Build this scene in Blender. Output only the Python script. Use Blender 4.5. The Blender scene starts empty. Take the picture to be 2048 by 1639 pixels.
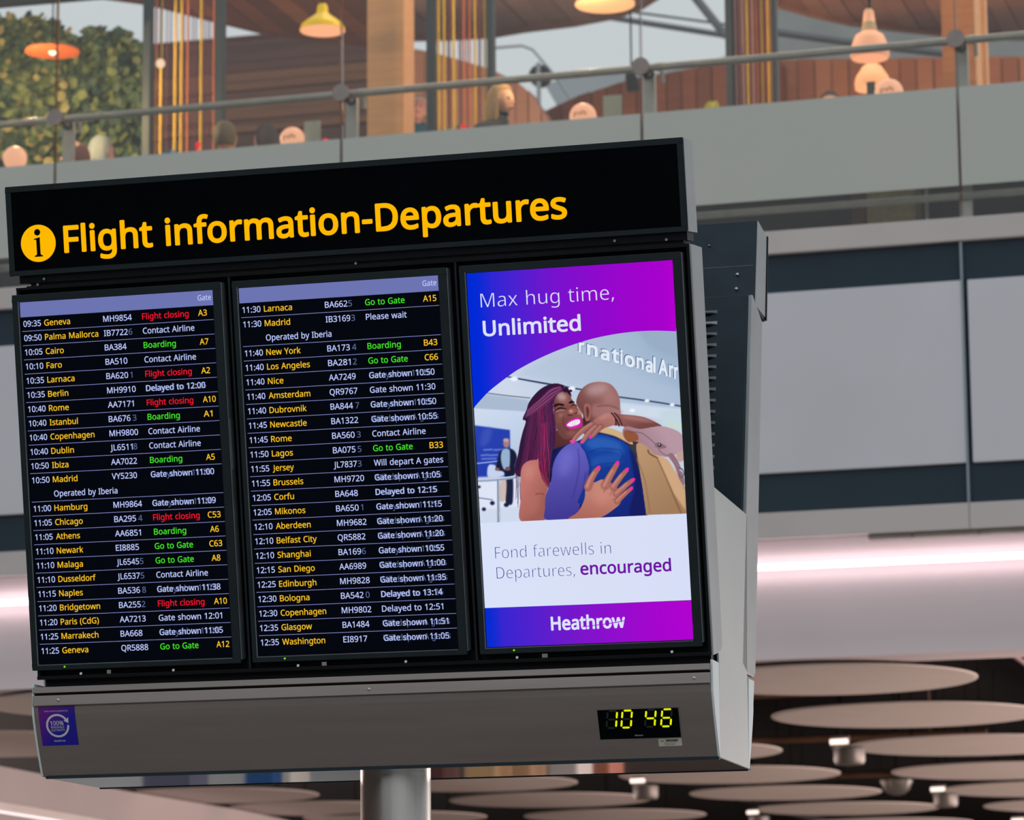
import bpy, bmesh, math, random
import numpy as np
from mathutils import Vector, Matrix

random.seed(7)
rng = np.random.default_rng(11)
SC = bpy.context.scene
COL = SC.collection
PI = math.pi

# ------------------------------------------------------------------ camera
F_PX = 7000.0
R_CAM = Matrix(((0.95972351, 0.28082485, -0.00825769),      # right
                (0.05814957, -0.16979945, 0.98376154),      # up
                (-0.27486254, 0.94461926, 0.17929036)))     # forward
CAM = Vector((0.0, 0.0, 1.6))
cam_d = bpy.data.cameras.new('camera')
cam_d.sensor_fit = 'HORIZONTAL'; cam_d.sensor_width = 36.0
cam_d.lens = 36.0 * F_PX / 2048.0
cam_d.clip_end = 500
cam_d.dof.use_dof = True
cam_d.dof.focus_distance = 9.35
cam_d.dof.aperture_fstop = 7.5
cam_o = bpy.data.objects.new('camera', cam_d)
rx, up, fw = R_CAM[0], R_CAM[1], R_CAM[2]
M = Matrix(((rx[0], up[0], -fw[0]), (rx[1], up[1], -fw[1]), (rx[2], up[2], -fw[2])))
cam_o.matrix_world = Matrix.Translation(CAM) @ M.to_4x4()
COL.objects.link(cam_o)
SC.camera = cam_o

def srgb(r, g, b):
    def f(c):
        c /= 255.0
        return c / 12.92 if c <= 0.04045 else ((c + 0.055) / 1.055) ** 2.4
    return (f(r), f(g), f(b), 1.0)

# ------------------------------------------------------------------ world, exposure, large lights
SC.view_settings.view_transform = 'Standard'
SC.view_settings.look = 'None'
SC.view_settings.gamma = 1.0
SC.view_settings.use_curve_mapping = False
SC.view_settings.exposure = 0.0
w = bpy.data.worlds.new('overcast'); SC.world = w; w.use_nodes = True
bg = w.node_tree.nodes['Background']
bg.inputs[0].default_value = srgb(182, 187, 190)
bg.inputs[1].default_value = 1.34

def area(name, loc, rot, sx, sy, power, col):
    d = bpy.data.lights.new(name, 'AREA'); d.shape = 'RECTANGLE'; d.size = sx; d.size_y = sy
    d.energy = power; d.color = col
    o = bpy.data.objects.new(name, d); o.location = loc; o.rotation_euler = rot; COL.objects.link(o); return o
def point(name, loc, power, col, rad=0.05):
    d = bpy.data.lights.new(name, 'POINT'); d.energy = power; d.color = col; d.shadow_soft_size = rad
    o = bpy.data.objects.new(name, d); o.location = loc; COL.objects.link(o); return o
# unseen warm fills, added to brighten the disc undersides and the restaurant interior
area('disc_fill_light', (4.5, 32.0, 1.3), (0, math.radians(128), 0), 3.0, 22, 2700, (1.0, 0.80, 0.72))
area('disc_fill_light', (-23.0, 34.0, 1.3), (0, math.radians(-128), 0), 3.0, 22, 2500, (1.0, 0.80, 0.72))
area('restaurant_upfill', (-6.5, 27.6, 7.1), (PI, 0, 0), 12, 5, 420, (1.0, 0.66, 0.44))
area('restaurant_downfill', (-4.6, 24.6, 11.0), (0, 0, 0), 8, 0.6, 120, (1.0, 0.74, 0.52))

# ------------------------------------------------------------------ helpers
def ray(x, y):
    return rx * ((x - 1024) / F_PX) - up * ((y - 819.5) / F_PX) + fw
def atY(x, y, Y):
    d = ray(x, y); return CAM + d * (Y / d.y)
def atZ(x, y, z):
    d = ray(x, y); return CAM + d * ((z - 1.6) / d.z)

def mat(name, col, rough=0.5, metal=0.0, var=0.06, scale=6.0, bump=0.0, bscale=60.0, stretch=None, emit=None, estr=1.0, col2=None, spec=0.5):
    m = bpy.data.materials.new(name); m.use_nodes = True
    nt = m.node_tree; b = nt.nodes['Principled BSDF']
    b.inputs['Roughness'].default_value = rough; b.inputs['Metallic'].default_value = metal
    b.inputs['Specular IOR Level'].default_value = spec
    tc = nt.nodes.new('ShaderNodeTexCoord'); mp = nt.nodes.new('ShaderNodeMapping')
    nt.links.new(tc.outputs['Object'], mp.inputs[0])
    if stretch: mp.inputs['Scale'].default_value = stretch
    n = nt.nodes.new('ShaderNodeTexNoise'); n.inputs['Scale'].default_value = scale; n.inputs['Detail'].default_value = 4
    nt.links.new(mp.outputs[0], n.inputs['Vector'])
    cr = nt.nodes.new('ShaderNodeValToRGB')
    c = col
    c2 = col2 or tuple(min(1, v * (1 + 2 * var)) for v in c[:3]) + (1,)
    c1 = c if col2 else tuple(v * (1 - 2 * var) for v in c[:3]) + (1,)
    cr.color_ramp.elements[0].position = 0.3; cr.color_ramp.elements[0].color = c1
    cr.color_ramp.elements[1].position = 0.7; cr.color_ramp.elements[1].color = c2
    nt.links.new(n.outputs['Fac'], cr.inputs[0]); nt.links.new(cr.outputs[0], b.inputs['Base Color'])
    if bump:
        n2 = nt.nodes.new('ShaderNodeTexNoise'); n2.inputs['Scale'].default_value = bscale
        bp = nt.nodes.new('ShaderNodeBump'); bp.inputs['Strength'].default_value = bump; bp.inputs['Distance'].default_value = 0.01
        nt.links.new(mp.outputs[0], n2.inputs['Vector']); nt.links.new(n2.outputs['Fac'], bp.inputs['Height'])
        nt.links.new(bp.outputs[0], b.inputs['Normal'])
    if emit:
        b.inputs['Emission Color'].default_value = emit; b.inputs['Emission Strength'].default_value = estr
    return m

def emat(name, col, strength=1.0):
    m = bpy.data.materials.new(name); m.use_nodes = True
    nt = m.node_tree; nt.nodes.clear()
    e = nt.nodes.new('ShaderNodeEmission'); e.inputs[0].default_value = col; e.inputs[1].default_value = strength
    o = nt.nodes.new('ShaderNodeOutputMaterial'); nt.links.new(e.outputs[0], o.inputs[0])
    return m

def gmat(name, stops, horizontal=True, attr_axis=0, strength=1.0):
    """screen print with a colour gradient along the object's own generated axis"""
    m = bpy.data.materials.new(name); m.use_nodes = True
    nt = m.node_tree; nt.nodes.clear()
    tc = nt.nodes.new('ShaderNodeTexCoord'); sp = nt.nodes.new('ShaderNodeSeparateXYZ')
    nt.links.new(tc.outputs['Generated'], sp.inputs[0])
    cr = nt.nodes.new('ShaderNodeValToRGB'); cr.color_ramp.interpolation = 'B_SPLINE'
    els = cr.color_ramp.elements
    while len(els) < len(stops): els.new(0.5)
    for e, (p, c) in zip(els, stops): e.position = p; e.color = c
    nt.links.new(sp.outputs[attr_axis], cr.inputs[0])
    e = nt.nodes.new('ShaderNodeEmission'); e.inputs[1].default_value = strength
    nt.links.new(cr.outputs[0], e.inputs[0])
    o = nt.nodes.new('ShaderNodeOutputMaterial'); nt.links.new(e.outputs[0], o.inputs[0])
    return m

class MB:
    """collects geometry and links it as ONE mesh object"""
    def __init__(s): s.v = []; s.f = []
    def add(s, vs, fs):
        o = len(s.v); s.v += [tuple(v) for v in vs]; s.f += [tuple(o + i for i in f) for f in fs]; return s
    def box(s, x0, x1, y0, y1, z0, z1):
        return s.add([(x, y, z) for x in (x0, x1) for y in (y0, y1) for z in (z0, z1)],
                     [(0, 1, 3, 2), (4, 6, 7, 5), (0, 4, 5, 1), (2, 3, 7, 6), (0, 2, 6, 4), (1, 5, 7, 3)])
    def hexa(s, P):   # 8 points: bottom 4 (loop), top 4 (loop)
        return s.add(P, [(3, 2, 1, 0), (4, 5, 6, 7), (0, 1, 5, 4), (1, 2, 6, 5), (2, 3, 7, 6), (3, 0, 4, 7)])
    def prism(s, pts, x0, x1):     # profile of (y, z) pushed along x
        n = len(pts)
        vs = [(x0, y, z) for y, z in pts] + [(x1, y, z) for y, z in pts]
        return s.add(vs, [tuple(range(n))[::-1], tuple(range(n, 2 * n))] + [(i, (i + 1) % n, n + (i + 1) % n, n + i) for i in range(n)])
    def extr(s, pts, d):           # closed loop of 3D points pushed along vector d
        n = len(pts); d = Vector(d)
        vs = [Vector(p) for p in pts] + [Vector(p) + d for p in pts]
        return s.add(vs, [tuple(range(n))[::-1], tuple(range(n, 2 * n))] + [(i, (i + 1) % n, n + (i + 1) % n, n + i) for i in range(n)])
    def tube(s, pts, r, n=12, cap=True):
        pts = [Vector(p) for p in pts]; rs = r if isinstance(r, (list, tuple)) else [r] * len(pts)
        o = len(s.v); k = len(pts)
        t0 = (pts[1] - pts[0]).normalized()
        a = t0.cross(Vector((0, 0, 1)) if abs(t0.z) < .9 else Vector((1, 0, 0))).normalized()
        vs = []
        for i, p in enumerate(pts):
            t = (pts[min(i + 1, k - 1)] - pts[max(i - 1, 0)]).normalized()
            a = (a - t * a.dot(t)).normalized(); b = t.cross(a)
            for j in range(n):
                th = 2 * PI * j / n; vs.append(p + (a * math.cos(th) + b * math.sin(th)) * rs[i])
        fs = [(i * n + j, i * n + (j + 1) % n, (i + 1) * n + (j + 1) % n, (i + 1) * n + j) for i in range(k - 1) for j in range(n)]
        if cap: fs += [tuple(range(n))[::-1], tuple(range((k - 1) * n, k * n))]
        return s.add(vs, fs)
    def lathe(s, prof, c, n=32):   # (r, z) profile turned about the vertical through c
        k = len(prof); vs = []
        for r, z in prof:
            for j in range(n):
                th = 2 * PI * j / n; vs.append((c[0] + r * math.cos(th), c[1] + r * math.sin(th), c[2] + z))
        fs = [(i * n + j, i * n + (j + 1) % n, (i + 1) * n + (j + 1) % n, (i + 1) * n + j) for i in range(k - 1) for j in range(n)]
        if prof[0][0] > 1e-5: fs.append(tuple(range(n))[::-1])
        if prof[-1][0] > 1e-5: fs.append(tuple(range((k - 1) * n, k * n)))
        return s.add(vs, fs)
    def build(s, name, m, parent=None, smooth=False, bevel=0.0, loc=None):
        me = bpy.data.meshes.new(name)
        me.from_pydata(s.v, [], s.f); me.materials.append(m)
        bm = bmesh.new(); bm.from_mesh(me)
        bmesh.ops.remove_doubles(bm, verts=bm.verts, dist=1e-6)
        bmesh.ops.recalc_face_normals(bm, faces=bm.faces)
        if bevel:
            ed = [e for e in bm.edges if len(e.link_faces) == 2 and e.calc_face_angle(0) > 0.5]
            bmesh.ops.bevel(bm, geom=ed, offset=bevel, segments=2, profile=0.5, affect='EDGES')
        bm.to_mesh(me); bm.free()
        if smooth:
            me.shade_smooth()
            me.set_sharp_from_angle(angle=math.radians(smooth if smooth is not True else 40))
        o = bpy.data.objects.new(name, me); COL.objects.link(o)
        if parent: o.parent = parent
        if loc is not None: o.location = loc
        return o

def thing(name, label, cat, loc=(0, 0, 0), rz=0.0, group=None):
    o = bpy.data.objects.new(name, None); COL.objects.link(o); o.empty_display_size = 0.1
    o.location = loc; o.rotation_euler = (0, 0, rz); o['label'] = label; o['category'] = cat
    if group: o['group'] = group
    return o
def tag(o, label, cat, group=None, kind=None):
    o['label'] = label; o['category'] = cat
    if group: o['group'] = group
    if kind: o['kind'] = kind
    return o
def struct(o, label=None, cat=None):
    o['kind'] = 'structure'
    if label: o['label'] = label
    if cat: o['category'] = cat
    return o
def sempty(name, label, cat):
    o = bpy.data.objects.new(name, None); COL.objects.link(o); return struct(o, label, cat)

# ------------------------------------------------------------------ lettering (outlines of a humanist sans, 1000 units)
# per letter: advance, then one closed outline after another as left handle, point, right handle
GLYPH_ORDER = 'ABCDEFGHIJKLMNOPQRSTUVWXYZabcdefghijklmnopqrstuvwxyz0123456789:,-()%.'
GLYPH_DATA = [
[429, [20,0,0,0,62,161,125,321,187,482,206,482,224,482,242,482,304,321,366,161,428,0,408,0,387,0,366,0,347,49,328,99,308,148,245,148,182,148,118,148,99,99,80,49,61,0,41,0], [156,251,138,202,189,202,240,202,290,202,272,251,254,299,236,347,235,351,233,357,230,367,227,376,224,386,221,396,218,406,215,414,214,419,210,405,207,392,203,378,199,365,195,355,193,347,175,299]],
[437, [121,0,65,0,65,160,65,320,65,480,111,480,156,480,202,480,262,480,307,471,338,453,369,435,384,405,384,361,384,332,376,309,361,290,345,272,322,260,293,255,293,253,293,252,293,251,313,248,331,242,348,234,364,225,377,213,386,197,396,182,400,161,400,136,400,93,385,59,356,36,326,12,285,0,234,0,178,0], [126,326,126,275,155,275,185,275,214,275,255,275,284,282,299,295,314,308,322,328,322,354,322,380,312,399,294,411,275,422,246,428,205,428,178,428,152,428,126,428,126,377], [126,109,126,51,158,51,190,51,222,51,265,51,294,59,311,76,328,92,336,114,336,141,336,166,327,186,310,202,293,217,262,225,218,225,187,225,156,225,126,225,126,167]],
[424, [288,-7,261,-7,212,-7,172,3,139,24,106,44,82,72,65,109,49,147,41,190,41,240,41,289,50,331,67,368,85,405,111,434,146,455,180,476,222,486,271,486,322,486,366,477,404,458,396,441,388,424,379,407,365,414,348,420,330,425,312,430,292,433,271,433,219,433,179,416,149,381,120,347,105,300,105,240,105,180,119,133,146,98,174,64,215,46,270,46,291,46,311,48,330,52,349,55,367,60,385,65,385,48,385,30,385,13,367,6,348,1,329,-2,310,-5]],
[490, [110,0,65,0,65,160,65,320,65,480,114,480,164,480,213,480,261,480,303,471,338,453,374,435,401,408,420,374,440,339,449,296,449,244,449,163,427,102,383,61,339,20,278,0,199,0,154,0], [126,177,126,52,147,52,169,52,191,52,321,52,385,115,385,242,385,306,370,353,338,383,307,413,262,428,204,428,178,428,152,428,126,428,126,302]],
[373, [154,0,65,0,65,160,65,320,65,480,154,480,244,480,333,480,333,462,333,444,333,426,264,426,195,426,126,426,126,377,126,327,126,277,191,277,256,277,321,277,321,259,321,242,321,224,256,224,191,224,126,224,126,167,126,110,126,53,195,53,264,53,333,53,333,35,333,18,333,0,244,0]],
[349, [85,0,65,0,65,160,65,320,65,480,154,480,244,480,333,480,333,462,333,444,333,426,264,426,195,426,126,426,126,370,126,313,126,257,191,257,255,257,320,257,320,239,320,221,320,203,255,203,191,203,126,203,126,136,126,68,126,0,105,0]],
[489, [304,-7,271,-7,221,-7,179,3,145,23,111,43,85,72,67,108,50,145,41,189,41,240,41,290,51,333,71,370,90,407,119,435,155,456,192,476,237,486,289,486,316,486,342,484,366,479,390,474,412,467,433,458,425,441,417,423,410,406,393,413,374,420,352,425,331,430,309,433,286,433,229,433,184,416,152,381,120,347,104,300,104,240,104,202,110,168,123,139,135,109,154,87,181,70,207,54,242,46,285,46,306,46,324,47,338,49,353,51,367,54,379,57,379,105,379,152,379,199,344,199,308,199,273,199,273,217,273,235,273,253,329,253,384,253,439,253,439,175,439,96,439,18,413,10,387,3,361,-1,334,-5]],
[498, [85,0,65,0,65,160,65,320,65,480,85,480,105,480,126,480,126,412,126,344,126,277,208,277,289,277,371,277,371,344,371,412,371,480,392,480,412,480,432,480,432,320,432,160,432,0,412,0,392,0,371,0,371,75,371,149,371,224,289,224,208,224,126,224,126,149,126,75,126,0,105,0]],
[228, [85,0,27,0,27,12,27,23,27,35,46,39,64,43,83,48,83,176,83,303,83,431,64,436,46,440,27,445,27,456,27,468,27,480,85,480,142,480,200,480,200,468,200,456,200,445,181,440,163,436,144,431,144,303,144,176,144,48,163,43,181,39,200,35,200,23,200,12,200,0,142,0]],
[183, [35,-128,-3,-128,-13,-128,-23,-127,-31,-125,-39,-124,-46,-122,-52,-119,-52,-102,-52,-85,-52,-68,-45,-70,-38,-71,-30,-73,-21,-74,-13,-75,-4,-75,7,-75,18,-72,28,-68,38,-63,46,-56,52,-44,59,-33,62,-17,62,3,62,162,62,321,62,480,82,480,102,480,122,480,122,322,122,165,122,7,122,-39,111,-73,88,-95,65,-117]],
[416, [85,0,65,0,65,160,65,320,65,480,85,480,105,480,126,480,126,401,126,322,126,243,139,258,153,274,167,289,181,304,194,319,208,334,251,383,295,431,338,480,361,480,385,480,408,480,345,410,282,340,218,271,284,180,350,90,416,0,392,0,368,0,345,0,288,76,231,153,175,229,158,215,142,200,126,186,126,124,126,62,126,0,105,0]],
[352, [155,0,65,0,65,160,65,320,65,480,85,480,105,480,126,480,126,338,126,196,126,54,195,54,265,54,335,54,335,36,335,18,335,0,245,0]],
[609, [84,0,65,0,65,160,65,320,65,480,95,480,125,480,154,480,204,349,253,218,302,87,303,87,304,87,305,87,355,218,405,349,455,480,485,480,514,480,544,480,544,320,544,160,544,0,524,0,504,0,484,0,484,98,484,197,484,295,484,318,485,341,486,364,487,387,488,405,489,420,488,420,487,420,486,420,433,280,380,140,326,0,310,0,293,0,277,0,224,140,171,280,119,420,118,420,117,420,116,420,118,407,119,388,120,364,120,341,121,316,121,291,121,194,121,97,121,0,102,0]],
[510, [84,0,65,0,65,160,65,320,65,480,88,480,112,480,135,480,220,347,306,215,391,83,392,83,393,83,394,83,393,90,393,101,392,115,391,129,391,145,390,162,389,179,389,195,389,209,389,299,389,389,389,480,408,480,426,480,445,480,445,320,445,160,445,0,422,0,398,0,375,0,289,133,204,266,118,398,117,398,116,398,116,398,117,383,118,363,119,340,120,317,121,293,121,268,121,179,121,89,121,0,102,0]],
[525, [311,-7,263,-7,213,-7,172,4,139,24,106,45,81,74,65,111,49,148,41,191,41,241,41,290,49,333,65,370,81,407,106,435,139,456,172,477,213,487,263,487,311,487,351,477,384,456,417,436,442,407,458,370,475,333,484,290,484,240,484,191,475,147,458,110,442,74,417,45,384,24,351,4], [208,46,263,46,317,46,357,63,382,98,407,132,420,180,420,240,420,301,407,348,382,382,357,417,317,434,263,434,209,434,169,417,143,382,118,348,105,301,105,240,105,180,118,132,143,98,169,63]],
[406, [85,0,65,0,65,160,65,320,65,480,107,480,150,480,192,480,255,480,300,467,329,443,358,418,372,383,372,338,372,312,366,287,354,264,342,241,322,223,294,208,267,194,229,187,181,187,162,187,144,187,126,187,126,124,126,62,126,0,105,0], [126,302,126,238,142,238,158,238,174,238,220,238,254,246,276,261,298,275,310,300,310,336,310,367,300,390,280,405,260,420,229,428,187,428,166,428,146,428,126,428,126,365]],
[525, [401,-114,372,-114,341,-78,310,-42,279,-6,275,-6,272,-7,270,-7,268,-7,265,-7,263,-7,213,-7,172,4,139,24,106,45,81,74,65,111,49,148,41,191,41,241,41,290,49,333,65,370,81,407,106,435,139,456,172,477,213,487,263,487,311,487,351,477,384,456,417,436,442,407,458,370,475,333,484,290,484,240,484,182,472,132,448,91,425,49,390,21,344,5,382,-34,420,-74,459,-114,430,-114], [208,46,263,46,317,46,357,63,382,98,407,132,420,180,420,240,420,301,407,348,382,382,357,417,317,434,263,434,209,434,169,417,143,382,118,348,105,301,105,240,105,180,118,132,143,98,169,63]],
[418, [85,0,65,0,65,160,65,320,65,480,109,480,153,480,197,480,257,480,301,468,329,446,358,423,372,389,372,343,372,318,367,296,358,279,349,262,337,249,322,239,307,229,292,221,276,215,320,143,364,72,408,0,384,0,361,0,337,0,298,66,260,132,221,198,189,198,157,198,126,198,126,132,126,66,126,0,105,0], [126,308,126,249,150,249,173,249,197,249,236,249,265,257,283,272,301,288,310,310,310,340,310,372,300,394,281,407,263,421,233,427,194,427,171,427,148,427,126,427,126,368]],
[369, [218,-7,166,-7,139,-7,114,-5,91,-1,69,3,49,9,34,16,34,35,34,55,34,74,50,67,70,60,94,54,118,49,143,46,169,46,204,46,231,53,249,66,268,80,277,99,277,123,277,139,273,152,267,163,260,173,248,183,232,192,216,202,193,211,164,222,123,236,92,255,72,276,51,298,40,327,40,364,40,390,47,411,60,429,73,448,91,462,114,471,137,481,163,486,193,486,220,486,244,484,266,479,288,474,308,467,326,459,319,442,313,425,307,408,290,415,272,421,253,426,233,431,213,433,192,433,162,433,139,427,124,414,109,401,101,384,101,363,101,347,105,334,111,323,118,312,129,303,144,294,160,286,180,276,206,267,234,256,258,245,278,233,297,222,312,207,322,191,332,174,337,153,337,128,337,86,322,53,291,29,260,5]],
[373, [177,0,156,0,156,142,156,284,156,426,107,426,57,426,7,426,7,444,7,462,7,480,126,480,246,480,366,480,366,462,366,444,366,426,316,426,267,426,217,426,217,284,217,142,217,0,197,0]],
[491, [286,-7,243,-7,184,-7,138,10,107,42,76,74,60,117,60,171,60,274,60,377,60,480,81,480,101,480,121,480,121,376,121,272,121,169,121,130,131,99,152,78,173,56,204,46,246,46,290,46,321,57,341,80,360,103,370,133,370,169,370,273,370,376,370,480,390,480,410,480,430,480,430,376,430,273,430,169,430,136,423,106,410,80,396,53,376,32,348,16,321,1]],
[403, [191,0,171,0,114,160,57,320,0,480,21,480,42,480,63,480,99,377,135,274,171,172,178,152,184,134,189,117,194,99,198,83,201,67,205,83,209,99,214,117,218,134,225,153,232,173,268,275,303,377,339,480,360,480,382,480,403,480,346,320,289,160,232,0,212,0]],
[625, [155,0,135,0,93,160,50,320,8,480,29,480,50,480,71,480,96,382,121,284,146,187,151,166,156,146,160,127,163,108,166,90,169,73,171,90,174,109,179,130,183,150,188,170,194,190,222,287,251,383,279,480,300,480,320,480,341,480,370,382,400,285,429,188,435,167,441,147,445,127,450,106,453,88,455,73,458,89,461,107,465,127,469,146,473,166,479,187,503,285,528,382,553,480,574,480,595,480,616,480,573,320,531,160,488,0,468,0,448,0,427,0,396,105,365,210,334,314,330,327,327,340,323,353,319,366,317,378,314,388,312,398,310,405,310,409,309,403,307,391,303,372,298,353,293,333,287,312,257,208,226,104,196,0,176,0]],
[394, [24,0,3,0,56,83,109,167,162,250,112,326,62,403,13,480,35,480,58,480,80,480,119,417,158,354,197,291,237,354,276,417,316,480,337,480,358,480,379,480,330,403,281,327,231,251,284,167,338,84,391,0,368,0,345,0,322,0,280,69,238,139,195,208,152,139,109,69,66,0,45,0]],
[380, [180,0,160,0,160,61,160,122,160,183,107,282,53,381,0,480,22,480,44,480,66,480,107,401,149,322,190,244,232,322,273,401,315,480,337,480,358,480,380,480,327,382,274,284,220,186,220,124,220,62,220,0,200,0]],
[384, [136,0,26,0,26,15,26,30,26,46,110,172,194,299,278,426,197,426,115,426,34,426,34,444,34,462,34,480,139,480,245,480,351,480,351,464,351,449,351,434,267,307,183,180,99,54,185,54,272,54,358,54,358,36,358,18,358,0,247,0]],
[377, [175,-7,144,-7,112,-7,85,2,63,19,42,36,31,63,31,100,31,136,45,164,73,183,101,202,145,213,203,215,224,216,244,216,265,217,265,224,265,231,265,238,265,268,258,289,245,301,232,313,214,318,190,318,171,318,153,316,136,310,119,304,103,298,89,291,83,306,77,320,71,335,86,344,105,351,126,357,148,363,170,366,193,366,237,366,270,356,291,337,312,318,322,287,322,245,322,163,322,82,322,0,308,0,294,0,279,0,276,17,272,34,268,51,267,51,266,51,265,51,250,31,233,17,216,7,199,-2], [139,41,158,41,188,41,214,49,234,66,254,83,264,109,264,144,264,154,264,165,264,176,246,175,229,175,211,174,166,172,135,165,118,152,101,140,92,122,92,99,92,79,98,64,110,55,123,46]],
[413, [272,-7,228,-7,199,-7,176,-2,158,9,141,19,126,31,116,46,115,46,113,46,111,46,107,30,103,15,99,0,85,0,71,0,57,0,57,170,57,340,57,510,77,510,96,510,116,510,116,469,116,428,116,386,116,371,116,357,115,344,115,330,114,320,113,312,114,312,115,312,116,312,126,328,141,340,158,351,176,361,199,366,228,366,272,366,308,350,335,319,363,288,376,242,376,180,376,118,362,72,335,40,308,9], [180,42,219,42,251,42,275,54,291,78,307,102,315,136,315,181,315,272,283,317,218,317,180,317,153,306,138,284,124,262,116,228,116,182,116,181,116,180,116,179,116,135,123,101,138,78,153,54]],
[322, [222,-7,201,-7,170,-7,141,0,117,13,92,26,72,46,58,73,44,101,37,135,37,178,37,222,44,258,59,286,74,314,94,334,119,347,145,360,173,367,206,367,224,367,242,365,259,361,276,357,289,353,300,347,294,331,288,315,282,298,271,302,259,306,244,310,230,313,217,315,204,315,133,315,98,270,98,179,98,135,107,102,124,79,141,56,167,44,201,44,221,44,238,46,253,50,268,54,282,59,294,65,294,48,294,30,294,13,282,6,269,2,254,-2,240,-5]],
[413, [213,-7,185,-7,140,-7,104,9,77,40,50,71,37,118,37,179,37,241,50,288,78,319,105,351,141,367,185,367,213,367,236,362,254,351,271,341,286,328,297,314,298,314,300,314,301,314,300,319,300,328,299,339,297,351,297,360,297,367,297,415,297,463,297,510,317,510,336,510,356,510,356,340,356,170,356,0,340,0,324,0,308,0,305,16,302,32,300,48,299,48,298,48,297,48,286,33,272,20,254,9,236,-1], [162,42,194,42,232,42,259,53,274,74,290,94,298,126,298,168,298,171,298,175,298,179,298,223,290,258,275,282,261,306,233,318,193,318,162,318,138,305,122,280,106,254,98,221,98,178,98,135,106,102,122,78,138,54]],
[379, [235,-7,210,-7,176,-7,146,0,120,14,94,28,73,49,59,76,44,104,37,137,37,177,37,217,44,251,57,279,70,307,89,329,112,344,136,359,164,367,196,367,227,367,254,360,276,347,298,333,315,314,327,290,339,265,345,237,345,204,345,192,345,180,345,169,262,169,180,169,98,169,99,128,109,97,129,76,149,54,177,44,213,44,236,44,256,46,274,50,291,54,310,60,328,69,328,51,328,34,328,17,310,9,292,3,274,-1,256,-5], [103,248,99,216,161,216,222,216,283,216,283,246,276,271,262,290,247,309,225,318,195,318,167,318,145,309,129,291,112,273]],
[231, [93,0,73,0,73,105,73,210,73,314,52,314,31,314,10,314,10,323,10,333,10,342,31,349,52,355,73,362,73,369,73,376,73,383,73,429,84,463,104,483,125,504,153,514,190,514,204,514,217,513,229,510,241,508,251,505,260,502,255,486,250,471,244,455,237,458,229,460,220,462,210,464,201,465,191,465,171,465,156,459,147,446,137,432,132,412,132,383,132,376,132,368,132,360,163,360,193,360,223,360,223,345,223,330,223,314,193,314,163,314,132,314,132,210,132,105,132,0,113,0]],
[413, [250,-161,195,-161,142,-161,99,-154,65,-138,65,-120,65,-102,65,-84,101,-103,145,-112,198,-112,229,-112,253,-103,271,-85,289,-67,298,-42,298,-11,298,-6,298,-1,298,3,298,9,298,16,298,27,299,37,299,44,300,48,299,48,298,48,297,48,273,11,236,-7,185,-7,139,-7,102,10,76,42,50,75,37,121,37,179,37,237,50,282,76,316,102,350,139,367,185,367,208,367,230,362,249,353,268,344,284,331,298,312,299,312,300,312,301,312,304,328,306,344,309,360,325,360,340,360,356,360,356,238,356,116,356,-6,356,-58,343,-96,317,-122,290,-148], [163,42,194,42,230,42,257,51,273,71,290,90,298,122,298,165,298,170,298,175,298,179,298,229,290,264,273,285,256,306,229,317,193,317,163,317,139,305,123,281,106,257,98,223,98,179,98,134,106,100,123,77,139,53]],
[415, [77,0,57,0,57,170,57,340,57,510,77,510,96,510,116,510,116,460,116,411,116,361,116,343,115,326,113,310,114,310,116,310,117,310,128,329,144,343,164,352,184,361,206,366,229,366,273,366,306,356,328,335,350,314,361,281,361,234,361,156,361,78,361,0,341,0,322,0,302,0,302,77,302,154,302,230,302,288,275,317,222,317,181,317,154,306,139,283,124,260,116,228,116,186,116,124,116,62,116,0,96,0]],
[173, [96,420,87,420,77,420,69,423,62,429,56,435,52,445,52,457,52,470,56,480,62,486,69,492,77,495,87,495,96,495,104,492,111,486,118,480,122,470,122,457,122,445,118,435,111,429,104,423], [77,0,57,0,57,120,57,240,57,360,77,360,96,360,116,360,116,240,116,120,116,0,96,0]],
[173, [96,420,87,420,77,420,69,423,62,429,56,435,52,445,52,457,52,470,56,480,62,486,69,492,77,495,87,495,96,495,104,492,111,486,118,480,122,470,122,457,122,445,118,435,111,429,104,423], [50,-161,15,-161,4,-161,-6,-160,-15,-159,-23,-157,-31,-155,-37,-153,-37,-137,-37,-121,-37,-105,-30,-107,-23,-109,-16,-110,-9,-111,-1,-112,7,-112,22,-112,34,-108,43,-100,52,-93,57,-78,57,-56,57,83,57,221,57,360,77,360,96,360,116,360,116,222,116,84,116,-54,116,-87,108,-114,92,-133,76,-152]],
[359, [77,0,57,0,57,170,57,340,57,510,77,510,96,510,116,510,116,422,116,333,116,244,116,237,115,227,115,216,114,204,114,194,113,185,114,185,115,185,116,185,118,189,122,194,128,201,133,208,138,214,144,221,150,228,154,234,158,238,197,279,235,319,273,360,296,360,319,360,343,360,294,309,245,257,197,206,249,137,301,69,353,0,329,0,305,0,281,0,240,56,198,112,156,168,143,156,129,144,116,132,116,88,116,44,116,0,96,0]],
[173, [77,0,57,0,57,170,57,340,57,510,77,510,96,510,116,510,116,340,116,170,116,0,96,0]],
[628, [77,0,57,0,57,120,57,240,57,360,73,360,89,360,105,360,108,344,111,327,113,311,115,311,116,311,117,311,128,330,143,344,162,353,181,362,201,367,223,367,279,367,316,347,333,306,334,306,335,306,336,306,349,327,365,342,386,352,407,362,429,367,452,367,493,367,523,356,543,335,563,315,574,281,574,234,574,156,574,78,574,0,554,0,535,0,515,0,515,77,515,154,515,232,515,289,491,317,442,317,407,317,382,307,367,287,352,267,345,237,345,199,345,133,345,66,345,0,325,0,306,0,286,0,286,77,286,154,286,232,286,289,261,317,212,317,176,317,151,306,137,283,123,261,116,229,116,187,116,124,116,62,116,0,96,0]],
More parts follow.
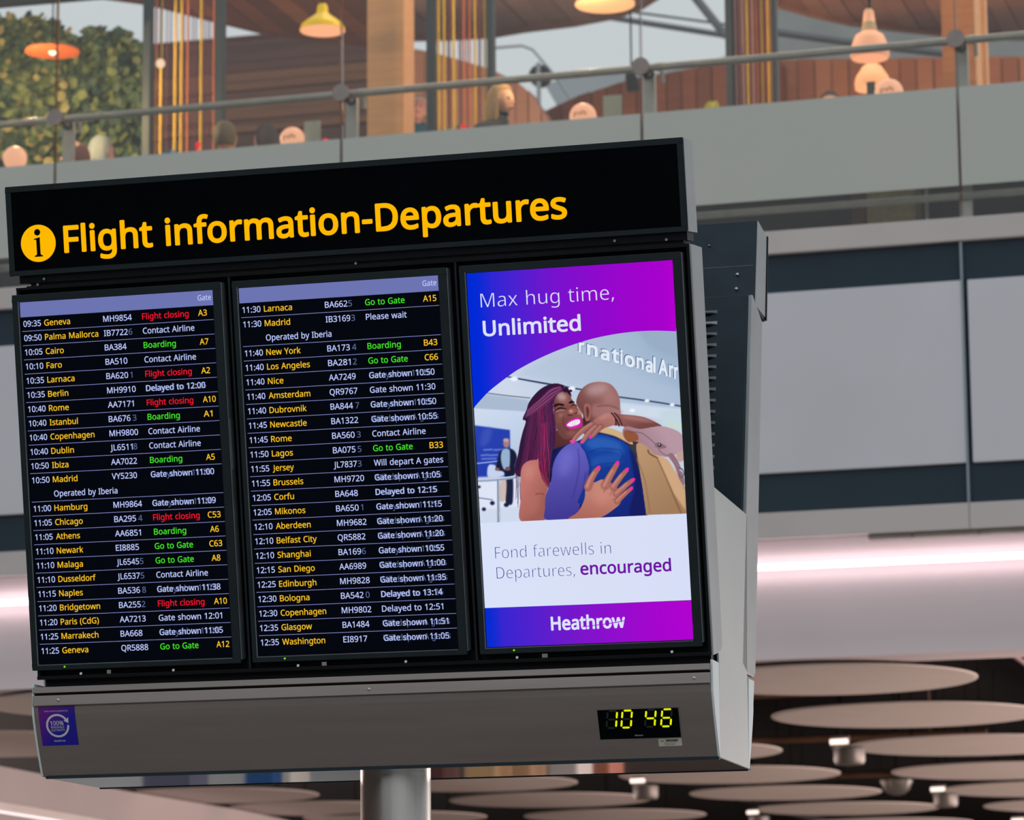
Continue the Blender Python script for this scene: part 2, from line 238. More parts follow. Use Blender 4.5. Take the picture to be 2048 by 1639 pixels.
[415, [77,0,57,0,57,120,57,240,57,360,73,360,89,360,105,360,108,344,111,327,113,311,115,311,116,311,117,311,128,330,145,344,165,353,186,362,208,367,230,367,273,367,306,356,328,335,350,315,361,281,361,234,361,156,361,78,361,0,341,0,322,0,302,0,302,77,302,154,302,230,302,288,275,317,222,317,182,317,154,306,139,283,124,261,116,229,116,187,116,124,116,62,116,0,96,0]],
[406, [254,-7,202,-7,170,-7,142,1,117,15,92,30,73,51,58,79,44,107,37,141,37,181,37,240,52,286,82,318,112,351,153,367,204,367,237,367,266,359,290,345,315,330,335,309,349,282,363,254,370,221,370,181,370,121,355,75,325,42,294,10], [167,42,203,42,240,42,266,55,283,80,300,104,309,138,309,181,309,223,300,257,283,281,266,305,240,317,203,317,166,317,139,305,123,281,106,257,98,223,98,181,98,138,106,104,123,80,140,55]],
[413, [77,-161,57,-161,57,13,57,186,57,360,73,360,89,360,105,360,108,344,111,327,113,311,114,311,115,311,116,311,127,327,141,340,158,351,176,361,199,367,228,367,273,367,308,351,335,320,363,289,376,243,376,181,376,119,363,73,335,41,308,9,272,-7,228,-7,200,-7,177,-1,159,9,141,20,126,32,116,46,115,46,113,46,112,46,113,38,114,28,115,17,116,5,116,-5,116,-13,116,-63,116,-112,116,-161,96,-161], [180,42,219,42,241,42,259,48,273,60,287,73,298,89,305,110,312,131,315,154,315,181,315,223,307,255,291,280,275,305,251,317,218,317,181,317,155,307,140,286,125,266,117,234,116,192,116,188,116,184,116,181,116,136,123,102,138,78,153,54]],
[413, [317,-161,297,-161,297,-110,297,-59,297,-7,297,1,297,10,298,21,298,32,299,41,300,48,299,48,298,48,296,48,286,33,272,20,254,9,235,-1,212,-7,183,-7,140,-7,105,9,78,40,50,71,37,118,37,179,37,241,51,288,78,319,106,351,141,367,185,367,214,367,237,361,255,351,272,340,287,327,298,311,298,311,299,311,300,311,303,327,306,344,309,360,325,360,340,360,356,360,356,186,356,13,356,-161,336,-161], [162,42,195,42,232,42,258,52,274,73,289,93,297,124,298,167,298,171,298,175,298,179,298,224,290,259,275,282,259,306,232,318,193,318,161,318,137,305,122,280,106,254,98,221,98,178,98,135,106,102,122,78,138,54]],
[277, [77,0,57,0,57,120,57,240,57,360,73,360,89,360,105,360,108,338,110,316,112,294,113,294,114,294,115,294,126,314,141,331,160,345,178,360,200,367,225,367,232,367,239,366,247,366,255,365,261,364,267,363,265,345,262,326,260,308,254,310,248,311,241,312,234,313,227,313,221,313,203,313,185,308,169,298,153,288,140,274,131,256,121,237,116,216,116,192,116,128,116,64,116,0,96,0]],
[322, [192,-7,148,-7,123,-7,101,-5,83,-1,65,3,49,9,35,16,35,34,35,52,35,70,49,63,67,56,87,50,107,44,128,41,149,41,179,41,201,46,214,55,228,65,234,78,234,94,234,103,232,111,227,118,222,125,213,133,200,140,188,147,169,155,146,164,122,173,103,182,86,191,69,200,57,210,48,223,39,236,34,252,34,271,34,302,47,325,72,342,96,358,129,367,169,367,191,367,212,365,231,360,250,356,268,350,284,343,277,327,271,311,264,296,249,302,233,307,216,312,200,316,183,318,165,318,141,318,123,314,110,307,97,299,91,288,91,275,91,265,94,256,99,249,105,243,115,236,129,229,142,223,160,215,183,206,206,198,226,189,242,180,258,170,270,160,279,147,287,135,291,119,291,99,291,64,278,38,253,20,227,2]],
[242, [178,-7,167,-7,148,-7,131,-3,115,3,99,10,86,21,77,37,67,53,62,76,62,105,62,175,62,244,62,314,45,314,28,314,11,314,11,324,11,333,11,343,28,350,45,358,62,366,70,392,78,417,86,443,98,443,109,443,121,443,121,415,121,388,121,360,156,360,190,360,225,360,225,345,225,330,225,314,190,314,156,314,121,314,121,245,121,176,121,106,121,84,126,68,137,57,147,47,161,42,177,42,186,42,195,42,205,44,214,46,222,47,228,49,228,34,228,19,228,4,221,1,212,-2,201,-4,189,-6]],
[415, [207,-7,184,-7,141,-7,108,4,86,25,64,45,53,79,53,124,53,203,53,281,53,360,73,360,93,360,113,360,113,283,113,206,113,128,113,71,139,42,193,42,233,42,260,54,276,76,291,98,299,131,299,173,299,235,299,298,299,360,319,360,338,360,358,360,358,240,358,120,358,0,342,0,326,0,310,0,307,16,304,32,301,48,300,48,299,48,298,48,287,29,270,15,250,6,229,-2]],
[341, [159,0,136,0,91,120,45,240,0,360,21,360,42,360,63,360,89,289,114,218,140,148,143,138,147,127,151,115,155,103,159,91,162,80,165,69,167,60,169,52,169,52,170,52,171,52,173,60,176,69,179,81,182,92,186,103,190,116,195,128,198,138,201,148,227,218,253,289,278,360,299,360,320,360,341,360,296,240,250,120,204,0,182,0]],
[528, [128,1,106,1,73,121,40,241,7,361,28,361,48,361,69,361,85,297,102,233,118,169,123,149,128,130,132,110,137,90,140,74,142,61,143,61,143,61,144,61,146,69,148,78,151,89,153,101,156,112,159,125,162,137,165,148,169,158,190,225,211,293,232,361,254,361,275,361,297,361,317,293,338,225,359,158,364,143,368,126,373,108,378,90,381,75,383,62,384,62,385,62,385,62,387,73,390,88,395,108,399,128,404,148,410,169,426,233,443,297,460,361,480,361,500,361,520,361,487,241,454,121,420,1,397,1,374,1,351,1,331,68,310,136,289,203,284,222,279,240,274,258,270,275,267,289,265,299,264,299,263,299,262,299,260,289,257,275,253,258,249,240,244,222,238,203,216,135,195,68,173,1,151,1]],
[355, [34,0,12,0,56,61,99,123,142,184,101,243,60,301,18,360,41,360,63,360,85,360,116,315,147,270,178,224,209,270,239,315,270,360,292,360,314,360,336,360,295,301,254,243,212,184,256,123,300,61,343,0,321,0,298,0,276,0,243,48,211,96,178,144,145,96,112,48,79,0,56,0]],
[343, [91,-161,56,-161,46,-161,36,-161,28,-160,20,-158,13,-157,7,-156,7,-140,7,-124,7,-109,12,-110,18,-111,25,-111,32,-112,39,-113,47,-113,68,-113,84,-107,97,-95,109,-84,119,-68,127,-49,133,-33,139,-17,146,-1,97,119,49,240,1,360,22,360,43,360,64,360,90,292,116,223,142,155,148,137,154,120,160,104,165,87,169,72,172,57,173,57,174,57,175,57,177,68,181,83,187,101,193,119,199,137,206,156,230,224,254,292,279,360,300,360,321,360,343,360,291,223,239,87,187,-50,175,-84,159,-111,139,-131,119,-151]],
[316, [114,0,26,0,26,13,26,26,26,39,91,131,155,223,220,314,159,314,98,314,38,314,38,330,38,345,38,360,120,360,202,360,285,360,285,345,285,330,285,316,221,226,158,136,94,46,159,46,224,46,289,46,289,30,289,15,289,0,202,0]],
[384, [230,-7,191,-7,137,-7,97,15,72,59,46,102,33,163,33,240,33,292,38,337,49,373,59,410,76,438,99,458,123,477,153,487,191,487,245,487,285,465,312,422,338,379,351,318,351,240,351,189,346,145,335,108,324,71,307,43,284,23,261,3], [155,44,191,44,227,44,253,60,268,92,284,125,291,174,291,240,291,306,284,355,268,388,253,420,227,437,191,437,155,437,130,420,115,388,100,355,92,306,92,240,92,175,100,125,115,93,130,60]],
[384, [200,0,181,0,181,112,181,223,181,335,181,354,181,370,181,381,182,393,182,405,183,418,176,411,170,405,164,400,158,395,151,388,142,381,125,367,108,353,91,339,80,352,70,366,60,379,103,412,146,446,189,480,206,480,222,480,238,480,238,320,238,160,238,0,219,0]],
[384, [138,0,32,0,32,16,32,33,32,49,74,91,116,134,158,176,182,200,202,222,219,240,236,259,248,278,257,296,265,314,269,334,269,355,269,382,261,402,246,415,230,429,210,436,185,436,161,436,141,432,123,424,106,416,88,405,69,390,59,403,48,417,38,430,56,445,78,459,102,470,127,481,154,486,185,486,229,486,265,475,291,452,317,430,330,398,330,359,330,334,325,310,314,288,304,267,290,245,271,224,253,202,231,179,207,155,173,122,140,89,107,56,107,56,107,55,107,54,188,54,268,54,349,54,349,36,349,18,349,0,244,0]],
[384, [204,-7,162,-7,137,-7,113,-5,92,-1,71,3,50,10,30,19,30,38,30,56,30,75,50,65,72,57,95,51,119,46,141,43,163,43,206,43,237,51,256,68,275,85,284,108,284,138,284,168,272,189,249,202,225,216,192,222,150,222,134,222,119,222,103,222,103,239,103,256,103,273,119,273,135,273,150,273,190,273,220,281,240,298,260,314,271,336,271,363,271,387,263,405,247,417,231,430,210,437,183,437,157,437,135,433,117,425,99,418,80,408,62,396,53,410,43,423,33,437,50,450,71,462,96,471,122,481,150,486,183,486,233,486,270,475,294,453,319,430,331,402,331,367,331,335,322,309,304,290,286,271,262,259,232,253,232,252,232,251,232,250,270,245,299,233,318,214,336,194,346,168,346,136,346,109,339,84,326,62,313,40,293,24,266,11,239,-1]],
[384, [263,0,244,0,244,36,244,73,244,109,167,109,91,109,14,109,14,126,14,142,14,159,89,267,165,375,240,482,260,482,281,482,301,482,301,375,301,269,301,162,324,162,347,162,371,162,371,144,371,126,371,109,347,109,324,109,301,109,301,73,301,36,301,0,282,0], [120,230,72,162,129,162,186,162,244,162,244,212,244,263,244,313,244,336,244,356,245,372,245,389,246,404,247,419,246,419,245,419,244,419,241,411,236,401,231,392,226,382,221,373,216,367,168,298]],
[384, [223,-7,167,-7,142,-7,119,-4,97,0,75,4,57,11,42,19,42,38,42,57,42,75,58,65,78,58,101,52,124,46,146,44,167,44,203,44,231,52,253,69,275,86,285,112,285,147,285,178,276,202,257,219,237,236,207,244,165,244,153,244,138,243,122,241,106,239,93,237,83,234,73,241,64,247,54,253,60,329,66,404,72,480,152,480,232,480,312,480,312,462,312,444,312,426,249,426,186,426,122,426,118,379,115,333,111,287,118,288,129,290,142,291,155,293,169,294,185,294,234,294,273,282,302,257,331,233,346,198,346,153,346,103,330,64,299,36,267,7]],
[384, [247,-7,200,-7,170,-7,142,1,118,16,93,31,73,55,59,86,44,117,37,157,37,205,37,239,40,273,46,307,52,340,63,370,79,397,95,424,117,446,146,462,174,478,211,486,257,486,266,486,276,486,288,485,299,484,308,482,316,480,316,463,316,447,316,430,308,433,299,435,288,436,278,437,268,438,258,438,227,438,201,433,181,422,160,412,144,398,132,380,120,362,111,342,106,318,101,295,97,270,96,244,97,244,99,244,100,244,110,259,125,273,143,284,161,295,185,300,214,300,255,300,289,288,314,262,340,237,353,201,353,154,353,104,339,65,311,36,284,8], [177,43,199,43,228,43,251,52,268,70,285,88,294,116,294,154,294,185,286,209,271,227,256,245,232,254,201,254,180,254,162,249,146,241,131,232,119,221,110,208,101,194,97,180,97,166,97,147,101,127,108,108,116,89,127,74,142,61,158,49]],
[384, [113,0,91,0,157,142,223,284,288,426,202,426,116,426,30,426,30,444,30,462,30,480,137,480,244,480,351,480,351,464,351,449,351,434,286,289,221,145,156,0,135,0]],
[384, [241,-7,193,-7,142,-7,102,5,75,27,47,50,33,81,33,122,33,144,37,163,47,179,56,195,68,209,83,221,99,233,115,242,132,251,109,264,89,280,73,299,57,318,48,343,48,372,48,397,55,417,67,434,80,451,97,464,118,473,140,482,164,486,191,486,233,486,268,476,295,457,322,437,335,409,335,371,335,352,331,335,323,321,314,307,303,294,289,283,276,272,260,262,244,254,263,244,281,234,298,222,314,210,327,196,336,181,346,165,351,146,351,124,351,84,336,52,308,29,279,5], [178,284,194,277,217,287,237,298,253,312,269,326,277,345,277,369,277,392,269,409,253,421,238,433,217,439,191,439,166,439,146,433,130,421,114,409,106,392,106,369,106,353,110,339,118,328,126,317,136,307,150,299,163,291], [158,40,192,40,225,40,250,48,267,63,284,79,293,99,293,124,293,147,284,166,265,182,247,197,223,211,192,222,188,224,185,225,181,226,152,214,129,199,114,183,98,167,91,146,91,122,91,98,99,79,116,63,132,48]],
[384, [174,-7,129,-7,120,-7,110,-6,98,-5,86,-4,76,-2,69,0,69,17,69,34,69,50,86,45,106,42,128,42,159,42,185,47,205,57,226,67,242,81,254,99,266,117,275,137,280,161,285,184,289,209,289,235,288,235,287,235,285,235,276,220,261,207,243,196,224,185,200,179,171,179,130,179,97,192,72,217,46,243,34,278,34,324,34,358,40,387,53,411,65,435,83,454,106,467,129,480,156,486,187,486,217,486,245,479,269,463,294,448,313,424,328,393,342,362,349,323,349,275,349,240,346,206,340,173,334,140,323,109,307,82,291,55,269,34,240,17,211,1], [153,226,184,226,206,226,224,230,240,239,255,247,268,259,276,272,285,285,289,299,289,314,289,333,286,352,278,371,270,390,259,405,244,418,229,430,210,437,187,437,159,437,136,427,119,409,101,391,92,363,92,325,92,294,100,270,115,252,130,234]],
[180, [101,278,89,278,78,278,69,282,60,289,52,296,48,308,48,324,48,341,52,353,60,359,69,366,78,369,89,369,101,369,111,366,119,359,127,353,132,341,132,324,132,308,127,296,119,289,111,282], [101,-9,89,-9,78,-9,69,-6,60,1,52,9,48,20,48,36,48,53,52,64,60,71,69,78,78,81,89,81,101,81,111,78,119,71,127,64,132,53,132,36,132,20,127,9,119,1,111,-6]],
[180, [42,-87,28,-87,34,-61,40,-33,47,-3,53,28,58,55,61,78,82,78,103,78,124,78,126,75,127,73,129,71,123,47,115,21,104,-8,93,-36,82,-62,71,-87,57,-87]],
[216, [81,154,27,154,27,171,27,189,27,206,81,206,135,206,189,206,189,189,189,171,189,154,135,154]],
[201, [144,-106,126,-106,92,-67,67,-22,51,28,35,78,27,130,27,184,27,239,35,291,51,342,67,393,92,439,126,480,144,480,163,480,181,480,150,437,126,391,110,340,95,290,87,238,87,185,87,133,95,82,110,32,126,-18,150,-64,181,-106,162,-106]],
[201, [39,-106,21,-106,52,-64,75,-18,91,32,107,82,115,133,115,185,115,238,107,290,91,340,75,391,51,437,20,480,39,480,57,480,76,480,110,439,135,393,151,342,167,291,175,239,175,184,175,130,167,78,151,28,135,-22,110,-67,76,-106,58,-106]],
[558, [165,185,131,185,99,185,75,199,58,225,41,252,33,289,33,336,33,384,41,421,56,447,72,473,97,486,131,486,164,486,189,473,206,447,223,421,232,384,232,336,232,289,224,252,207,225,191,199], [137,0,120,0,209,160,298,320,386,480,403,480,421,480,438,480,349,320,261,160,172,0,155,0], [114,228,131,228,165,228,183,264,183,336,183,409,165,445,131,445,114,445,102,436,94,417,86,399,82,372,82,336,82,301,86,274,94,255,102,237], [459,-7,424,-7,393,-7,368,7,352,33,335,60,326,97,326,144,326,192,334,229,350,255,366,281,390,294,424,294,457,294,482,281,499,255,517,229,525,192,525,144,525,97,517,60,501,33,484,7], [407,36,424,36,459,36,476,72,476,144,476,216,459,252,424,252,407,252,395,243,387,225,379,207,375,180,375,144,375,108,379,81,387,63,395,45]],
[180, [101,-9,89,-9,78,-9,69,-6,60,1,52,9,48,20,48,36,48,53,52,64,60,71,69,78,78,81,89,81,101,81,111,78,119,71,127,64,132,53,132,36,132,20,127,9,119,1,111,-6]],
]
GLYPHS = {c: (g[0], g[1:]) for c, g in zip(GLYPH_ORDER, GLYPH_DATA)}
CAPH = max(p for p in [v for s in GLYPHS['H'][1] for v in s[3::6]])
_gc = {}
def outline(L):
    """closed outline -> points"""
    n = len(L) // 6; out = []
    for i in range(n):
        j = (i + 1) % n
        p0, h0 = (L[6 * i + 2], L[6 * i + 3]), (L[6 * i + 4], L[6 * i + 5]); h1, p1 = (L[6 * j], L[6 * j + 1]), (L[6 * j + 2], L[6 * j + 3])
        chord = math.hypot(p1[0] - p0[0], p1[1] - p0[1])
        bend = abs((h0[0] - p0[0]) * (p1[1] - p0[1]) - (h0[1] - p0[1]) * (p1[0] - p0[0])) + abs((h1[0] - p0[0]) * (p1[1] - p0[1]) - (h1[1] - p0[1]) * (p1[0] - p0[0]))
        k = 1 if chord < 3 or bend < chord * 2.0 else 4
        for q in range(k):
            t = q / k; a, b, c, d = (1 - t) ** 3, 3 * t * (1 - t) ** 2, 3 * t * t * (1 - t), t ** 3
            out.append((a * p0[0] + b * h0[0] + c * h1[0] + d * p1[0], a * p0[1] + b * h0[1] + c * h1[1] + d * p1[1]))
    kept = []
    for p in out:
        if not kept or (Vector(p) - Vector(kept[-1])).length > 2.0: kept.append(p)
    if (Vector(kept[0]) - Vector(kept[-1])).length < 2.0: kept = kept[:-1]
    return kept
def signed_area(P):
    total = 0.0
    for i in range(len(P)):
        q, r = P[i - 1], P[i]
        total = total + q[0] * r[1] - r[0] * q[1]
    return total / 2
def glyph(ch, off):
    """one letter as (verts2d, faces), strokes thickened by off (in cap heights)"""
    k = (ch, off)
    if k in _gc: return _gc[k]
    outs = [outline(L) for L in GLYPHS[ch][1]]
    areas = [signed_area(P) for P in outs]; sgn = 1 if max(areas, key=abs) > 0 else -1
    cu = bpy.data.curves.new('g', 'CURVE'); cu.dimensions = '2D'; cu.fill_mode = 'BOTH'
    d = min(off, 0.0) * CAPH
    for P in outs:
        n = len(P); Q = []
        for i in range(n):
            a, b, c = P[i - 1], P[i], P[(i + 1) % n]
            e0 = Vector((b[0] - a[0], b[1] - a[1])).normalized(); e1 = Vector((c[0] - b[0], c[1] - b[1])).normalized()
            m = Vector((e0.y + e1.y, -e0.x - e1.x))
            if m.length < 0.3: m = Vector((e0.y, -e0.x))
            m.normalize(); cs = max(0.55, m.dot(Vector((e0.y, -e0.x))))
            Q.append((b[0] + m.x * sgn * d / cs, b[1] + m.y * sgn * d / cs))
        sp = cu.splines.new('POLY'); sp.points.add(n - 1); sp.use_cyclic_u = True
        for i, q in enumerate(Q): sp.points[i].co = (q[0] / CAPH, q[1] / CAPH, 0, 1)
    o = bpy.data.objects.new('g', cu); me = o.to_mesh()
    vs = [(v.co.x, v.co.y) for v in me.vertices]
    fs = [tuple(p.vertices) for p in me.polygons]
    o.to_mesh_clear(); bpy.data.objects.remove(o); bpy.data.curves.remove(cu)
    if off > 0:      # bolder: a narrow band along every outline
        for P in outs:
            Q = [Vector((x / CAPH, y / CAPH)) for x, y in P]
            for i in range(len(Q)):
                a, b = Q[i - 1], Q[i]; e = (b - a).normalized(); m = Vector((-e.y, e.x)) * off; x = e * off * 0.45; o_ = len(vs)
                vs += [tuple(a - x + m), tuple(a - x - m), tuple(b + x - m), tuple(b + x + m)]; fs.append((o_, o_ + 1, o_ + 2, o_ + 3))
    _gc[k] = (vs, fs); return _gc[k]
def text_geo(s, off=0.0, track=0.0):
    """lettering with cap height 1, starting at 0: (verts2d, faces, width)"""
    x = 0.0; V = []; Fc = []
    for ch in s:
        if ch == ' ': x += 230.0 / CAPH * 0.93 + track; continue
        vs, fs = glyph(ch, off); o = len(V)
        V += [(a + x, b) for a, b in vs]; Fc += [tuple(o + i for i in f) for f in fs]
        x += GLYPHS[ch][0] / CAPH + track
    return V, Fc, x
def lay(mb, fr, s, u, v, cap, w, width=None, off=0.0, track=0.0, shear=0.0, rot=0.0, align='l'):
    """lay a line of lettering on the frame fr(u, v, w): cap height cap, optional exact width"""
    V, Fc, W = text_geo(s, off, track)
    if not V: return 0
    x1 = max(a for a, b in V); x0 = min(a for a, b in V)
    sx = width / (x1 - x0) if width else cap
    if align == 'r': u = u - (x1 - x0) * sx
    if align == 'c': u = u - (x1 - x0) * sx / 2
    ca, sa = math.cos(rot), math.sin(rot); P = []
    for a, b in V:
        p = (a - x0) * sx + shear * b * cap; q = b * cap
        P.append(fr(u + p * ca - q * sa, v + p * sa + q * ca, w))
    mb.add(P, Fc); return (x1 - x0) * sx
# ------------------------------------------------------------------ materials
M_BLACK = mat('black_powder_coat', srgb(12, 17, 22), 0.5, 0, 0.1, 30, 0.05, 300, spec=0.2)
M_GLOSS = mat('black_glass_panel', srgb(2, 6, 11), 0.3, 0, 0.1, 10, spec=0.05)
M_BEZEL = mat('dark_bezel', srgb(26, 38, 44), 0.45, 0, 0.06, 20, spec=0.3)
M_BEZEDGE = mat('bezel_edge', srgb(120, 128, 135), 0.35, 0.3, 0.06, 20)
M_STEEL = mat('brushed_steel', srgb(162, 154, 150), 0.36, 0.95, 0.03, 2, 0.01, 40, stretch=(1, 12, 12))
M_POLISH = mat('polished_steel', srgb(150, 156, 162), 0.06, 1.0, 0.03, 3)
M_LIGHTGREY = mat('light_grey_cover', srgb(158, 164, 168), 0.5, 0.25, 0.03, 8)
M_ENDPANEL = mat('pale_grey_end_panel', srgb(188, 194, 194), 0.45, 0.1, 0.03, 2)
M_CAP = mat('lit_end_cap', srgb(226, 236, 240), 0.4, 0.0, 0.02, 2)  # whiter than the end panel: caught light put into the colour
M_DARKGREY = mat('dark_grey_sheet', srgb(40, 56, 66), 0.5, 0.1, 0.06, 12, 0.03, 200, spec=0.3)
M_SCREW = mat('screw_steel', srgb(190, 190, 190), 0.25, 1.0)
M_POLE = mat('pole_steel', srgb(175, 172, 168), 0.28, 1.0, 0.05, 4, 0.02, 30, stretch=(6, 6, 0.3))
E_AMBER = emat('amber_lettering', srgb(255, 184, 2))
E_AMBER_ROW = emat('amber_row_lettering', srgb(250, 196, 40))
E_WHITE = emat('white_row_lettering', srgb(190, 202, 255))
E_GREEN = emat('green_row_lettering', srgb(70, 232, 40))
E_RED = emat('red_row_lettering', srgb(252, 22, 48))
E_GHOST = emat('faded_lettering', srgb(92, 108, 152))
E_GHOSTG = emat('faded_green_lettering', srgb(28, 84, 48))
E_RULE = emat('row_rule', srgb(140, 146, 212))
E_BAR = emat('header_bar', srgb(108, 116, 178))
E_DISP = mat('dark_display', srgb(2, 3, 7), 0.3, 0, 0.1, 5, emit=srgb(2, 4, 10), estr=1.0, spec=0.05)

# ------------------------------------------------------------------ the departures board
TILT = 0.187291858393583
YAW_B = 0.029331272176
X0, YC, Z0 = 0.955, 0.488, 3.67485486          # local centre of the pole, height of the screens' top corner
P0 = Vector((-4.01939986, 8.86471027, 0))
ub = Vector((math.cos(YAW_B), math.sin(YAW_B), 0)); yb_ = Vector((-math.sin(YAW_B), math.cos(YAW_B), 0))
root_loc = P0 + ub * X0 + yb_ * YC
board = thing('departures_board', 'double-sided flight information display on a steel pole with three lit portrait screens', 'display board', root_loc, YAW_B)
ct, st_ = math.cos(TILT), math.sin(TILT)
def T(u, v, w=0.0):      # point on the forward-leaning screen plane; w = towards the viewer
    return (u - X0, -st_ * v - ct * w - YC, Z0 + ct * v - st_ * w)
def L(x, y, z):          # upright local point
    return (x - X0, y - YC, Z0 + z)
def tbox(mb, u0, u1, v0, v1, w0, w1):
    return mb.hexa([T(u0, v0, w0), T(u1, v0, w0), T(u1, v0, w1), T(u0, v0, w1), T(u0, v1, w0), T(u1, v1, w0), T(u1, v1, w1), T(u0, v1, w1)])
def prof(pts): return [(y - YC, Z0 + z) for y, z in pts]
def xprism(mb, pts, x0, x1): return mb.prism(prof(pts), x0 - X0, x1 - X0)
def quad(mb, u0, u1, v0, v1, w): return mb.add([T(u0, v0, w), T(u1, v0, w), T(u1, v1, w), T(u0, v1, w)], [(0, 1, 2, 3)])
def disc(mb, u, v, w, r, n=40): return mb.add([T(u + r * math.cos(2 * PI * i / n), v + r * math.sin(2 * PI * i / n), w) for i in range(n)], [tuple(range(n))])

# --- header box
hb = MB(); tbox(hb, -0.024, 1.9225, 0.074, 0.3265, -0.125, 0.0)
header = hb.build('header_box', M_BLACK, board, bevel=0.002); header['label'] = 'long black header sign box reading Flight information-Departures'
hs = MB(); tbox(hs, 1.9226, 1.9245, 0.075, 0.3255, -0.123, -0.002); o = hs.build('side_cover', M_LIGHTGREY, header, bevel=0.0004); o['label'] = 'light grey side cover'
hf = MB(); tbox(hf, -0.008, 1.906, 0.088, 0.3105, 0.0, 0.0012); hf.build('face_panel', M_GLOSS, header)
fr_ = MB()
for a in ((-0.024, 1.9225, 0.3105, 0.3265), (-0.024, 1.9225, 0.074, 0.088), (-0.024, -0.008, 0.088, 0.3105), (1.906, 1.9225, 0.088, 0.3105)):
    tbox(fr_, *a, 0.0, 0.005)
fr_.build('frame', M_BEZEL, header, bevel=0.001)
HEAD = 'Flight information-Departures'; V_, _, W_ = text_geo(HEAD, 0.036); hx0 = min(a for a, _ in V_); hsx = 1.452 / (max(a for a, _ in V_) - hx0); xh = 0.0
for ch in HEAD:
    if ch == ' ': xh += 230.0 / CAPH * 0.93; continue
    vs_, fs_ = glyph(ch, 0.036); tx = MB(); tx.add([T(0.1425 + (a + xh - hx0) * hsx, 0.1325 + b_ * 0.0716, 0.0022) for a, b_ in vs_], fs_); tx.build('letter', E_AMBER, header); xh += GLYPHS[ch][0] / CAPH
ic = MB(); disc(ic, 0.0662, 0.1625, 0.0022, 0.0522, 64); o = ic.build('information_disc', E_AMBER, header); o['label'] = 'amber round information sign'
ii = MB(); cx, cy = 0.0655, 0.1625
disc(ii, cx - 0.0005, cy + 0.031, 0.0032, 0.0092, 28)
sh = [(-0.014, 0.0135), (0.0075, 0.0178), (0.0075, -0.0305), (0.0095, -0.034), (0.0155, -0.0362), (0.0155, -0.0392), (-0.0135, -0.0392), (-0.0135, -0.0362), (-0.0075, -0.034), (-0.0055, -0.0305), (-0.0055, 0.009), (-0.0075, 0.0108), (-0.014, 0.0108)]
ii.add([T(cx + a * 0.86, cy + b * 0.96, 0.0032) for a, b in sh], [tuple(range(len(sh)))])
ii.build('information_letter', M_GLOSS, header)

# --- rail between header and housing
rl = MB(); tbox(rl, -0.002, 1.918, 0.052, 0.074, -0.10, -0.012); tbox(rl, 0.028, 1.905, 0.040, 0.053, -0.11, -0.02); tbox(rl, 0.02, 1.912, 0.0405, 0.0445, -0.02, -0.006)
rail = rl.build('support_rail', M_BLACK, board, bevel=0.001)
for u, v in ((0.055, 0.047), (0.99, 0.0475), (1.862, 0.056), (0.075, 0.062), (1.72, 0.062)):
    b = MB(); b.tube([T(u, v, -0.012), T(u, v, -0.003)], 0.0038, 10); b.build('bolt', M_SCREW, rail)

# --- screen housing (hollow front: back sheet, rim, mullions)
h = MB(); tbox(h, -0.011, 1.921, -1.063, 0.0405, -0.115, -0.062)
housing = h.build('screen_housing', M_BLACK, board, bevel=0.002); housing['label'] = 'black open-fronted housing behind the three screens'
rm = MB(); tbox(rm, -0.0115, 1.9225, 0.034, 0.0415, -0.11, -0.004); tbox(rm, -0.0115, 1.9225, -1.0635, -1.053, -0.11, -0.002)
tbox(rm, -0.0115, -0.003, -1.06, 0.034, -0.11, -0.006); tbox(rm, 1.915, 1.9225, -1.06, 0.034, -0.11, -0.004)
rm.build('rim', M_BLACK, housing, bevel=0.001)
for u in (0.6165, 1.268):
    m_ = MB(); tbox(m_, u, u + 0.006, -1.054, 0.034, -0.07, -0.006); m_.build('mullion', M_BEZEL, housing, bevel=0.0008)
sc_ = MB()
pr = [(T(0, 0.0405, -0.004)), (T(0, 0.036, -0.155)), (T(0, -1.045, -0.135)), (T(0, -1.062, -0.105)), (T(0, -1.063, -0.004))]
sc_.prism([(p[1], p[2]) for p in pr], 1.9226 - X0, 1.9285 - X0)
o = sc_.build('side_cover', M_LIGHTGREY, housing, bevel=0.002); o['label'] = 'light grey side cover of the housing'
for u, wd in ((0.198, 0.012), (0.829, 0.014), (1.455, 0.016)):
    c = MB(); tbox(c, u, u + wd, -1.053, -1.042, -0.012, -0.003); c.build('clip', M_SCREW, housing, bevel=0.0005)  # bright see-through gaps, put in as pale blocks
for u in (0.12, 0.395, 0.76, 1.07, 1.385, 1.815):
    c = MB(); c.tube([T(u, -1.0525, -0.012), T(u, -1.0495, -0.004)], 0.004, 8); c.build('bolt', M_SCREW, housing)
st = MB(); tbox(st, 0.6005, 0.6025, -0.5, -0.36, -0.03, -0.004); st.build('cable_strip', M_BEZEDGE, housing)

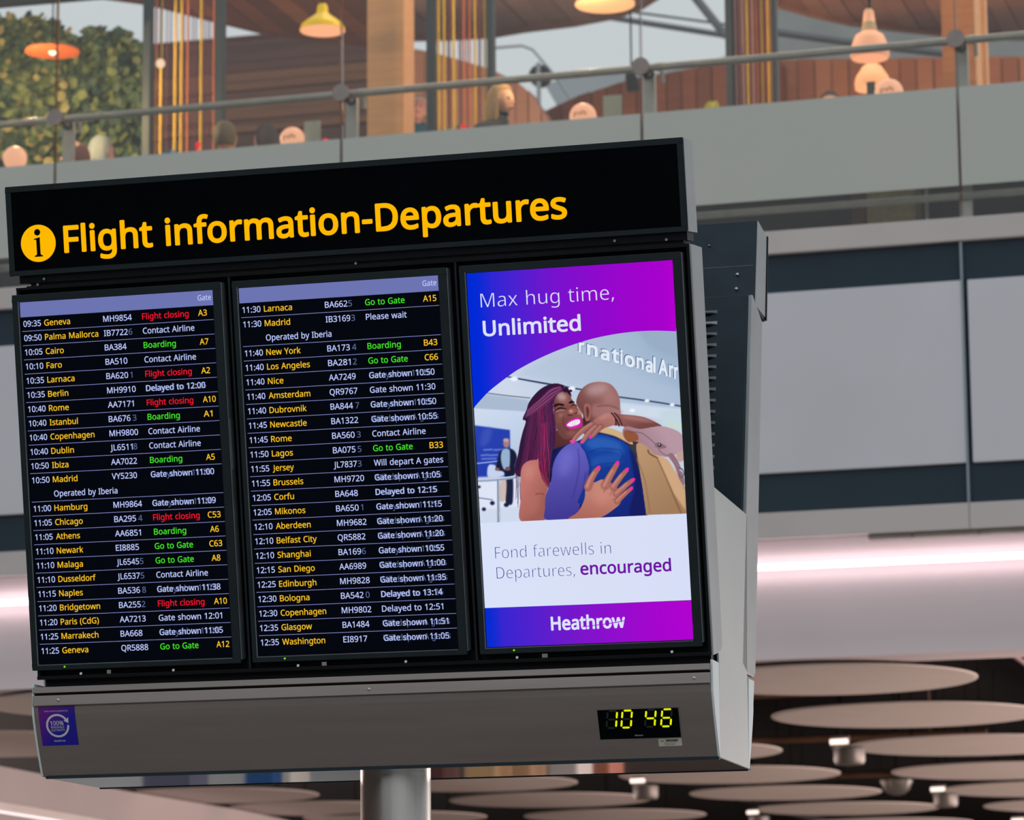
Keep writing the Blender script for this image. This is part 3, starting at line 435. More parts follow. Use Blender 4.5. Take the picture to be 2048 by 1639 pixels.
# --- the monitors
WS, HS = 0.573, 1.01867
AU = (0.0, 0.6497, 1.3038)
def monitor(i, label, u_l, u_r, v_t, v_b, disp_mat):
    a = AU[i]
    b = MB(); fw_ = 0.006
    tbox(b, u_l, u_r, HS * 0 + 0.0015, v_t, -0.035, fw_); tbox(b, u_l, u_r, v_b, -HS - 0.0015, -0.035, fw_)
    tbox(b, u_l, a - 0.0015, -HS - 0.0015, 0.0015, -0.035, fw_); tbox(b, a + WS + 0.0015, u_r, -HS - 0.0015, 0.0015, -0.035, fw_)
    m = b.build('screen', M_BEZEL, board, bevel=0.0012); m['label'] = label
    d = MB(); tbox(d, a - 0.0015, a + WS + 0.0015, -HS - 0.0015, 0.0015, -0.02, 0.0)
    d.build('display_panel', disp_mat, m)
    l = MB(); tbox(l, a - 0.004, a - 0.0015, -HS - 0.004, 0.003, 0.0, 0.0066); tbox(l, a - 0.0015, a + WS, -HS - 0.004, -HS - 0.002, 0.0, 0.0066)
    o = l.build('inner_edge', M_BEZEDGE, m)
    e = MB(); tbox(e, u_r + 0.0002, u_r + 0.003, v_b + 0.01, v_t - 0.002, -0.034, 0.0035); e.build('side_edge', M_BEZEDGE, m, bevel=0.0008)
    g = MB(); g.tube([T(a + 0.0765, v_b + 0.0085, 0.0055), T(a + 0.0765, v_b + 0.0085, 0.0075)], 0.0026, 12)
    o = g.build('power_light', emat('power_green', srgb(120, 235, 20)), m); o['label'] = 'green power light'
    return m
scr = [monitor(0, 'left portrait screen listing flights from 09:35 Geneva', -0.021, 0.5975, 0.0215, -1.0365, E_DISP),
       monitor(1, 'middle portrait screen listing flights from 11:30 Larnaca', 0.6325, 1.2475, 0.0205, -1.0365, E_DISP),
       monitor(2, 'right portrait screen with a purple advert of two people hugging', 1.2845, 1.9005, 0.0215, -1.0375, E_DISP)]

ROWS1 = [('09:35', 'Geneva', 'MH9854', 'Flight closing', 'A3', 'r', ''), ('09:50', 'Palma Mallorca', 'IB7722', 'Contact Airline', '', 'w', '6'),
 ('10:05', 'Cairo', 'BA384', 'Boarding', 'A7', 'g', ''), ('10:10', 'Faro', 'BA510', 'Contact Airline', '', 'w', ''),
 ('10:35', 'Larnaca', 'BA620', 'Flight closing', 'A2', 'r', ' 1'), ('10:35', 'Berlin', 'MH9910', 'Delayed to 12:00', '', 'w', ''),
 ('10:40', 'Rome', 'AA7171', 'Flight closing', 'A10', 'r', ''), ('10:40', 'Istanbul', 'BA676', 'Boarding', 'A1', 'g', ' 3'),
 ('10:40', 'Copenhagen', 'MH9800', 'Contact Airline', '', 'w', ''), ('10:40', 'Dublin', 'JL6511', 'Contact Airline', '', 'w', '8'),
 ('10:50', 'Ibiza', 'AA7022', 'Boarding', 'A5', 'g', ''), ('10:50', 'Madrid', 'VY5230', 'Gate shown 11:00', '', 'w', ''),
 ('', 'Operated by Iberia', '', '', '', 'o', ''), ('11:00', 'Hamburg', 'MH9864', 'Gate shown 11:09', '', 'w', ''),
 ('11:05', 'Chicago', 'BA295', 'Flight closing', 'C53', 'r', ' 4'), ('11:05', 'Athens', 'AA6851', 'Boarding', 'A6', 'g', ''),
 ('11:10', 'Newark', 'EI8885', 'Go to Gate', 'C63', 'g', ''), ('11:10', 'Malaga', 'JL6545', 'Go to Gate', 'A8', 'g', '5'),
 ('11:10', 'Dusseldorf', 'JL6537', 'Contact Airline', '', 'w', '5'), ('11:15', 'Naples', 'BA536', 'Gate shown 11:38', '', 'w', ' 8'),
 ('11:20', 'Bridgetown', 'BA255', 'Flight closing', 'A10', 'r', '2'), ('11:20', 'Paris (CdG)', 'AA7213', 'Gate shown 12:01', '', 'w', ''),
 ('11:25', 'Marrakech', 'BA668', 'Gate shown 11:05', '', 'w', ''), ('11:25', 'Geneva', 'QR5888', 'Go to Gate', 'A12', 'g', '')]
ROWS2 = [('11:30', 'Larnaca', 'BA662', 'Go to Gate', 'A15', 'g', '5'), ('11:30', 'Madrid', 'IB3169', 'Please wait', '', 'w', '3'),
 ('', 'Operated by Iberia', '', '', '', 'o', ''), ('11:40', 'New York', 'BA173', 'Boarding', 'B43', 'g', ' 4'),
 ('11:40', 'Los Angeles', 'BA281', 'Go to Gate', 'C66', 'g', ' 2'), ('11:40', 'Nice', 'AA7249', 'Gate shown 10:50', '', 'w', ''),
 ('11:40', 'Amsterdam', 'QR9767', 'Gate shown 11:30', '', 'w', ''), ('11:40', 'Dubrovnik', 'BA844', 'Gate shown 10:50', '', 'w', ' 7'),
 ('11:45', 'Newcastle', 'BA1322', 'Gate shown 10:55', '', 'W', ''), ('11:45', 'Rome', 'BA560', 'Contact Airline', '', 'w', ' 3'),
 ('11:50', 'Lagos', 'BA075', 'Go to Gate', 'B33', 'g', ' 5'), ('11:55', 'Jersey', 'JL7837', 'Will depart A gates', '', 'w', '3'),
 ('11:55', 'Brussels', 'MH9720', 'Gate shown 11:05', '', 'W', ''), ('12:05', 'Corfu', 'BA648', 'Delayed to 12:15', '', 'w', ''),
 ('12:05', 'Mikonos', 'BA650', 'Gate shown 11:15', '', 'w', ' 1'), ('12:10', 'Aberdeen', 'MH9682', 'Gate shown 11:20', '', 'W', ''),
 ('12:10', 'Belfast City', 'QR5882', 'Gate shown 11:20', '', 'W', ''), ('12:10', 'Shanghai', 'BA169', 'Gate shown 10:55', '', 'w', '6'),
 ('12:15', 'San Diego', 'AA6989', 'Gate shown 11:00', '', 'W', ''), ('12:25', 'Edinburgh', 'MH9828', 'Gate shown 11:35', '', 'W', ''),
 ('12:30', 'Bologna', 'BA542', 'Delayed to 13:14', '', 'w', ' 0'), ('12:30', 'Copenhagen', 'MH9802', 'Delayed to 12:51', '', 'w', ''),
 ('12:35', 'Glasgow', 'BA1484', 'Gate shown 11:51', '', 'W', ''), ('12:35', 'Washington', 'EI8917', 'Gate shown 11:05', '', 'W', '')]
def departures(m, a, rows):
    cap = 0.0164; em = cap * 0.955; WO = 0.012
    whites, ambers, greens, reds, ghosts, rules = MB(), MB(), MB(), MB(), MB(), MB()
    bar = MB(); quad(bar, a, a + WS, -0.0412 * HS, 0.0, 0.0006); bar.build('title_bar', E_BAR, m)
    lay(whites, T, 'Gate', a + 0.922 * WS, -0.0262 * HS, cap * 0.9, 0.0012, off=WO, width=0.0395)
    p = (0.9453 - 0.0803) / 22.0
    for k, (tm, ds, fl, stt, gt, c, gh) in enumerate(rows):
        vb = -(0.0682 + k * p) * HS + 0.0003
        if k < len(rows) - 1 and rows[k + 1][5] != 'o':
            quad(rules, a + 0.003, a + WS - 0.0012, -(0.0803 + k * p) * HS - 0.0006, -(0.0803 + k * p) * HS + 0.0006, 0.0006)
        g = {'r': reds, 'g': greens, 'w': whites, 'W': whites, 'o': whites}[c]
        if c == 'o':
            lay(whites, T, ds, a + 0.1247 * WS, vb, cap, 0.0012, width=0.1895, off=WO); continue
        lay(whites, T, tm, a + 0.0135 * WS, vb, cap, 0.0012, width=0.0525, off=WO)
        V, _, W = text_geo(ds); lay(ambers, T, ds, a + 0.1224 * WS, vb, cap, 0.0012, width=W * em, off=WO)
        V, _, W = text_geo(fl); lay(whites, T, fl, a + 0.4305 * WS, vb, cap, 0.0012, width=W * em * 0.985, off=WO)
        if gh:
            lay(ghosts, T, gh.strip(), a + 0.4305 * WS + W * em + 0.0015 + (0.004 if gh[0] == ' ' else 0.0), vb, cap, 0.001, off=WO * 0.3)
        V, _, W = text_geo(stt); lay(g, T, stt, a + 0.6322 * WS, vb, cap, 0.0012, width=W * em, off=WO)
        if c == 'W':
            V, _, W = text_geo('Will depart A gates'); lay(ghosts, T, 'Will depart A gates', a + 0.631 * WS, vb - 0.0002, cap, 0.001, width=W * em * 0.97, off=0)
        elif c == 'w' and stt[0] in 'DG' and k % 3:
            V, _, W = text_geo('Delayed to 11:26'); lay(ghosts, T, 'Delayed to 11:26', a + 0.636 * WS, vb - 0.0002, cap, 0.001, width=W * em, off=0)
        if gt:
            V, _, W = text_geo(gt); lay(ambers, T, gt, a + (0.9205 if gt[0] == 'A' else 0.913) * WS, vb, cap, 0.0012, width=W * em * 0.97, off=WO * 1.3)
    for mb_, nm, mt, lb in ((whites, 'lettering', E_WHITE, 'white times, flight numbers and remarks'), (ambers, 'lettering', E_AMBER_ROW, 'amber destinations and gates'),
                        (greens, 'lettering', E_GREEN, 'green remarks'), (reds, 'lettering', E_RED, 'red remarks'), (ghosts, 'lettering', E_GHOST, 'faded letters of the previous page'), (rules, 'row_lines', E_RULE, 'thin blue row lines')):
        if mb_.v: ob_ = mb_.build(nm, mt, m); ob_['label'] = lb; ob_['kind'] = 'stuff'
departures(scr[0], AU[0], ROWS1)
departures(scr[1], AU[1], ROWS2)
# ------------------------------------------------------------------ the advert on the right screen
H_INV = np.linalg.inv(np.array([[0.002508063120418912, -0.00012721572840454628, -2.2752520941337155], [8.634161384673548e-05, 0.0013675183300802273, -0.8282062940071655], [2.725473804135155e-05, -1.1063269175219542e-06, 1.0]]))
# the picture of the advert is drawn in its own 2029 x 1639 units, at half that size
CW, CH = 1015, 820
IMG = np.zeros((CH, CW, 3))
def lin(c): return np.array(c, float)
def box_blur(a, r):
    r = int(round(r))
    if r < 1: return a
    for ax in (0, 1):
        for _ in range(2):
            pad = [(0, 0)] * a.ndim; pad[ax] = (r + 1, r)
            c = np.cumsum(np.pad(a, pad, mode='edge'), axis=ax)
            n = a.shape[ax]
            a = (np.take(c, range(2 * r + 1, 2 * r + 1 + n), axis=ax) - np.take(c, range(0, n), axis=ax)) / (2 * r + 1)
    return a
def spline(P, closed=True, n=8):
    P = np.array(P, float); N = len(P); out = []
    for i in range(N if closed else N - 1):
        if closed: p0, p1, p2, p3 = P[i - 1], P[i], P[(i + 1) % N], P[(i + 2) % N]
        else: p0, p1, p2, p3 = P[max(i - 1, 0)], P[i], P[i + 1], P[min(i + 2, N - 1)]
        for t in np.arange(n) / n:
            out.append(0.5 * (2 * p1 + (p2 - p0) * t + (2 * p0 - 5 * p1 + 4 * p2 - p3) * t * t + (3 * p1 - p0 - 3 * p2 + p3) * t ** 3))
    if not closed: out.append(P[-1])
    return np.array(out)
def comp(mask, x0, y0, col, alpha=1.0, col2=None, axis=None):
    h, w_ = mask.shape; sub = IMG[y0:y0 + h, x0:x0 + w_]
    c = lin(col)
    if col2 is not None:      # gradient from point axis[0] (col) to axis[1] (col2)
        yy, xx = np.mgrid[y0:y0 + h, x0:x0 + w_]; a, b = np.array(axis[0]) / 2, np.array(axis[1]) / 2
        d = b - a; t = np.clip(((xx - a[0]) * d[0] + (yy - a[1]) * d[1]) / (d @ d), 0, 1)[..., None]
        c = lin(col) * (1 - t) + lin(col2) * t
    m = (mask * alpha)[..., None]; IMG[y0:y0 + h, x0:x0 + w_] = sub * (1 - m) + c * m
def poly(P, col, smooth=True, alpha=1.0, soft=1, col2=None, axis=None):
    P = np.array(P, float)
    if smooth: P = spline(P)
    P = P / 2; pad = int(soft * 3 + 3)
    x0 = max(0, int(P[:, 0].min()) - pad); x1 = min(CW, int(P[:, 0].max()) + pad + 1)
    y0 = max(0, int(P[:, 1].min()) - pad); y1 = min(CH, int(P[:, 1].max()) + pad + 1)
    if x1 <= x0 or y1 <= y0: return
    ex0, ey0 = x0 - pad, y0 - pad; h, w_ = y1 - y0 + 2 * pad, x1 - x0 + 2 * pad
    S = 2; acc = np.zeros((h * S, w_))
    A = P; B = np.roll(P, -1, axis=0)
    for r in range(h * S):
        yc = ey0 + (r + 0.5) / S
        cr = (A[:, 1] <= yc) != (B[:, 1] <= yc)
        if not cr.any(): continue
        xs = np.sort(A[cr, 0] + (yc - A[cr, 1]) / (B[cr, 1] - A[cr, 1]) * (B[cr, 0] - A[cr, 0])) - ex0
        for a, b in zip(xs[::2], xs[1::2]):
            a = min(max(a, 0), w_ - 1e-3); b = min(max(b, 0), w_ - 1e-3)
            ia, ib = int(a), int(b)
            if ia == ib: acc[r, ia] += b - a
            else:
                acc[r, ia] += ia + 1 - a; acc[r, ia + 1:ib] += 1; acc[r, ib] += b - ib
    m = acc.reshape(h, S, w_).mean(1)
    if soft > 1: m = box_blur(m, soft / 2)
    m = m[pad:pad + y1 - y0, pad:pad + x1 - x0]
    comp(np.clip(m, 0, 1), x0, y0, col, alpha, col2, axis)
def stroke(P, wd, col, alpha=1.0, soft=1, curve=True, **k):
    P = spline(P, False, 6) if curve and len(P) > 2 else np.array(P, float)
    n = len(P); wds = np.interp(np.linspace(0, 1, n), np.linspace(0, 1, len(wd)), wd) if isinstance(wd, (list, tuple)) else np.full(n, wd)
    t = np.gradient(P, axis=0); t /= np.maximum(np.linalg.norm(t, axis=1, keepdims=True), 1e-6); nn = np.stack([-t[:, 1], t[:, 0]], 1)
    Lf = P + nn * wds[:, None] / 2; Rt = P - nn * wds[:, None] / 2
    def cap_(c, d, r): 
        th = np.linspace(-PI / 2, PI / 2, 7)[1:-1]; q = np.array([d[1], -d[0]])
        return np.array([c + (d * math.cos(a) - q * math.sin(a)) * r for a in th])
    e1 = cap_(P[-1], t[-1], wds[-1] / 2)[::-1]; e0 = cap_(P[0], -t[0], wds[0] / 2)[::-1]
    poly(np.concatenate([Lf, e1, Rt[::-1], e0]), col, False, alpha, soft, **k)
def ell(cx, cy, rx_, ry_, col, rot=0, alpha=1.0, soft=1, **k):
    a = np.linspace(0, 2 * PI, 28, endpoint=False); c, s = math.cos(rot), math.sin(rot)
    poly(np.stack([cx + rx_ * np.cos(a) * c - ry_ * np.sin(a) * s, cy + rx_ * np.cos(a) * s + ry_ * np.sin(a) * c], 1), col, False, alpha, soft, **k)

# airport hall behind the couple
IMG[:] = (196, 208, 228)
poly([(150, 80), (2029, 80), (2029, 720), (150, 720)], (205, 216, 234), False, col2=(158, 180, 206), axis=((600, 700), (1500, 60)))
poly([(1450, 60), (1830, 60), (1830, 330), (1560, 210)], (150, 168, 192), False, soft=20, alpha=0.6)
poly([(800, 260), (1300, 380), (1800, 540), (1800, 700), (1300, 560), (500, 430)], (176, 194, 216), False, soft=30, alpha=0.6)
poly([(180, 560), (620, 620), (620, 720), (180, 690)], (170, 186, 208), False, soft=8)
poly([(1330, 640), (1810, 690), (1810, 780), (1330, 740)], (206, 218, 234), False, soft=10)
stroke([(440, 438), (740, 492), (1060, 545)], [9, 13, 10], (40, 52, 84), soft=2)
stroke([(1320, 598), (1560, 630), (1800, 668)], 11, (52, 64, 96), soft=2)
stroke([(280, 566), (450, 588), (630, 606)], 6, (70, 84, 112), soft=2)
for x, y, r in ((505, 457, 30), (955, 532, 28), (1540, 627, 20), (1735, 658, 20), (1425, 703, 22)):
    ell(x, y, r, r * 0.6, (238, 244, 255), soft=3)
poly([(180, 688), (640, 715), (640, 1300), (180, 1300)], (205, 218, 238), False, soft=2, col2=(176, 196, 224), axis=((300, 700), (500, 1200)))
poly([(180, 1040), (640, 1080), (640, 1639), (180, 1639)], (208, 218, 238), False, soft=30)
poly([(193, 820), (470, 856), (474, 1222), (205, 1236)], (42, 66, 178), False, soft=3, col2=(34, 60, 168), axis=((200, 800), (450, 1200)))
poly([(260, 860), (330, 850), (300, 960), (240, 980)], (74, 92, 190), soft=14, alpha=0.6)
for y_, x0_, x1_ in ((1008, 265, 330), (1008, 345, 425), (1050, 245, 300), (1050, 308, 372), (1078, 250, 360)):
    stroke([(x0_, y_ + 4), (x1_, y_)], 13, (120, 140, 220), soft=3, curve=False, alpha=0.8)
stroke([(205, 1118), (400, 1096)], 10, (150, 170, 225), soft=2, curve=False)
poly([(215, 1225), (520, 1215), (540, 1450), (240, 1480)], (222, 228, 245), False, soft=8)
poly([(300, 1135), (350, 1130), (420, 1180), (410, 1215), (300, 1225)], (196, 210, 238), soft=4)
poly([(430, 1205), (488, 1200), (490, 1410), (462, 1440), (436, 1430)], (30, 36, 64), soft=4)
poly([(395, 1260), (440, 1250), (430, 1400), (385, 1395)], (205, 185, 175), soft=5)
poly([(392, 1022), (430, 1002), (470, 1000), (505, 1020), (524, 1070), (508, 1140), (505, 1205), (445, 1215), (418, 1180), (360, 1160), (376, 1080)], (24, 30, 58), soft=3)
poly([(412, 1010), (462, 1006), (470, 1060), (462, 1150), (420, 1160), (398, 1080)], (150, 176, 208), soft=3)
ell(442, 960, 25, 34, (168, 124, 126), soft=3)
ell(440, 935, 24, 14, (196, 160, 160), soft=3)
ell(370, 1162, 18, 12, (140, 90, 90), soft=2); ell(452, 1158, 20, 16, (120, 78, 80), soft=2)
stroke([(213, 1250), (360, 1242), (512, 1222)], 24, (148, 166, 196), soft=2)
stroke([(213, 1244), (360, 1235), (512, 1215)], 6, (220, 228, 242), soft=1)
stroke([(378, 1250), (379, 1580)], 22, (138, 148, 172), soft=2, curve=False)
stroke([(384, 1250), (385, 1580)], 6, (190, 200, 216), soft=1, curve=False)
for x, y, r in ((330, 1426, 18), (264, 1474, 16), (438, 1440, 18), (474, 1412, 10), (228, 1300, 12)): ell(x, y, r, r * 0.9, (28, 34, 66), soft=3)
stroke([(225, 1385), (330, 1400)], 9, (120, 134, 168), soft=2, curve=False)
poly([(1640, 700), (1830, 700), (1830, 900), (1650, 850)], (196, 214, 224), False, soft=14)
poly([(1700, 800), (1830, 810), (1830, 850), (1700, 830)], (205, 222, 190), False, soft=8, alpha=0.5)

# woman: hair, face, top, arm
SK = (112, 66, 64)
poly([(850, 494), (790, 498), (720, 530), (660, 585), (618, 645), (600, 700), (570, 770), (594, 790), (570, 870), (548, 960), (532, 1050), (512, 1120), (505, 1180), (540, 1220), (590, 1190), (640, 1110), (700, 1080), (745, 1120), (750, 1270), (772, 1300), (790, 1180), (800, 1050), (830, 980), (838, 900), (826, 800), (812, 720), (812, 640), (850, 585), (900, 560), (946, 600), (946, 566), (915, 520)], (52, 24, 58), soft=1)
poly([(690, 1070), (790, 1020), (825, 1060), (815, 1180), (790, 1260), (740, 1240)], (16, 12, 26))
poly([(830, 860), (960, 920), (905, 990), (850, 1060), (826, 1095), (790, 1070), (770, 1040), (820, 960)], (94, 52, 52), col2=(70, 36, 42), axis=((900, 900), (800, 1080)))
stroke([(790, 1020), (815, 1040), (838, 1058)], 3, (214, 190, 160))
poly([(812, 640), (840, 585), (885, 556), (930, 574), (958, 620), (985, 660), (1010, 700), (1036, 760), (1050, 810), (1036, 858), (1000, 895), (950, 920), (905, 928), (868, 905), (840, 860), (824, 790), (814, 720)], SK, col2=(136, 80, 74), axis=((830, 800), (1000, 700)))
ell(876, 598, 40, 32, (196, 164, 166), rot=0.5, alpha=0.8, soft=14)
ell(905, 640, 46, 22, (150, 104, 104), alpha=0.5, soft=12)
ell(850, 765, 26, 40, (140, 88, 82), alpha=0.55, soft=14)
ell(1010, 720, 26, 30, (150, 92, 84), alpha=0.7, soft=10)
poly([(806, 668), (830, 652), (862, 648), (892, 656), (888, 668), (852, 663), (822, 676)], (36, 18, 24))
poly([(928, 644), (946, 628), (962, 628), (976, 640), (962, 644), (944, 650)], (36, 18, 24))
stroke([(826, 706), (846, 690), (872, 684), (900, 690), (908, 696)], [5, 9, 9, 6], (30, 14, 22))
stroke([(832, 712), (862, 702), (900, 700)], 6, (186, 160, 160), alpha=0.8)
stroke([(950, 672), (966, 658), (984, 662), (992, 668)], [5, 8, 6], (30, 14, 22))
ell(960, 712, 38, 24, (152, 92, 80), rot=-0.2, soft=8)
ell(948, 708, 15, 11, (206, 156, 146), soft=6)
stroke([(925, 735), (940, 742), (958, 736)], 7, (56, 26, 30)); stroke([(972, 728), (988, 724), (996, 714)], 6, (56, 26, 30))
stroke([(890, 748), (886, 790), (900, 830), (930, 862)], 6, (76, 40, 44), alpha=0.7, soft=3)
poly([(904, 816), (925, 788), (960, 768), (1000, 758), (1026, 772), (1036, 800), (1024, 826), (985, 842), (945, 846), (918, 834)], (206, 32, 168))
poly([(914, 818), (935, 796), (968, 780), (1004, 772), (1018, 786), (1012, 806), (985, 818), (950, 828), (926, 830)], (246, 240, 244))
for x_ in (940, 958, 976, 994): stroke([(x_, 790 - (x_ - 940) * 0.25), (x_ + 4, 826 - (x_ - 940) * 0.2)], 2, (170, 140, 160), curve=False)
stroke([(912, 820), (950, 834), (990, 824), (1022, 800)], [3, 7, 7, 3], (222, 60, 180))
ell(950, 880, 40, 18, (146, 92, 84), alpha=0.7, soft=10)
ell(880, 730, 34, 26, (150, 96, 88), alpha=0.6, soft=14)
ell(1012, 716, 14, 16, (196, 140, 130), alpha=0.7, soft=6)
ell(868, 742, 12, 10, (186, 134, 128), alpha=0.6, soft=8)
# braids
for i in range(44):
    f = i / 43.0; r_ = random.random()
    xs = 850 - 200 * f + 8 * r_
    top = (835 - 205 * f, 520 + 190 * f ** 1.5); mid1 = (812 - 200 * f ** 0.8 + 6 * r_, 650 + 110 * f); mid2 = (824 - 240 * f + 10 * r_, 850 + 40 * r_)
    end = (790 - 265 * f + 26 * r_, 1240 - 90 * f + 60 * r_ - (60 if f < 0.2 else 0))
    cc = (88, 40, 84) if r_ < 0.5 else ((64, 28, 66) if r_ < 0.84 else (126, 38, 84))
    stroke([top, mid1, mid2, ((mid2[0] + end[0]) / 2 + 6, (mid2[1] + end[1]) / 2), end], [5, 8, 8, 7, 5], cc, alpha=0.85)
for i in range(9):
    r_ = random.random(); x_ = 600 + i * 18
    stroke([(x_ + 60, 640 + i * 3), (x_ + 20 + 10 * r_, 900), (x_ - 20, 1050), (x_ - 48 + 12 * r_, 1180)], [4, 7, 7, 5], (124, 34, 78), alpha=0.6)
for i in range(6):
    stroke([(722 + i * 7, 800), (718 + i * 9, 960), (714 + i * 12, 1080), (736 + i * 8, 1200 + 18 * i)], [5, 9, 9, 6], ((160, 38, 88), (96, 36, 78), (176, 54, 106))[i % 3], alpha=0.6)
for k in range(10):   # braids swept across the crown
    o_ = k * 11
    stroke([(590 + o_ * 0.2, 760 - o_ * 0.6), (680 + o_ * 0.4, 706 - o_), (770 + o_ * 0.2, 640 - o_), (840 + o_ * 0.3, 566 - o_ * 0.5), (905, 520)], [7, 11, 11, 8, 5], ((122, 52, 100), (72, 28, 66), (150, 84, 128))[k % 3], alpha=0.85)
for k in range(7): ell(880 + k * 11, 520 + (k % 3) * 12 + k * 5, 12, 10, (44, 20, 54))
for k, x_ in enumerate((516, 524, 532, 545)): stroke([(x_, 1170), (x_ + 2, 1300), (x_ - 2 + 6 * (k % 2), 1400 + 30 * (k % 3))], [5, 4, 2], (66, 26, 60))
poly([(556, 1170), (580, 1120), (630, 1092), (690, 1096), (728, 1150), (765, 1230), (770, 1290), (750, 1360), (742, 1480), (742, 1556), (552, 1564), (550, 1400), (552, 1250)], (158, 92, 84), col2=(190, 116, 108), axis=((740, 1400), (580, 1300)))
poly([(700, 1110), (740, 1170), (770, 1250), (770, 1300), (730, 1210), (700, 1160)], (96, 34, 60), soft=4)
ell(615, 1180, 42, 60, (206, 138, 128), rot=0.2, alpha=0.6, soft=22)
ell(640, 1430, 60, 90, (184, 112, 102), alpha=0.5, soft=26)
stroke([(668, 1356), (700, 1350), (735, 1356)], 5, (110, 58, 56), soft=2)
for k in range(5): stroke([(690 + k * 10, 1040), (700 + k * 10, 1150), (722 + k * 9, 1240 + 14 * k)], [7, 8, 5], ((150, 34, 84), (84, 28, 66))[k % 2], alpha=0.9)

# man: head, shirt, waistcoat
poly([(800, 1010), (1000, 940), (1180, 860), (1420, 930), (1480, 1060), (1540, 1300), (1540, 1540), (760, 1556)], (18, 26, 84), False, soft=3)
poly([(990, 650), (1000, 590), (1040, 528), (1100, 490), (1180, 480), (1252, 496), (1300, 545), (1326, 610), (1332, 700), (1330, 760), (1250, 800), (1150, 810), (1075, 800), (1040, 790), (1042, 740), (1018, 700)], (118, 72, 70), col2=(156, 108, 104), axis=((1050, 700), (1240, 560)))
ell(1150, 540, 90, 44, (192, 160, 164), rot=-0.2, alpha=0.7, soft=26)
ell(1240, 610, 50, 60, (176, 130, 126), alpha=0.5, soft=24)
poly([(1120, 660), (1220, 660), (1330, 700), (1330, 740), (1240, 745), (1150, 760), (1110, 740)], (172, 120, 120), soft=14, alpha=0.7)
stroke([(1150, 672), (1240, 664), (1318, 690)], 6, (96, 56, 56), soft=4, alpha=0.8)
poly([(1040, 810), (1046, 760), (1100, 790), (1140, 780), (1110, 830), (1060, 850)], (70, 38, 42), soft=3)
poly([(1050, 670), (1068, 650), (1094, 660), (1102, 700), (1098, 750), (1080, 785), (1064, 782), (1056, 740)], (162, 102, 94))
poly([(1064, 682), (1080, 676), (1090, 706), (1084, 750), (1072, 760)], (96, 52, 52), soft=3)
poly([(940, 960), (990, 950), (1030, 975), (1060, 1040), (1086, 1140), (1076, 1230), (1050, 1310), (1020, 1400), (1000, 1500), (940, 1552), (750, 1554), (742, 1460), (750, 1360), (790, 1250), (802, 1150), (828, 1070), (880, 1000)], (96, 92, 186), col2=(66, 58, 146), axis=((880, 1050), (960, 1500)))
ell(905, 1110, 56, 110, (118, 114, 206), rot=0.3, alpha=0.6, soft=30)
for a_ in ([(1000, 1000), (1010, 1120), (990, 1260), (960, 1380)], [(1060, 1180), (1040, 1300), (1010, 1400)], [(1084, 1170), (1050, 1240)]): stroke(a_, 7, (54, 48, 128), alpha=0.7, soft=5)
poly([(1016, 962), (1060, 925), (1120, 893), (1180, 888), (1250, 905), (1340, 940), (1400, 985), (1440, 1060), (1480, 1170), (1505, 1300), (1526, 1515), (1200, 1530), (1010, 1430), (1000, 1410), (1010, 1380), (1050, 1290), (1086, 1180), (1070, 1060)], (22, 66, 158), col2=(22, 40, 122), axis=((1150, 1000), (1400, 1450)))
poly([(1060, 960), (1130, 910), (1240, 920), (1330, 960), (1350, 1050), (1240, 1010), (1130, 1010)], (52, 104, 188), soft=16, alpha=0.7)
poly([(1110, 1080), (1230, 1040), (1340, 1060), (1300, 1120), (1180, 1130), (1120, 1170)], (44, 92, 178), soft=14, alpha=0.6)
for a_ in ([(1080, 1036), (1160, 1000), (1240, 1000), (1330, 1010)], [(1096, 1152), (1180, 1120), (1290, 1110)], [(1330, 1010), (1350, 1060), (1300, 1110)], [(1030, 980), (1070, 1040), (1096, 1150), (1080, 1260)]): stroke(a_, 5, (16, 36, 104), soft=3, alpha=0.8)
poly([(1400, 1000), (1440, 1060), (1490, 1200), (1515, 1400), (1525, 1515), (1400, 1520), (1440, 1300), (1420, 1120)], (22, 26, 90), soft=8, alpha=0.8)

# bag on his shoulder, her arms over it
poly([(1390, 960), (1440, 930), (1520, 930), (1600, 1010), (1500, 1200), (1440, 1050)], (60, 48, 52), soft=3)
poly([(1450, 970), (1500, 930), (1580, 1000), (1700, 1120), (1800, 1240), (1834, 1300), (1845, 1505), (1530, 1514), (1502, 1300), (1470, 1110)], (186, 148, 112), False, col2=(160, 124, 92), axis=((1500, 1000), (1750, 1450)))
poly([(1600, 1040), (1700, 1080), (1800, 1240), (1834, 1330), (1836, 1480), (1740, 1340), (1660, 1180)], (206, 166, 128), False, soft=6)
stroke([(1620, 1080), (1700, 1260), (1800, 1500)], 9, (120, 88, 62), soft=3)
stroke([(1545, 1010), (1560, 1040), (1620, 1072)], 9, (96, 66, 50), soft=2)
poly([(1398, 968), (1456, 970), (1452, 1056)], (58, 58, 70), False)
stroke([(1460, 1080), (1520, 1250), (1560, 1500)], 8, (142, 108, 80), soft=4)
poly([(1150, 868), (1170, 846), (1230, 836), (1330, 868), (1400, 920), (1430, 966), (1380, 952), (1290, 905), (1200, 880)], (208, 174, 132))
stroke([(1160, 872), (1290, 905), (1400, 962)], 6, (110, 84, 84), soft=2)
poly([(1240, 720), (1330, 732), (1430, 740), (1520, 756), (1600, 790), (1655, 828), (1560, 850), (1430, 850), (1340, 824), (1270, 812)], (146, 90, 86), col2=(120, 70, 68), axis=((1400, 740), (1450, 850)))
ell(1470, 768, 130, 14, (190, 140, 136), rot=0.16, alpha=0.6, soft=12)
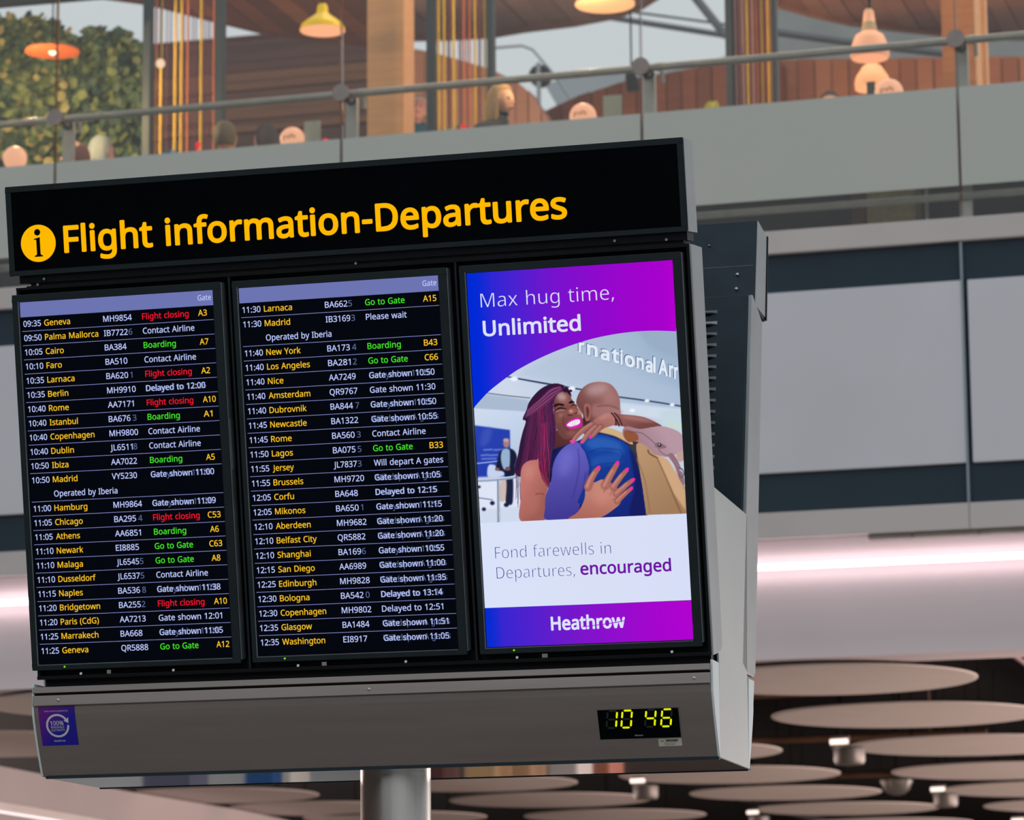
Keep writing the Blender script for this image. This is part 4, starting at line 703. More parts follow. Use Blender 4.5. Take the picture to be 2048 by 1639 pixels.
poly([(1352, 850), (1385, 826), (1480, 846), (1580, 832), (1650, 824), (1740, 846), (1800, 880), (1830, 930), (1832, 1010), (1770, 1040), (1700, 1064), (1620, 1048), (1560, 1005), (1500, 960), (1440, 944), (1400, 950), (1368, 925), (1350, 890)], (158, 122, 136), col2=(182, 150, 162), axis=((1450, 980), (1650, 850)))
poly([(1362, 862), (1400, 856), (1460, 884), (1470, 930), (1430, 945), (1396, 948), (1364, 915)], (146, 84, 58), soft=2)
stroke([(1400, 870), (1500, 880), (1600, 960), (1650, 1030), (1700, 1055)], 5, (110, 74, 86), soft=2)
poly([(1700, 1050), (1740, 1040), (1790, 1120), (1826, 1230), (1826, 1282), (1790, 1240), (1750, 1130)], (146, 110, 124))
poly([(1600, 966), (1630, 950), (1690, 985), (1660, 998), (1610, 992)], (140, 104, 118)); ell(1637, 972, 16, 14, (50, 50, 62)); ell(1634, 968, 6, 5, (210, 214, 224))
poly([(1765, 1040), (1815, 1025), (1830, 1080), (1785, 1100)], (190, 160, 150), soft=2)
stroke([(1785, 1150), (1812, 1160), (1824, 1200), (1800, 1225), (1790, 1190)], 9, (96, 96, 110)); stroke([(1792, 1160), (1812, 1180)], 5, (226, 226, 236), curve=False)
# upper hand
poly([(1280, 726), (1210, 726), (1150, 758), (1100, 800), (1050, 846), (1040, 880), (1090, 900), (1150, 870), (1210, 840), (1290, 806)], (152, 94, 88), col2=(176, 116, 108), axis=((1150, 880), (1200, 740)))
for pts_, w0_ in (([(1110, 810), (1040, 856), (990, 905), (958, 950)], [40, 36, 32, 26]), ([(1140, 830), (1095, 868), (1060, 915), (1036, 950)], [40, 35, 32, 24]), ([(1180, 830), (1150, 862), (1125, 890), (1102, 912)], [36, 32, 30, 22])):
    stroke(pts_, [v + 6 for v in w0_], (96, 54, 56), alpha=0.7, soft=3); stroke(pts_, w0_, (160, 100, 94)); stroke([(p[0] - 5, p[1] - 5) for p in pts_], [v * 0.3 for v in w0_], (200, 146, 138), alpha=0.6, soft=4)
ell(964, 948, 18, 12, (240, 60, 180), rot=-0.9); ell(946, 940, 9, 7, (240, 70, 185)); ell(1030, 946, 16, 9, (240, 60, 180), rot=-0.9); ell(1098, 908, 16, 10, (240, 50, 175), rot=-1.1)
ell(1210, 752, 50, 16, (194, 140, 132), rot=-0.4, alpha=0.6, soft=10)
for a_ in ([(1262, 722), (1292, 762), (1298, 812)], [(1286, 722), (1322, 762), (1344, 818)], [(1272, 730), (1310, 790), (1322, 826)]): stroke(a_, 8, (34, 20, 38))
# lower hand
SH = (172, 104, 92)
poly([(925, 1552), (990, 1500), (1030, 1440), (1052, 1380), (1058, 1300), (1080, 1262), (1130, 1262), (1200, 1240), (1290, 1290), (1330, 1350), (1330, 1420), (1280, 1470), (1200, 1524), (1130, 1545)], SH, col2=(196, 132, 116), axis=((1100, 1540), (1160, 1320)))
for pts_, w0_ in (([(1075, 1300), (1100, 1240), (1130, 1190), (1160, 1152)], [56, 50, 44, 34]), ([(1210, 1290), (1240, 1230), (1275, 1170), (1306, 1118)], [56, 50, 44, 34]),
                  ([(1275, 1300), (1310, 1250), (1345, 1205), (1380, 1166)], [46, 42, 38, 30]), ([(1300, 1350), (1345, 1310), (1385, 1275), (1426, 1244)], [46, 42, 38, 30]), ([(1305, 1410), (1345, 1370), (1380, 1338), (1412, 1312)], [40, 36, 32, 26])):
    stroke(pts_, [v + 8 for v in w0_], (92, 50, 66), alpha=0.6, soft=4); stroke(pts_, w0_, SH); stroke([(p[0] - 6, p[1] - 4) for p in pts_[:3]], [v * 0.35 for v in w0_[:3]], (222, 160, 146), alpha=0.55, soft=5)
for x, y, rr in ((1157, 1150, -1.0), (1307, 1112, -1.1), (1381, 1164, -0.9), (1428, 1244, -0.7), (1413, 1310, -0.8)): ell(x, y, 19, 13, (244, 44, 168), rot=rr)
ell(1180, 1370, 60, 70, (206, 140, 124), alpha=0.5, soft=26)
for a_ in ([(1215, 1300), (1200, 1340)], [(1275, 1320), (1250, 1360)], [(1300, 1380), (1270, 1400)]): stroke(a_, 6, (120, 68, 66), alpha=0.6, soft=4, curve=False)

def srgb_to_lin(a):
    a = np.clip(a / 255.0, 0, 1); return np.where(a <= 0.04045, a / 12.92, ((a + 0.055) / 1.055) ** 2.4)
adv = scr[2]; a3 = AU[2]
NU, NV = 380, 340
us = np.linspace(0, 1, NU); ts = np.linspace(0.18, 0.672, NV)
uu, tt = np.meshgrid(us, ts)
q = H_INV @ np.stack([uu.ravel(), tt.ravel(), np.ones(uu.size)]); px, py = q[0] / q[2], q[1] / q[2]
gx = np.clip((px - 900) * 3.902 / 2 - 0.5, 0, CW - 2); gy = np.clip((py - 640) * 3.902 / 2 - 0.5, 0, CH - 2)
ix, iy = gx.astype(int), gy.astype(int); fx, fy = (gx - ix)[:, None], (gy - iy)[:, None]
cols = (IMG[iy, ix] * (1 - fx) + IMG[iy, ix + 1] * fx) * (1 - fy) + (IMG[iy + 1, ix] * (1 - fx) + IMG[iy + 1, ix + 1] * fx) * fy
cols = srgb_to_lin(cols)
w_ = 0.0006; U_ = a3 + uu.ravel() * WS; V_ = -tt.ravel() * HS
co = np.stack([U_ - X0, -st_ * V_ - ct * w_ - YC, Z0 + ct * V_ - st_ * w_], 1)
idx = np.arange(NU * NV).reshape(NV, NU)
quads = np.stack([idx[1:, :-1], idx[1:, 1:], idx[:-1, 1:], idx[:-1, :-1]], -1).reshape(-1, 4)
me = bpy.data.meshes.new('advert_picture'); me.vertices.add(len(co)); me.vertices.foreach_set('co', co.ravel())
me.loops.add(quads.size); me.loops.foreach_set('vertex_index', quads.ravel().astype(np.int32))
me.polygons.add(len(quads)); me.polygons.foreach_set('loop_start', np.arange(0, quads.size, 4, dtype=np.int32))
me.update(calc_edges=True)
ca = me.color_attributes.new('print', 'FLOAT_COLOR', 'POINT'); ca.data.foreach_set('color', np.concatenate([cols, np.ones((len(cols), 1))], 1).ravel())
mp_ = bpy.data.materials.new('advert_picture_light'); mp_.use_nodes = True; nt = mp_.node_tree; nt.nodes.clear()
vc = nt.nodes.new('ShaderNodeAttribute'); vc.attribute_name = 'print'; e = nt.nodes.new('ShaderNodeEmission'); oo = nt.nodes.new('ShaderNodeOutputMaterial')
nt.links.new(vc.outputs['Color'], e.inputs[0]); nt.links.new(e.outputs[0], oo.inputs[0]); me.materials.append(mp_)
o = bpy.data.objects.new('advert_picture', me); COL.objects.link(o); o.parent = adv
o['label'] = 'picture of a woman with long braids hugging a bald man carrying a canvas bag'

def A3(u, t, w): return T(a3 + u * WS, -t * HS, w)
def zc(x, y):           # picture units -> fraction of the screen
    p = np.array([[0.002508063120418912, -0.00012721572840454628, -2.2752520941337155], [8.634161384673548e-05, 0.0013675183300802273, -0.8282062940071655], [2.725473804135155e-05, -1.1063269175219542e-06, 1.0]]) @ np.array([x / 3.902 + 900, y / 3.902 + 640, 1.0])
    return p[0] / p[2], p[1] / p[2]
# raised hall sign in the picture, its letters dropping to the right
for off_, mt_, w2 in (((-7, -5), emat('hall_sign_shade', srgb(92, 116, 152)), 0.0008), ((9, 8), emat('hall_sign_side', srgb(160, 178, 202)), 0.0009), ((0, 0), emat('hall_sign_face', srgb(226, 234, 246)), 0.0010)):
    s_ = MB()
    for txt_, x_, y_, cp_, wd_ in (('n', 1075, 262, 98, 84), ('a', 1180, 298, 98, 70), ('t', 1268, 318, 100, 56), ('i', 1334, 338, 102, 18), ('o', 1368, 348, 104, 78), ('n', 1460, 368, 104, 56), ('a', 1530, 394, 106, 54), ('l', 1590, 402, 106, 18), ('A', 1632, 414, 110, 70), ('r', 1712, 436, 112, 34), ('r', 1752, 450, 112, 30), ('r', 1010, 244, 96, 44)):
        V, Fc, W = text_geo(txt_, 0.05); x1 = max(p[0] for p in V); xm = min(p[0] for p in V)
        P_ = []
        for a_, b_ in V:
            X_ = x_ + off_[0] + (a_ - xm) / (x1 - xm) * wd_; Y_ = y_ + off_[1] - b_ * cp_ + (X_ - x_) * 0.27
            uu_, tt_ = zc(min(X_, 1778 + (Y_ - 300) * 0.05), Y_); P_.append(A3(uu_, tt_, w2))
        s_.add(P_, Fc)
    s_.build('advert_sign', mt_, adv)
GB, GP, GM = srgb(0, 42, 214), srgb(112, 12, 202), srgb(176, 0, 206)
def shaped(name, pts, mt_, w2):
    b = MB(); b.add([A3(u, t, w2) for u, t in pts], [tuple(range(len(pts)))]); return b.build(name, mt_, adv)
arc = [zc(x, y) for x, y in spline([(180, 690), (190, 682), (250, 615), (320, 545), (460, 437), (560, 372), (720, 290), (900, 215), (1100, 150), (1290, 110), (1450, 90), (1600, 83), (1770, 88)], False, 6)]
arc = [(0.0, arc[1][1])] + [p for p in arc if 0.002 < p[0] < 0.998] + [(1.0, arc[-1][1])]
# fan of thin quads so the curve stays clean
b = MB(); n = len(arc)
for i in range(n - 1):
    b.add([A3(arc[i][0], 0, 0.0016), A3(arc[i + 1][0], 0, 0.0016), A3(*arc[i + 1], 0.0016), A3(*arc[i], 0.0016)], [(0, 1, 2, 3)])
o = b.build('advert_banner', gmat('advert_gradient', ((0.0, GB), (0.12, GB), (0.42, GP), (0.95, GM))), adv); o['label'] = 'blue to magenta banner of the advert'
o = shaped('advert_panel', [(0, 0.668), (1, 0.668), (1, 0.896), (0, 0.896)], gmat('advert_pale', ((0.0, srgb(216, 226, 250)), (0.5, srgb(218, 224, 244)), (1.0, srgb(214, 222, 248)))), 0.0014); o['label'] = 'pale lower panel of the advert'
o = shaped('advert_footer', [(0, 0.895), (1, 0.897), (1, 1.0), (0, 1.0)], gmat('footer_gradient', ((0.0, srgb(0, 46, 210)), (0.08, srgb(20, 40, 210)), (0.5, srgb(124, 14, 200)), (1.0, srgb(186, 0, 210)))), 0.0018); o['label'] = 'blue to magenta footer of the advert'
def adtext(s, u0, u1, t, cap_t, mt_, off, lb):
    b = MB(); lay(b, T, s, a3 + u0 * WS, -t * HS, cap_t * HS, 0.0026, width=(u1 - u0) * WS, off=off); o = b.build('advert_lettering', mt_, adv); o['label'] = lb; o['kind'] = 'stuff'
E_ADW = emat('advert_white', srgb(222, 226, 250))
adtext('Max hug time,', 0.0627, 0.7103, 0.0937, 0.0375, E_ADW, -0.018, 'thin white heading Max hug time,')
adtext('Unlimited', 0.066, 0.5433, 0.1699, 0.0395, E_ADW, 0.032, 'bold white heading Unlimited')
adtext('Fond farewells in', 0.0655, 0.6287, 0.7645, 0.0315, emat('advert_navy', srgb(40, 42, 140)), -0.03, 'thin navy line Fond farewells in')
adtext('Departures,', 0.0675, 0.4492, 0.8186, 0.0315, emat('advert_navy_b', srgb(36, 44, 142)), -0.03, 'thin navy word Departures,')
adtext('encouraged', 0.4761, 0.9134, 0.8168, 0.0315, emat('advert_purple', srgb(108, 18, 162)), 0.03, 'bold purple word encouraged')
adtext('Heathrow', 0.3185, 0.6786, 0.9605, 0.034, E_ADW, 0.045, 'white airport wordmark')
cut = MB(); A_ = [A3(0.47, 0.9545, 0.0032), A3(0.53, 0.9515, 0.0032), A3(0.61, 0.9475, 0.0032), A3(0.675, 0.9425, 0.0032), A3(0.675, 0.9443, 0.0032), A3(0.61, 0.9497, 0.0032), A3(0.53, 0.9535, 0.0032), A3(0.47, 0.9560, 0.0032)]
cut.add(A_, [(0, 1, 6, 7), (1, 2, 5, 6), (2, 3, 4, 5)]); cut.build('wordmark_line', emat('wordmark_line', srgb(140, 10, 202)), adv)

# --- steel console under the screens
con = MB()
curve = [(0.197 + 0.0804 * s ** 1.25, -1.122 - 0.188 * s) for s in [i / 10 for i in range(11)]]
back = [(2 * YC - y, z) for y, z in curve]
front_face = [(0.186, -1.0665), (0.186, -1.083), (0.205, -1.0875), (0.1875, -1.0905), (0.1875, -1.1185), (0.197, -1.122)] + curve[1:]
xprism(con, front_face + [(0.30, -1.31), (0.30, -1.0665)], -0.0195, 1.9195)
console = con.build('console', M_STEEL, board, bevel=0.0007); console['label'] = 'brushed steel console with a clock set in it'
cb = MB(); xprism(cb, [(0.30, -1.0665), (0.30, -1.3095)] + [back[10]] + back[::-1][1:] + [(2 * YC - 0.186, -1.10), (2 * YC - 0.186, -1.0665)], -0.0195, 1.9195)
cb.build('rear_console', M_STEEL, board, bevel=0.0007)
un = MB(); xprism(un, [(0.279, -1.3115), (0.6975, -1.3115), (0.6975, -1.3145), (0.279, -1.3145)], -0.008, 1.93)
o = un.build('underside_plate', M_POLISH, board); o['label'] = 'mirror-polished underside plate'
lip = MB(); xprism(lip, [(0.275, -1.309), (0.284, -1.309), (0.284, -1.3165), (0.2765, -1.3165)], -0.012, 1.9235); xprism(lip, [(0.692, -1.309), (0.70, -1.309), (0.70, -1.3165), (0.692, -1.3165)], -0.012, 1.9235)
lip.build('lip', M_DARKGREY, board)
for u in (0.0576, 0.9683, 1.8769):
    b = MB(); b.tube([L(u, 0.190, -1.1045), L(u, 0.1855, -1.1045), L(u, 0.1838, -1.1045)], [0.0045, 0.0045, 0.0022], 14); b.build('screw', M_SCREW, console, smooth=True)
# end cap strips and the pale end panel
for sx, xa, xb in ((1, 1.9197, 1.9262), (0, -0.0262, -0.0197)):
    cap_ = [(0.199, -1.055), (0.2, -1.122)] + curve[1:] + [(0.286, -1.31), (0.283, -1.055)]
    b = MB(); xprism(b, cap_, xa, xb); o = b.build('end_cap', M_CAP, board, bevel=0.0008)
    cap2 = [(2 * YC - y + (0.0 if z < -1.1 else 0.02), z) for y, z in cap_]
    b = MB(); xprism(b, cap2[::-1], xa, xb); o = b.build('end_cap', M_CAP, board, bevel=0.0008)
    b = MB(); pe = [(0.2865, -1.31), (0.2865, -1.05), (0.262, -0.9), (0.255, -0.578), (0.735, -0.586), (0.690, -1.045), (0.690, -1.31)]
    xprism(b, pe, xa + 0.001 * sx, xb - 0.0015 * (1 - sx)); o = b.build('end_panel', M_ENDPANEL, board, bevel=0.0006); o['label'] = 'pale grey end panel'
# rear unit leaning the other way
bh = MB(); xprism(bh, [(0.62, -1.02), (0.88, 0.087), (1.04, 0.04), (0.813, -1.02)], -0.012, 1.915)
rear = bh.build('rear_housing', M_DARKGREY, board, bevel=0.003); rear['label'] = 'dark grey louvred back of the rear screen housing'
bs = MB(); xprism(bs, [(0.625, -1.022), (0.884, 0.083), (0.90, 0.088), (1.045, 0.035), (0.817, -1.03), (0.79, -1.045), (0.70, -1.045)], 1.9152, 1.9262)
o = bs.build('side_cover', M_LIGHTGREY, rear, bevel=0.002); o['label'] = 'light grey side cover of the rear housing'
M_LOUVRE = mat('louvre_edge', srgb(104, 112, 122), 0.5, 0.1, 0.05, 12)
dz = 0.087 + 1.02; dy = 0.88 - 0.62; ln = math.hypot(dz, dy); tz, ty = dz / ln, dy / ln
for k in range(16):
    z_ = 0.036 - k * 0.0343; y_ = 0.88 - (0.087 - z_) * dy / dz; xr = 1.826 + k * 0.0003
    b = MB(); n = 6
    P_ = []
    for x_, bulge in ((xr, 0.0), (xr - 0.006, 0.35), (xr - 0.016, 0.85), (xr - 0.03, 1.0), (xr - 0.42, 1.0), (xr - 0.436, 0.5), (xr - 0.445, 0.0)):
        for s_, h_ in ((0.0065, 0.0), (0.004, 0.6), (0.0, 1.0), (-0.004, 1.0), (-0.0045, 0.0)):
            hh = 0.0095 * bulge * h_ + 0.0002
            P_.append(L(x_, y_ + s_ * ty - hh * tz, z_ + s_ * tz + hh * ty))
    b.add(P_, [(i * 5 + j, i * 5 + j + 1, (i + 1) * 5 + j + 1, (i + 1) * 5 + j) for i in range(6) for j in range(4)])
    b.build('louvre', M_LIGHTGREY if k == 1 else M_LOUVRE, rear, smooth=60)
    b = MB(); b.add([L(x_, y_ + s_ * ty - 0.0006 * tz, z_ + s_ * tz + 0.0006 * ty) for x_, s_ in ((xr - 0.012, -0.0048), (xr - 0.43, -0.0048), (xr - 0.43, -0.0115), (xr - 0.022, -0.0115))], [(0, 1, 2, 3)]); b.build('slot', M_GLOSS, rear)
rh = MB(); xprism(rh, [(0.949, 0.066), (1.019, 0.3385), (1.155, 0.325), (1.10, 0.055)], -0.02, 1.922)
rhd = rh.build('rear_header_box', M_DARKGREY, board, bevel=0.0015); rhd['label'] = 'dark grey back of the rear header box'
rs = MB(); xprism(rs, [(0.9495, 0.067), (1.0195, 0.338), (1.158, 0.3215), (1.104, 0.062)], 1.9222, 1.9245); rs.build('side_cover', M_LIGHTGREY, rhd)
re_ = MB(); xprism(re_, [(1.104, 0.055), (1.16, 0.322), (1.169, 0.32), (1.113, 0.053)], -0.02, 1.928); xprism(re_, [(0.949, 0.060), (1.108, 0.050), (1.108, 0.057), (0.949, 0.066)], -0.02, 1.922); re_.build('edge_trim', M_BLACK, rhd)
sm = MB(); xprism(sm, [(0.9822, 0.1955), (0.9826, 0.1967), (0.985, 0.1967), (0.985, 0.1955)], 1.5, 1.915); sm.build('seam', M_BEZEDGE, rhd)
for x_, y_, z_, r_ in ((1.7797, 1.0, 0.2659, 0.003), (1.8682, 0.9748, 0.1672, 0.0045), (1.8664, 0.963, 0.1213, 0.0045)):
    b = MB(); b.tube([L(x_, y_, z_), L(x_, y_ - 0.006, z_ + 0.0015), L(x_, y_ - 0.008, z_ + 0.002)], [r_, r_, r_ * 0.4], 12); b.build('screw', M_SCREW, rhd, smooth=True)
# inner core between the two leaning units
co_ = MB(); xprism(co_, [(0.34, -1.05), (0.26, 0.0), (0.74, 0.0), (0.64, -1.05)], 0.35, 1.55); co_.build('core_box', M_BLACK, board)
lb_ = MB(); xprism(lb_, [(0.235, -1.0655), (0.235, -1.0), (0.5, -1.0), (0.5, -1.0655)], 0.0, 1.915); lb_.build('gap_block', M_BLACK, board)  # black strip added to darken the gap below the housing
tp = MB(); xprism(tp, [(0.12, 0.02), (0.12, 0.06), (0.93, 0.06), (0.93, 0.02)], 0.05, 1.5); tp.build('top_brace', M_BLACK, board)

# --- sticker, clock, asset label on the console face
def CF(u, s, w):        # s = distance down the console face, w = outwards
    k = max(0.0, min(1.0, s / 0.2045)); 
    y = 0.197 + 0.0804 * k ** 1.25; z = -1.122 - 0.188 * k
    dy_ = 0.0804 * 1.25 * max(k, 1e-4) ** 0.25; n_ = math.hypot(dy_, 0.188)
    return L(u, y - w * 0.188 / n_, z - w * dy_ / n_)
def cface(mb, u0, u1, s0, s1, w, n=6):
    P_ = [CF(u, s0 + (s1 - s0) * i / n, w) for i in range(n + 1) for u in (u0, u1)]
    return mb.add(P_, [(2 * i, 2 * i + 1, 2 * i + 3, 2 * i + 2) for i in range(n)])
b = MB(); cface(b, -0.006, 0.1025, 0.000, 0.114, 0.0008)
mst = bpy.data.materials.new('sticker_gradient'); mst.use_nodes = True; nt = mst.node_tree; bs_ = nt.nodes['Principled BSDF']; bs_.inputs['Roughness'].default_value = 0.4
tc = nt.nodes.new('ShaderNodeTexCoord'); sp = nt.nodes.new('ShaderNodeSeparateXYZ'); nt.links.new(tc.outputs['Generated'], sp.inputs[0])
ma = nt.nodes.new('ShaderNodeMath'); ma.operation = 'SUBTRACT'; nt.links.new(sp.outputs[2], ma.inputs[0]); nt.links.new(sp.outputs[0], ma.inputs[1])
mr = nt.nodes.new('ShaderNodeMapRange'); mr.inputs[1].default_value = -0.2; mr.inputs[2].default_value = 0.9; nt.links.new(ma.outputs[0], mr.inputs[0])
cr = nt.nodes.new('ShaderNodeValToRGB'); cr.color_ramp.elements[0].color = srgb(16, 8, 170); cr.color_ramp.elements[1].color = srgb(120, 10, 150); nt.links.new(mr.outputs[0], cr.inputs[0]); nt.links.new(cr.outputs[0], bs_.inputs['Base Color'])
stk = b.build('sticker', mst, console); stk['label'] = 'purple and blue square sticker reading 100% renewable electricity'
M_STW = mat('sticker_white', srgb(225, 228, 245), 0.5)
def CFt(u, v, w): return CF(u, -v, w)
b = MB(); cx, cs, r0, r1 = 0.0475, 0.0555, 0.0285, 0.0345
A0, A1 = math.radians(22), math.radians(22 + 332)
for i in range(48):
    a0 = math.radians(2) - (A1 - A0) * i / 48; a1 = math.radians(2) - (A1 - A0) * (i + 1) / 48
    b.add([CF(cx + r * math.cos(a), cs - r * math.sin(a), 0.0014) for r, a in ((r0, a0), (r1, a0), (r1, a1), (r0, a1))], [(0, 1, 2, 3)])
b.add([CF(cx + a, cs - c, 0.0015) for a, c in ((0.0345, 0.0235), (0.0335, 0.0065), (0.0195, 0.0135))], [(0, 1, 2)])
lay(b, CFt, '100%', cx - 0.0215, -cs + 0.0012, 0.0125, 0.0014, width=0.040, off=0.04)
lay(b, CFt, 'RENEWABLE', cx - 0.0205, -cs - 0.0075, 0.0060, 0.0014, width=0.040, off=0.01)
lay(b, CFt, 'ELECTRICITY', cx - 0.020, -cs - 0.0162, 0.0060, 0.0014, width=0.040, off=0.01)
lay(b, CFt, 'Every screen is powered by', cx - 0.035, -cs + 0.0415, 0.0042, 0.0014, width=0.070, off=0.01)
lay(b, CFt, 'Heathrow', cx - 0.0165, -cs - 0.047, 0.0054, 0.0014, width=0.034, off=0.03)
b.build('sticker_print', M_STW, console)['label'] = 'white print of the sticker'
b = MB(); b.hexa([CF(1.6005, 0.146, 0), CF(1.8285, 0.146, 0), CF(1.8285, 0.146, 0.003), CF(1.6005, 0.146, 0.003), CF(1.6005, 0.0605, 0), CF(1.8285, 0.0605, 0), CF(1.8285, 0.0605, 0.003), CF(1.6005, 0.0605, 0.003)])
clock = b.build('clock', M_STEEL, board); clock['label'] = 'digital clock showing 10 46 in yellow-green digits'
b = MB(); b.hexa([CF(1.6035, 0.1445, 0.001), CF(1.8265, 0.1445, 0.001), CF(1.8265, 0.1445, 0.0036), CF(1.6035, 0.1445, 0.0036), CF(1.6035, 0.062, 0.001), CF(1.8265, 0.062, 0.001), CF(1.8265, 0.062, 0.0036), CF(1.6035, 0.062, 0.0036)])
b.build('clock_face', M_GLOSS, clock)
M_DIG = emat('clock_digit', srgb(228, 238, 0)); M_DIM = mat('unlit_digit', srgb(30, 34, 32), 0.5)
SEG = {'a': ((0.10, 1), (0.95, 1)), 'b': ((1, 0.95), (1, 0.55)), 'c': ((1, 0.45), (1, 0.05)), 'd': ((0.10, 0), (0.92, 0)), 'e': ((0, 0.05), (0, 0.45)), 'f': ((0, 0.55), (0, 0.95)), 'g': ((0.08, 0.5), (0.92, 0.5))}
ON = {'1': 'bc', '0': 'abcdef', '4': 'fgbc', '6': 'afgedc'}
def segs(mb, u, s_b, keys, w):
    wd, ht, th = 0.0262, 0.0475, 0.0052
    for k in keys:
        (xa, ya), (xb, yb2) = SEG[k]
        pa = Vector((xa * wd + ya * 0.0085, ya * ht)); pb = Vector((xb * wd + yb2 * 0.0085, yb2 * ht)); d = (pb - pa).normalized(); n_ = Vector((-d.y, d.x)) * th / 2
        ring = [pa, pa + d * th / 2 + n_, pb - d * th / 2 + n_, pb, pb - d * th / 2 - n_, pa + d * th / 2 - n_]
        mb.add([CF(u + p.x, s_b - p.y, w) for p in ring], [(0, 1, 2, 3, 4, 5)])
for ch, u in (('1', 1.6245), ('0', 1.6655), ('4', 1.7310), ('6', 1.7750)):
    lit, dim = MB(), MB(); segs(lit, u, 0.1125, ON[ch], 0.0048)
    segs(dim, u, 0.1125, [k for k in 'abcdefg' if k not in ON[ch]], 0.0044)
    o = lit.build('digit', M_DIG, clock); o['label'] = 'lit yellow-green digit ' + ch; o['kind'] = 'stuff'; dim.build('unlit_segments', M_DIM, clock)['kind'] = 'stuff'
b = MB(); lay(b, CFt, 'Wharton', 1.7, -0.1375, 0.0042, 0.0042, width=0.023, off=0.02); b.build('clock_mark', mat('clock_mark', srgb(200, 200, 205), 0.5), clock)
b = MB(); b.hexa([CF(1.7625, 0.1695, 0), CF(1.8265, 0.1695, 0), CF(1.8265, 0.1695, 0.0012), CF(1.7625, 0.1695, 0.0012), CF(1.7625, 0.1475, 0), CF(1.8265, 0.1475, 0), CF(1.8265, 0.1475, 0.0012), CF(1.7625, 0.1475, 0.0012)])
lab = b.build('asset_label', mat('label_white', srgb(205, 200, 190), 0.5), console, bevel=0.0005); lab['label'] = 'small white asset label with a bar code'
b = MB(); xx = 1.7830; random.seed(3)
while xx < 1.8165:
    ww = random.choice((0.0006, 0.0012, 0.0018)); b.add([CF(xx, 0.1565, 0.0018), CF(xx + ww, 0.1565, 0.0018), CF(xx + ww, 0.1505, 0.0018), CF(xx, 0.1505, 0.0018)], [(0, 1, 2, 3)]); xx += ww + random.choice((0.0005, 0.0009))
lay(b, CFt, 'HAL', 1.7685, -0.1562, 0.0040, 0.0018, width=0.0105, off=0.01)
for s_, u0, u1 in ((0.1600, 1.778, 1.807), (0.1646, 1.779, 1.807)):
    x_ = u0
    while x_ < u1: 
        wq = random.uniform(0.0012, 0.003); b.add([CF(x_, s_ + 0.0011, 0.0018), CF(x_ + wq, s_ + 0.0011, 0.0018), CF(x_ + wq, s_, 0.0018), CF(x_, s_, 0.0018)], [(0, 1, 2, 3)]); x_ += wq + 0.0007
b.build('bar_code', mat('label_ink', srgb(60, 50, 52), 0.6), console)

# --- pole
b = MB(); b.tube([(0, 0, 0.02), (0, 0, Z0 - 1.312)], 0.0993, 64, cap=True); pole = b.build('pole', M_POLE, board, smooth=50); pole['label'] = 'round polished steel pole'
b = MB(); b.lathe([(0.26, 0.0), (0.26, 0.02), (0.24, 0.028), (0.10, 0.028)], (0, 0, 0), 48); b.build('base_plate', M_STEEL, board)
# ------------------------------------------------------------------ the hall: floor, gallery wall, cove
M_FLOOR = mat('terrazzo_floor', srgb(120, 116, 112), 0.35, 0, 0.08, 0.6, 0, col2=srgb(150, 140, 134))
M_WHITE = mat('white_cladding', srgb(224, 224, 231), 0.5, 0, 0.015, 1.5)
M_BEIGE = mat('pale_fascia', srgb(214, 205, 203), 0.55, 0, 0.02, 1.5)
M_TEAL = mat('dark_blue_band', srgb(26, 50, 64), 0.6, 0, 0.05, 2)
M_JOINT = mat('joint_strip', srgb(150, 165, 172), 0.4, 0.3, 0.03, 5)
M_COVE = mat('cove_plaster', srgb(212, 198, 200), 0.7, 0, 0.015, 1.0)
M_VOID = mat('dark_plenum', srgb(24, 22, 22), 0.9, 0, 0.1, 3, spec=0.1)
M_GSTEEL = mat('satin_steel', srgb(196, 194, 182), 0.34, 0.35, 0.05, 8)
M_KNOB = mat('clamp_disc', srgb(160, 148, 144), 0.5, 0.3, 0.05, 20)
M_DISC = mat('ceiling_disc_paint', srgb(196, 183, 176), 0.65, 0, 0.015, 2)
E_LED = emat('led_diffuser', srgb(255, 236, 240), 5.2); E_STRIP = emat('bulkhead_light', srgb(255, 240, 240), 1.6)

b = MB(); b.box(-60, 60, -40, 80, -0.3, 0.0); struct(b.build('floor', M_FLOOR), 'grey terrazzo concourse floor', 'floor')
JX = [-3.368 + 2.12 * k for k in range(-6, 3)]
gw = sempty('wall_back', 'gallery edge clad in white panels between dark blue bands', 'wall')
XL, XR_ = -19.0, 3.0
for i in range(len(JX) - 1):
    x0, x1 = JX[i] + 0.030, JX[i + 1] - 0.012
    b = MB(); b.box(x0, x1, 22.0, 22.05, 5.256, 6.448); b.build('panel', M_WHITE, gw, bevel=0.004)
    b = MB(); b.box(x1, x1 + 0.014, 21.995, 22.05, 4.998, 6.70); b.build('joint_strip', M_JOINT, gw)
    for z0, z1 in ((6.452, 6.706), (4.998, 5.252)):
        b = MB(); b.box(x1 - 2.115, x1, 22.03, 22.06, z0, z1); b.build('band_panel', M_TEAL, gw, bevel=0.002)
b = MB(); b.box(XL, XR_, 22.052, 22.3, 4.96, 6.72); b.build('backing', M_TEAL, gw)
b = MB(); b.box(XL, XR_, 21.985, 22.4, 6.708, 6.862); struct(b.build('trim_1', M_BEIGE, bevel=0.006), 'pale slab edge under the glass balustrade', 'trim')
tr2 = sempty('trim_2', 'pale lower fascia strip of the gallery edge', 'trim')
for i in range(len(JX) - 1):
    b = MB(); b.box(JX[i] + 0.0, JX[i + 1] - 0.004, 21.985, 22.06, 4.828, 4.995); b.build('panel', M_BEIGE, tr2, bevel=0.003)
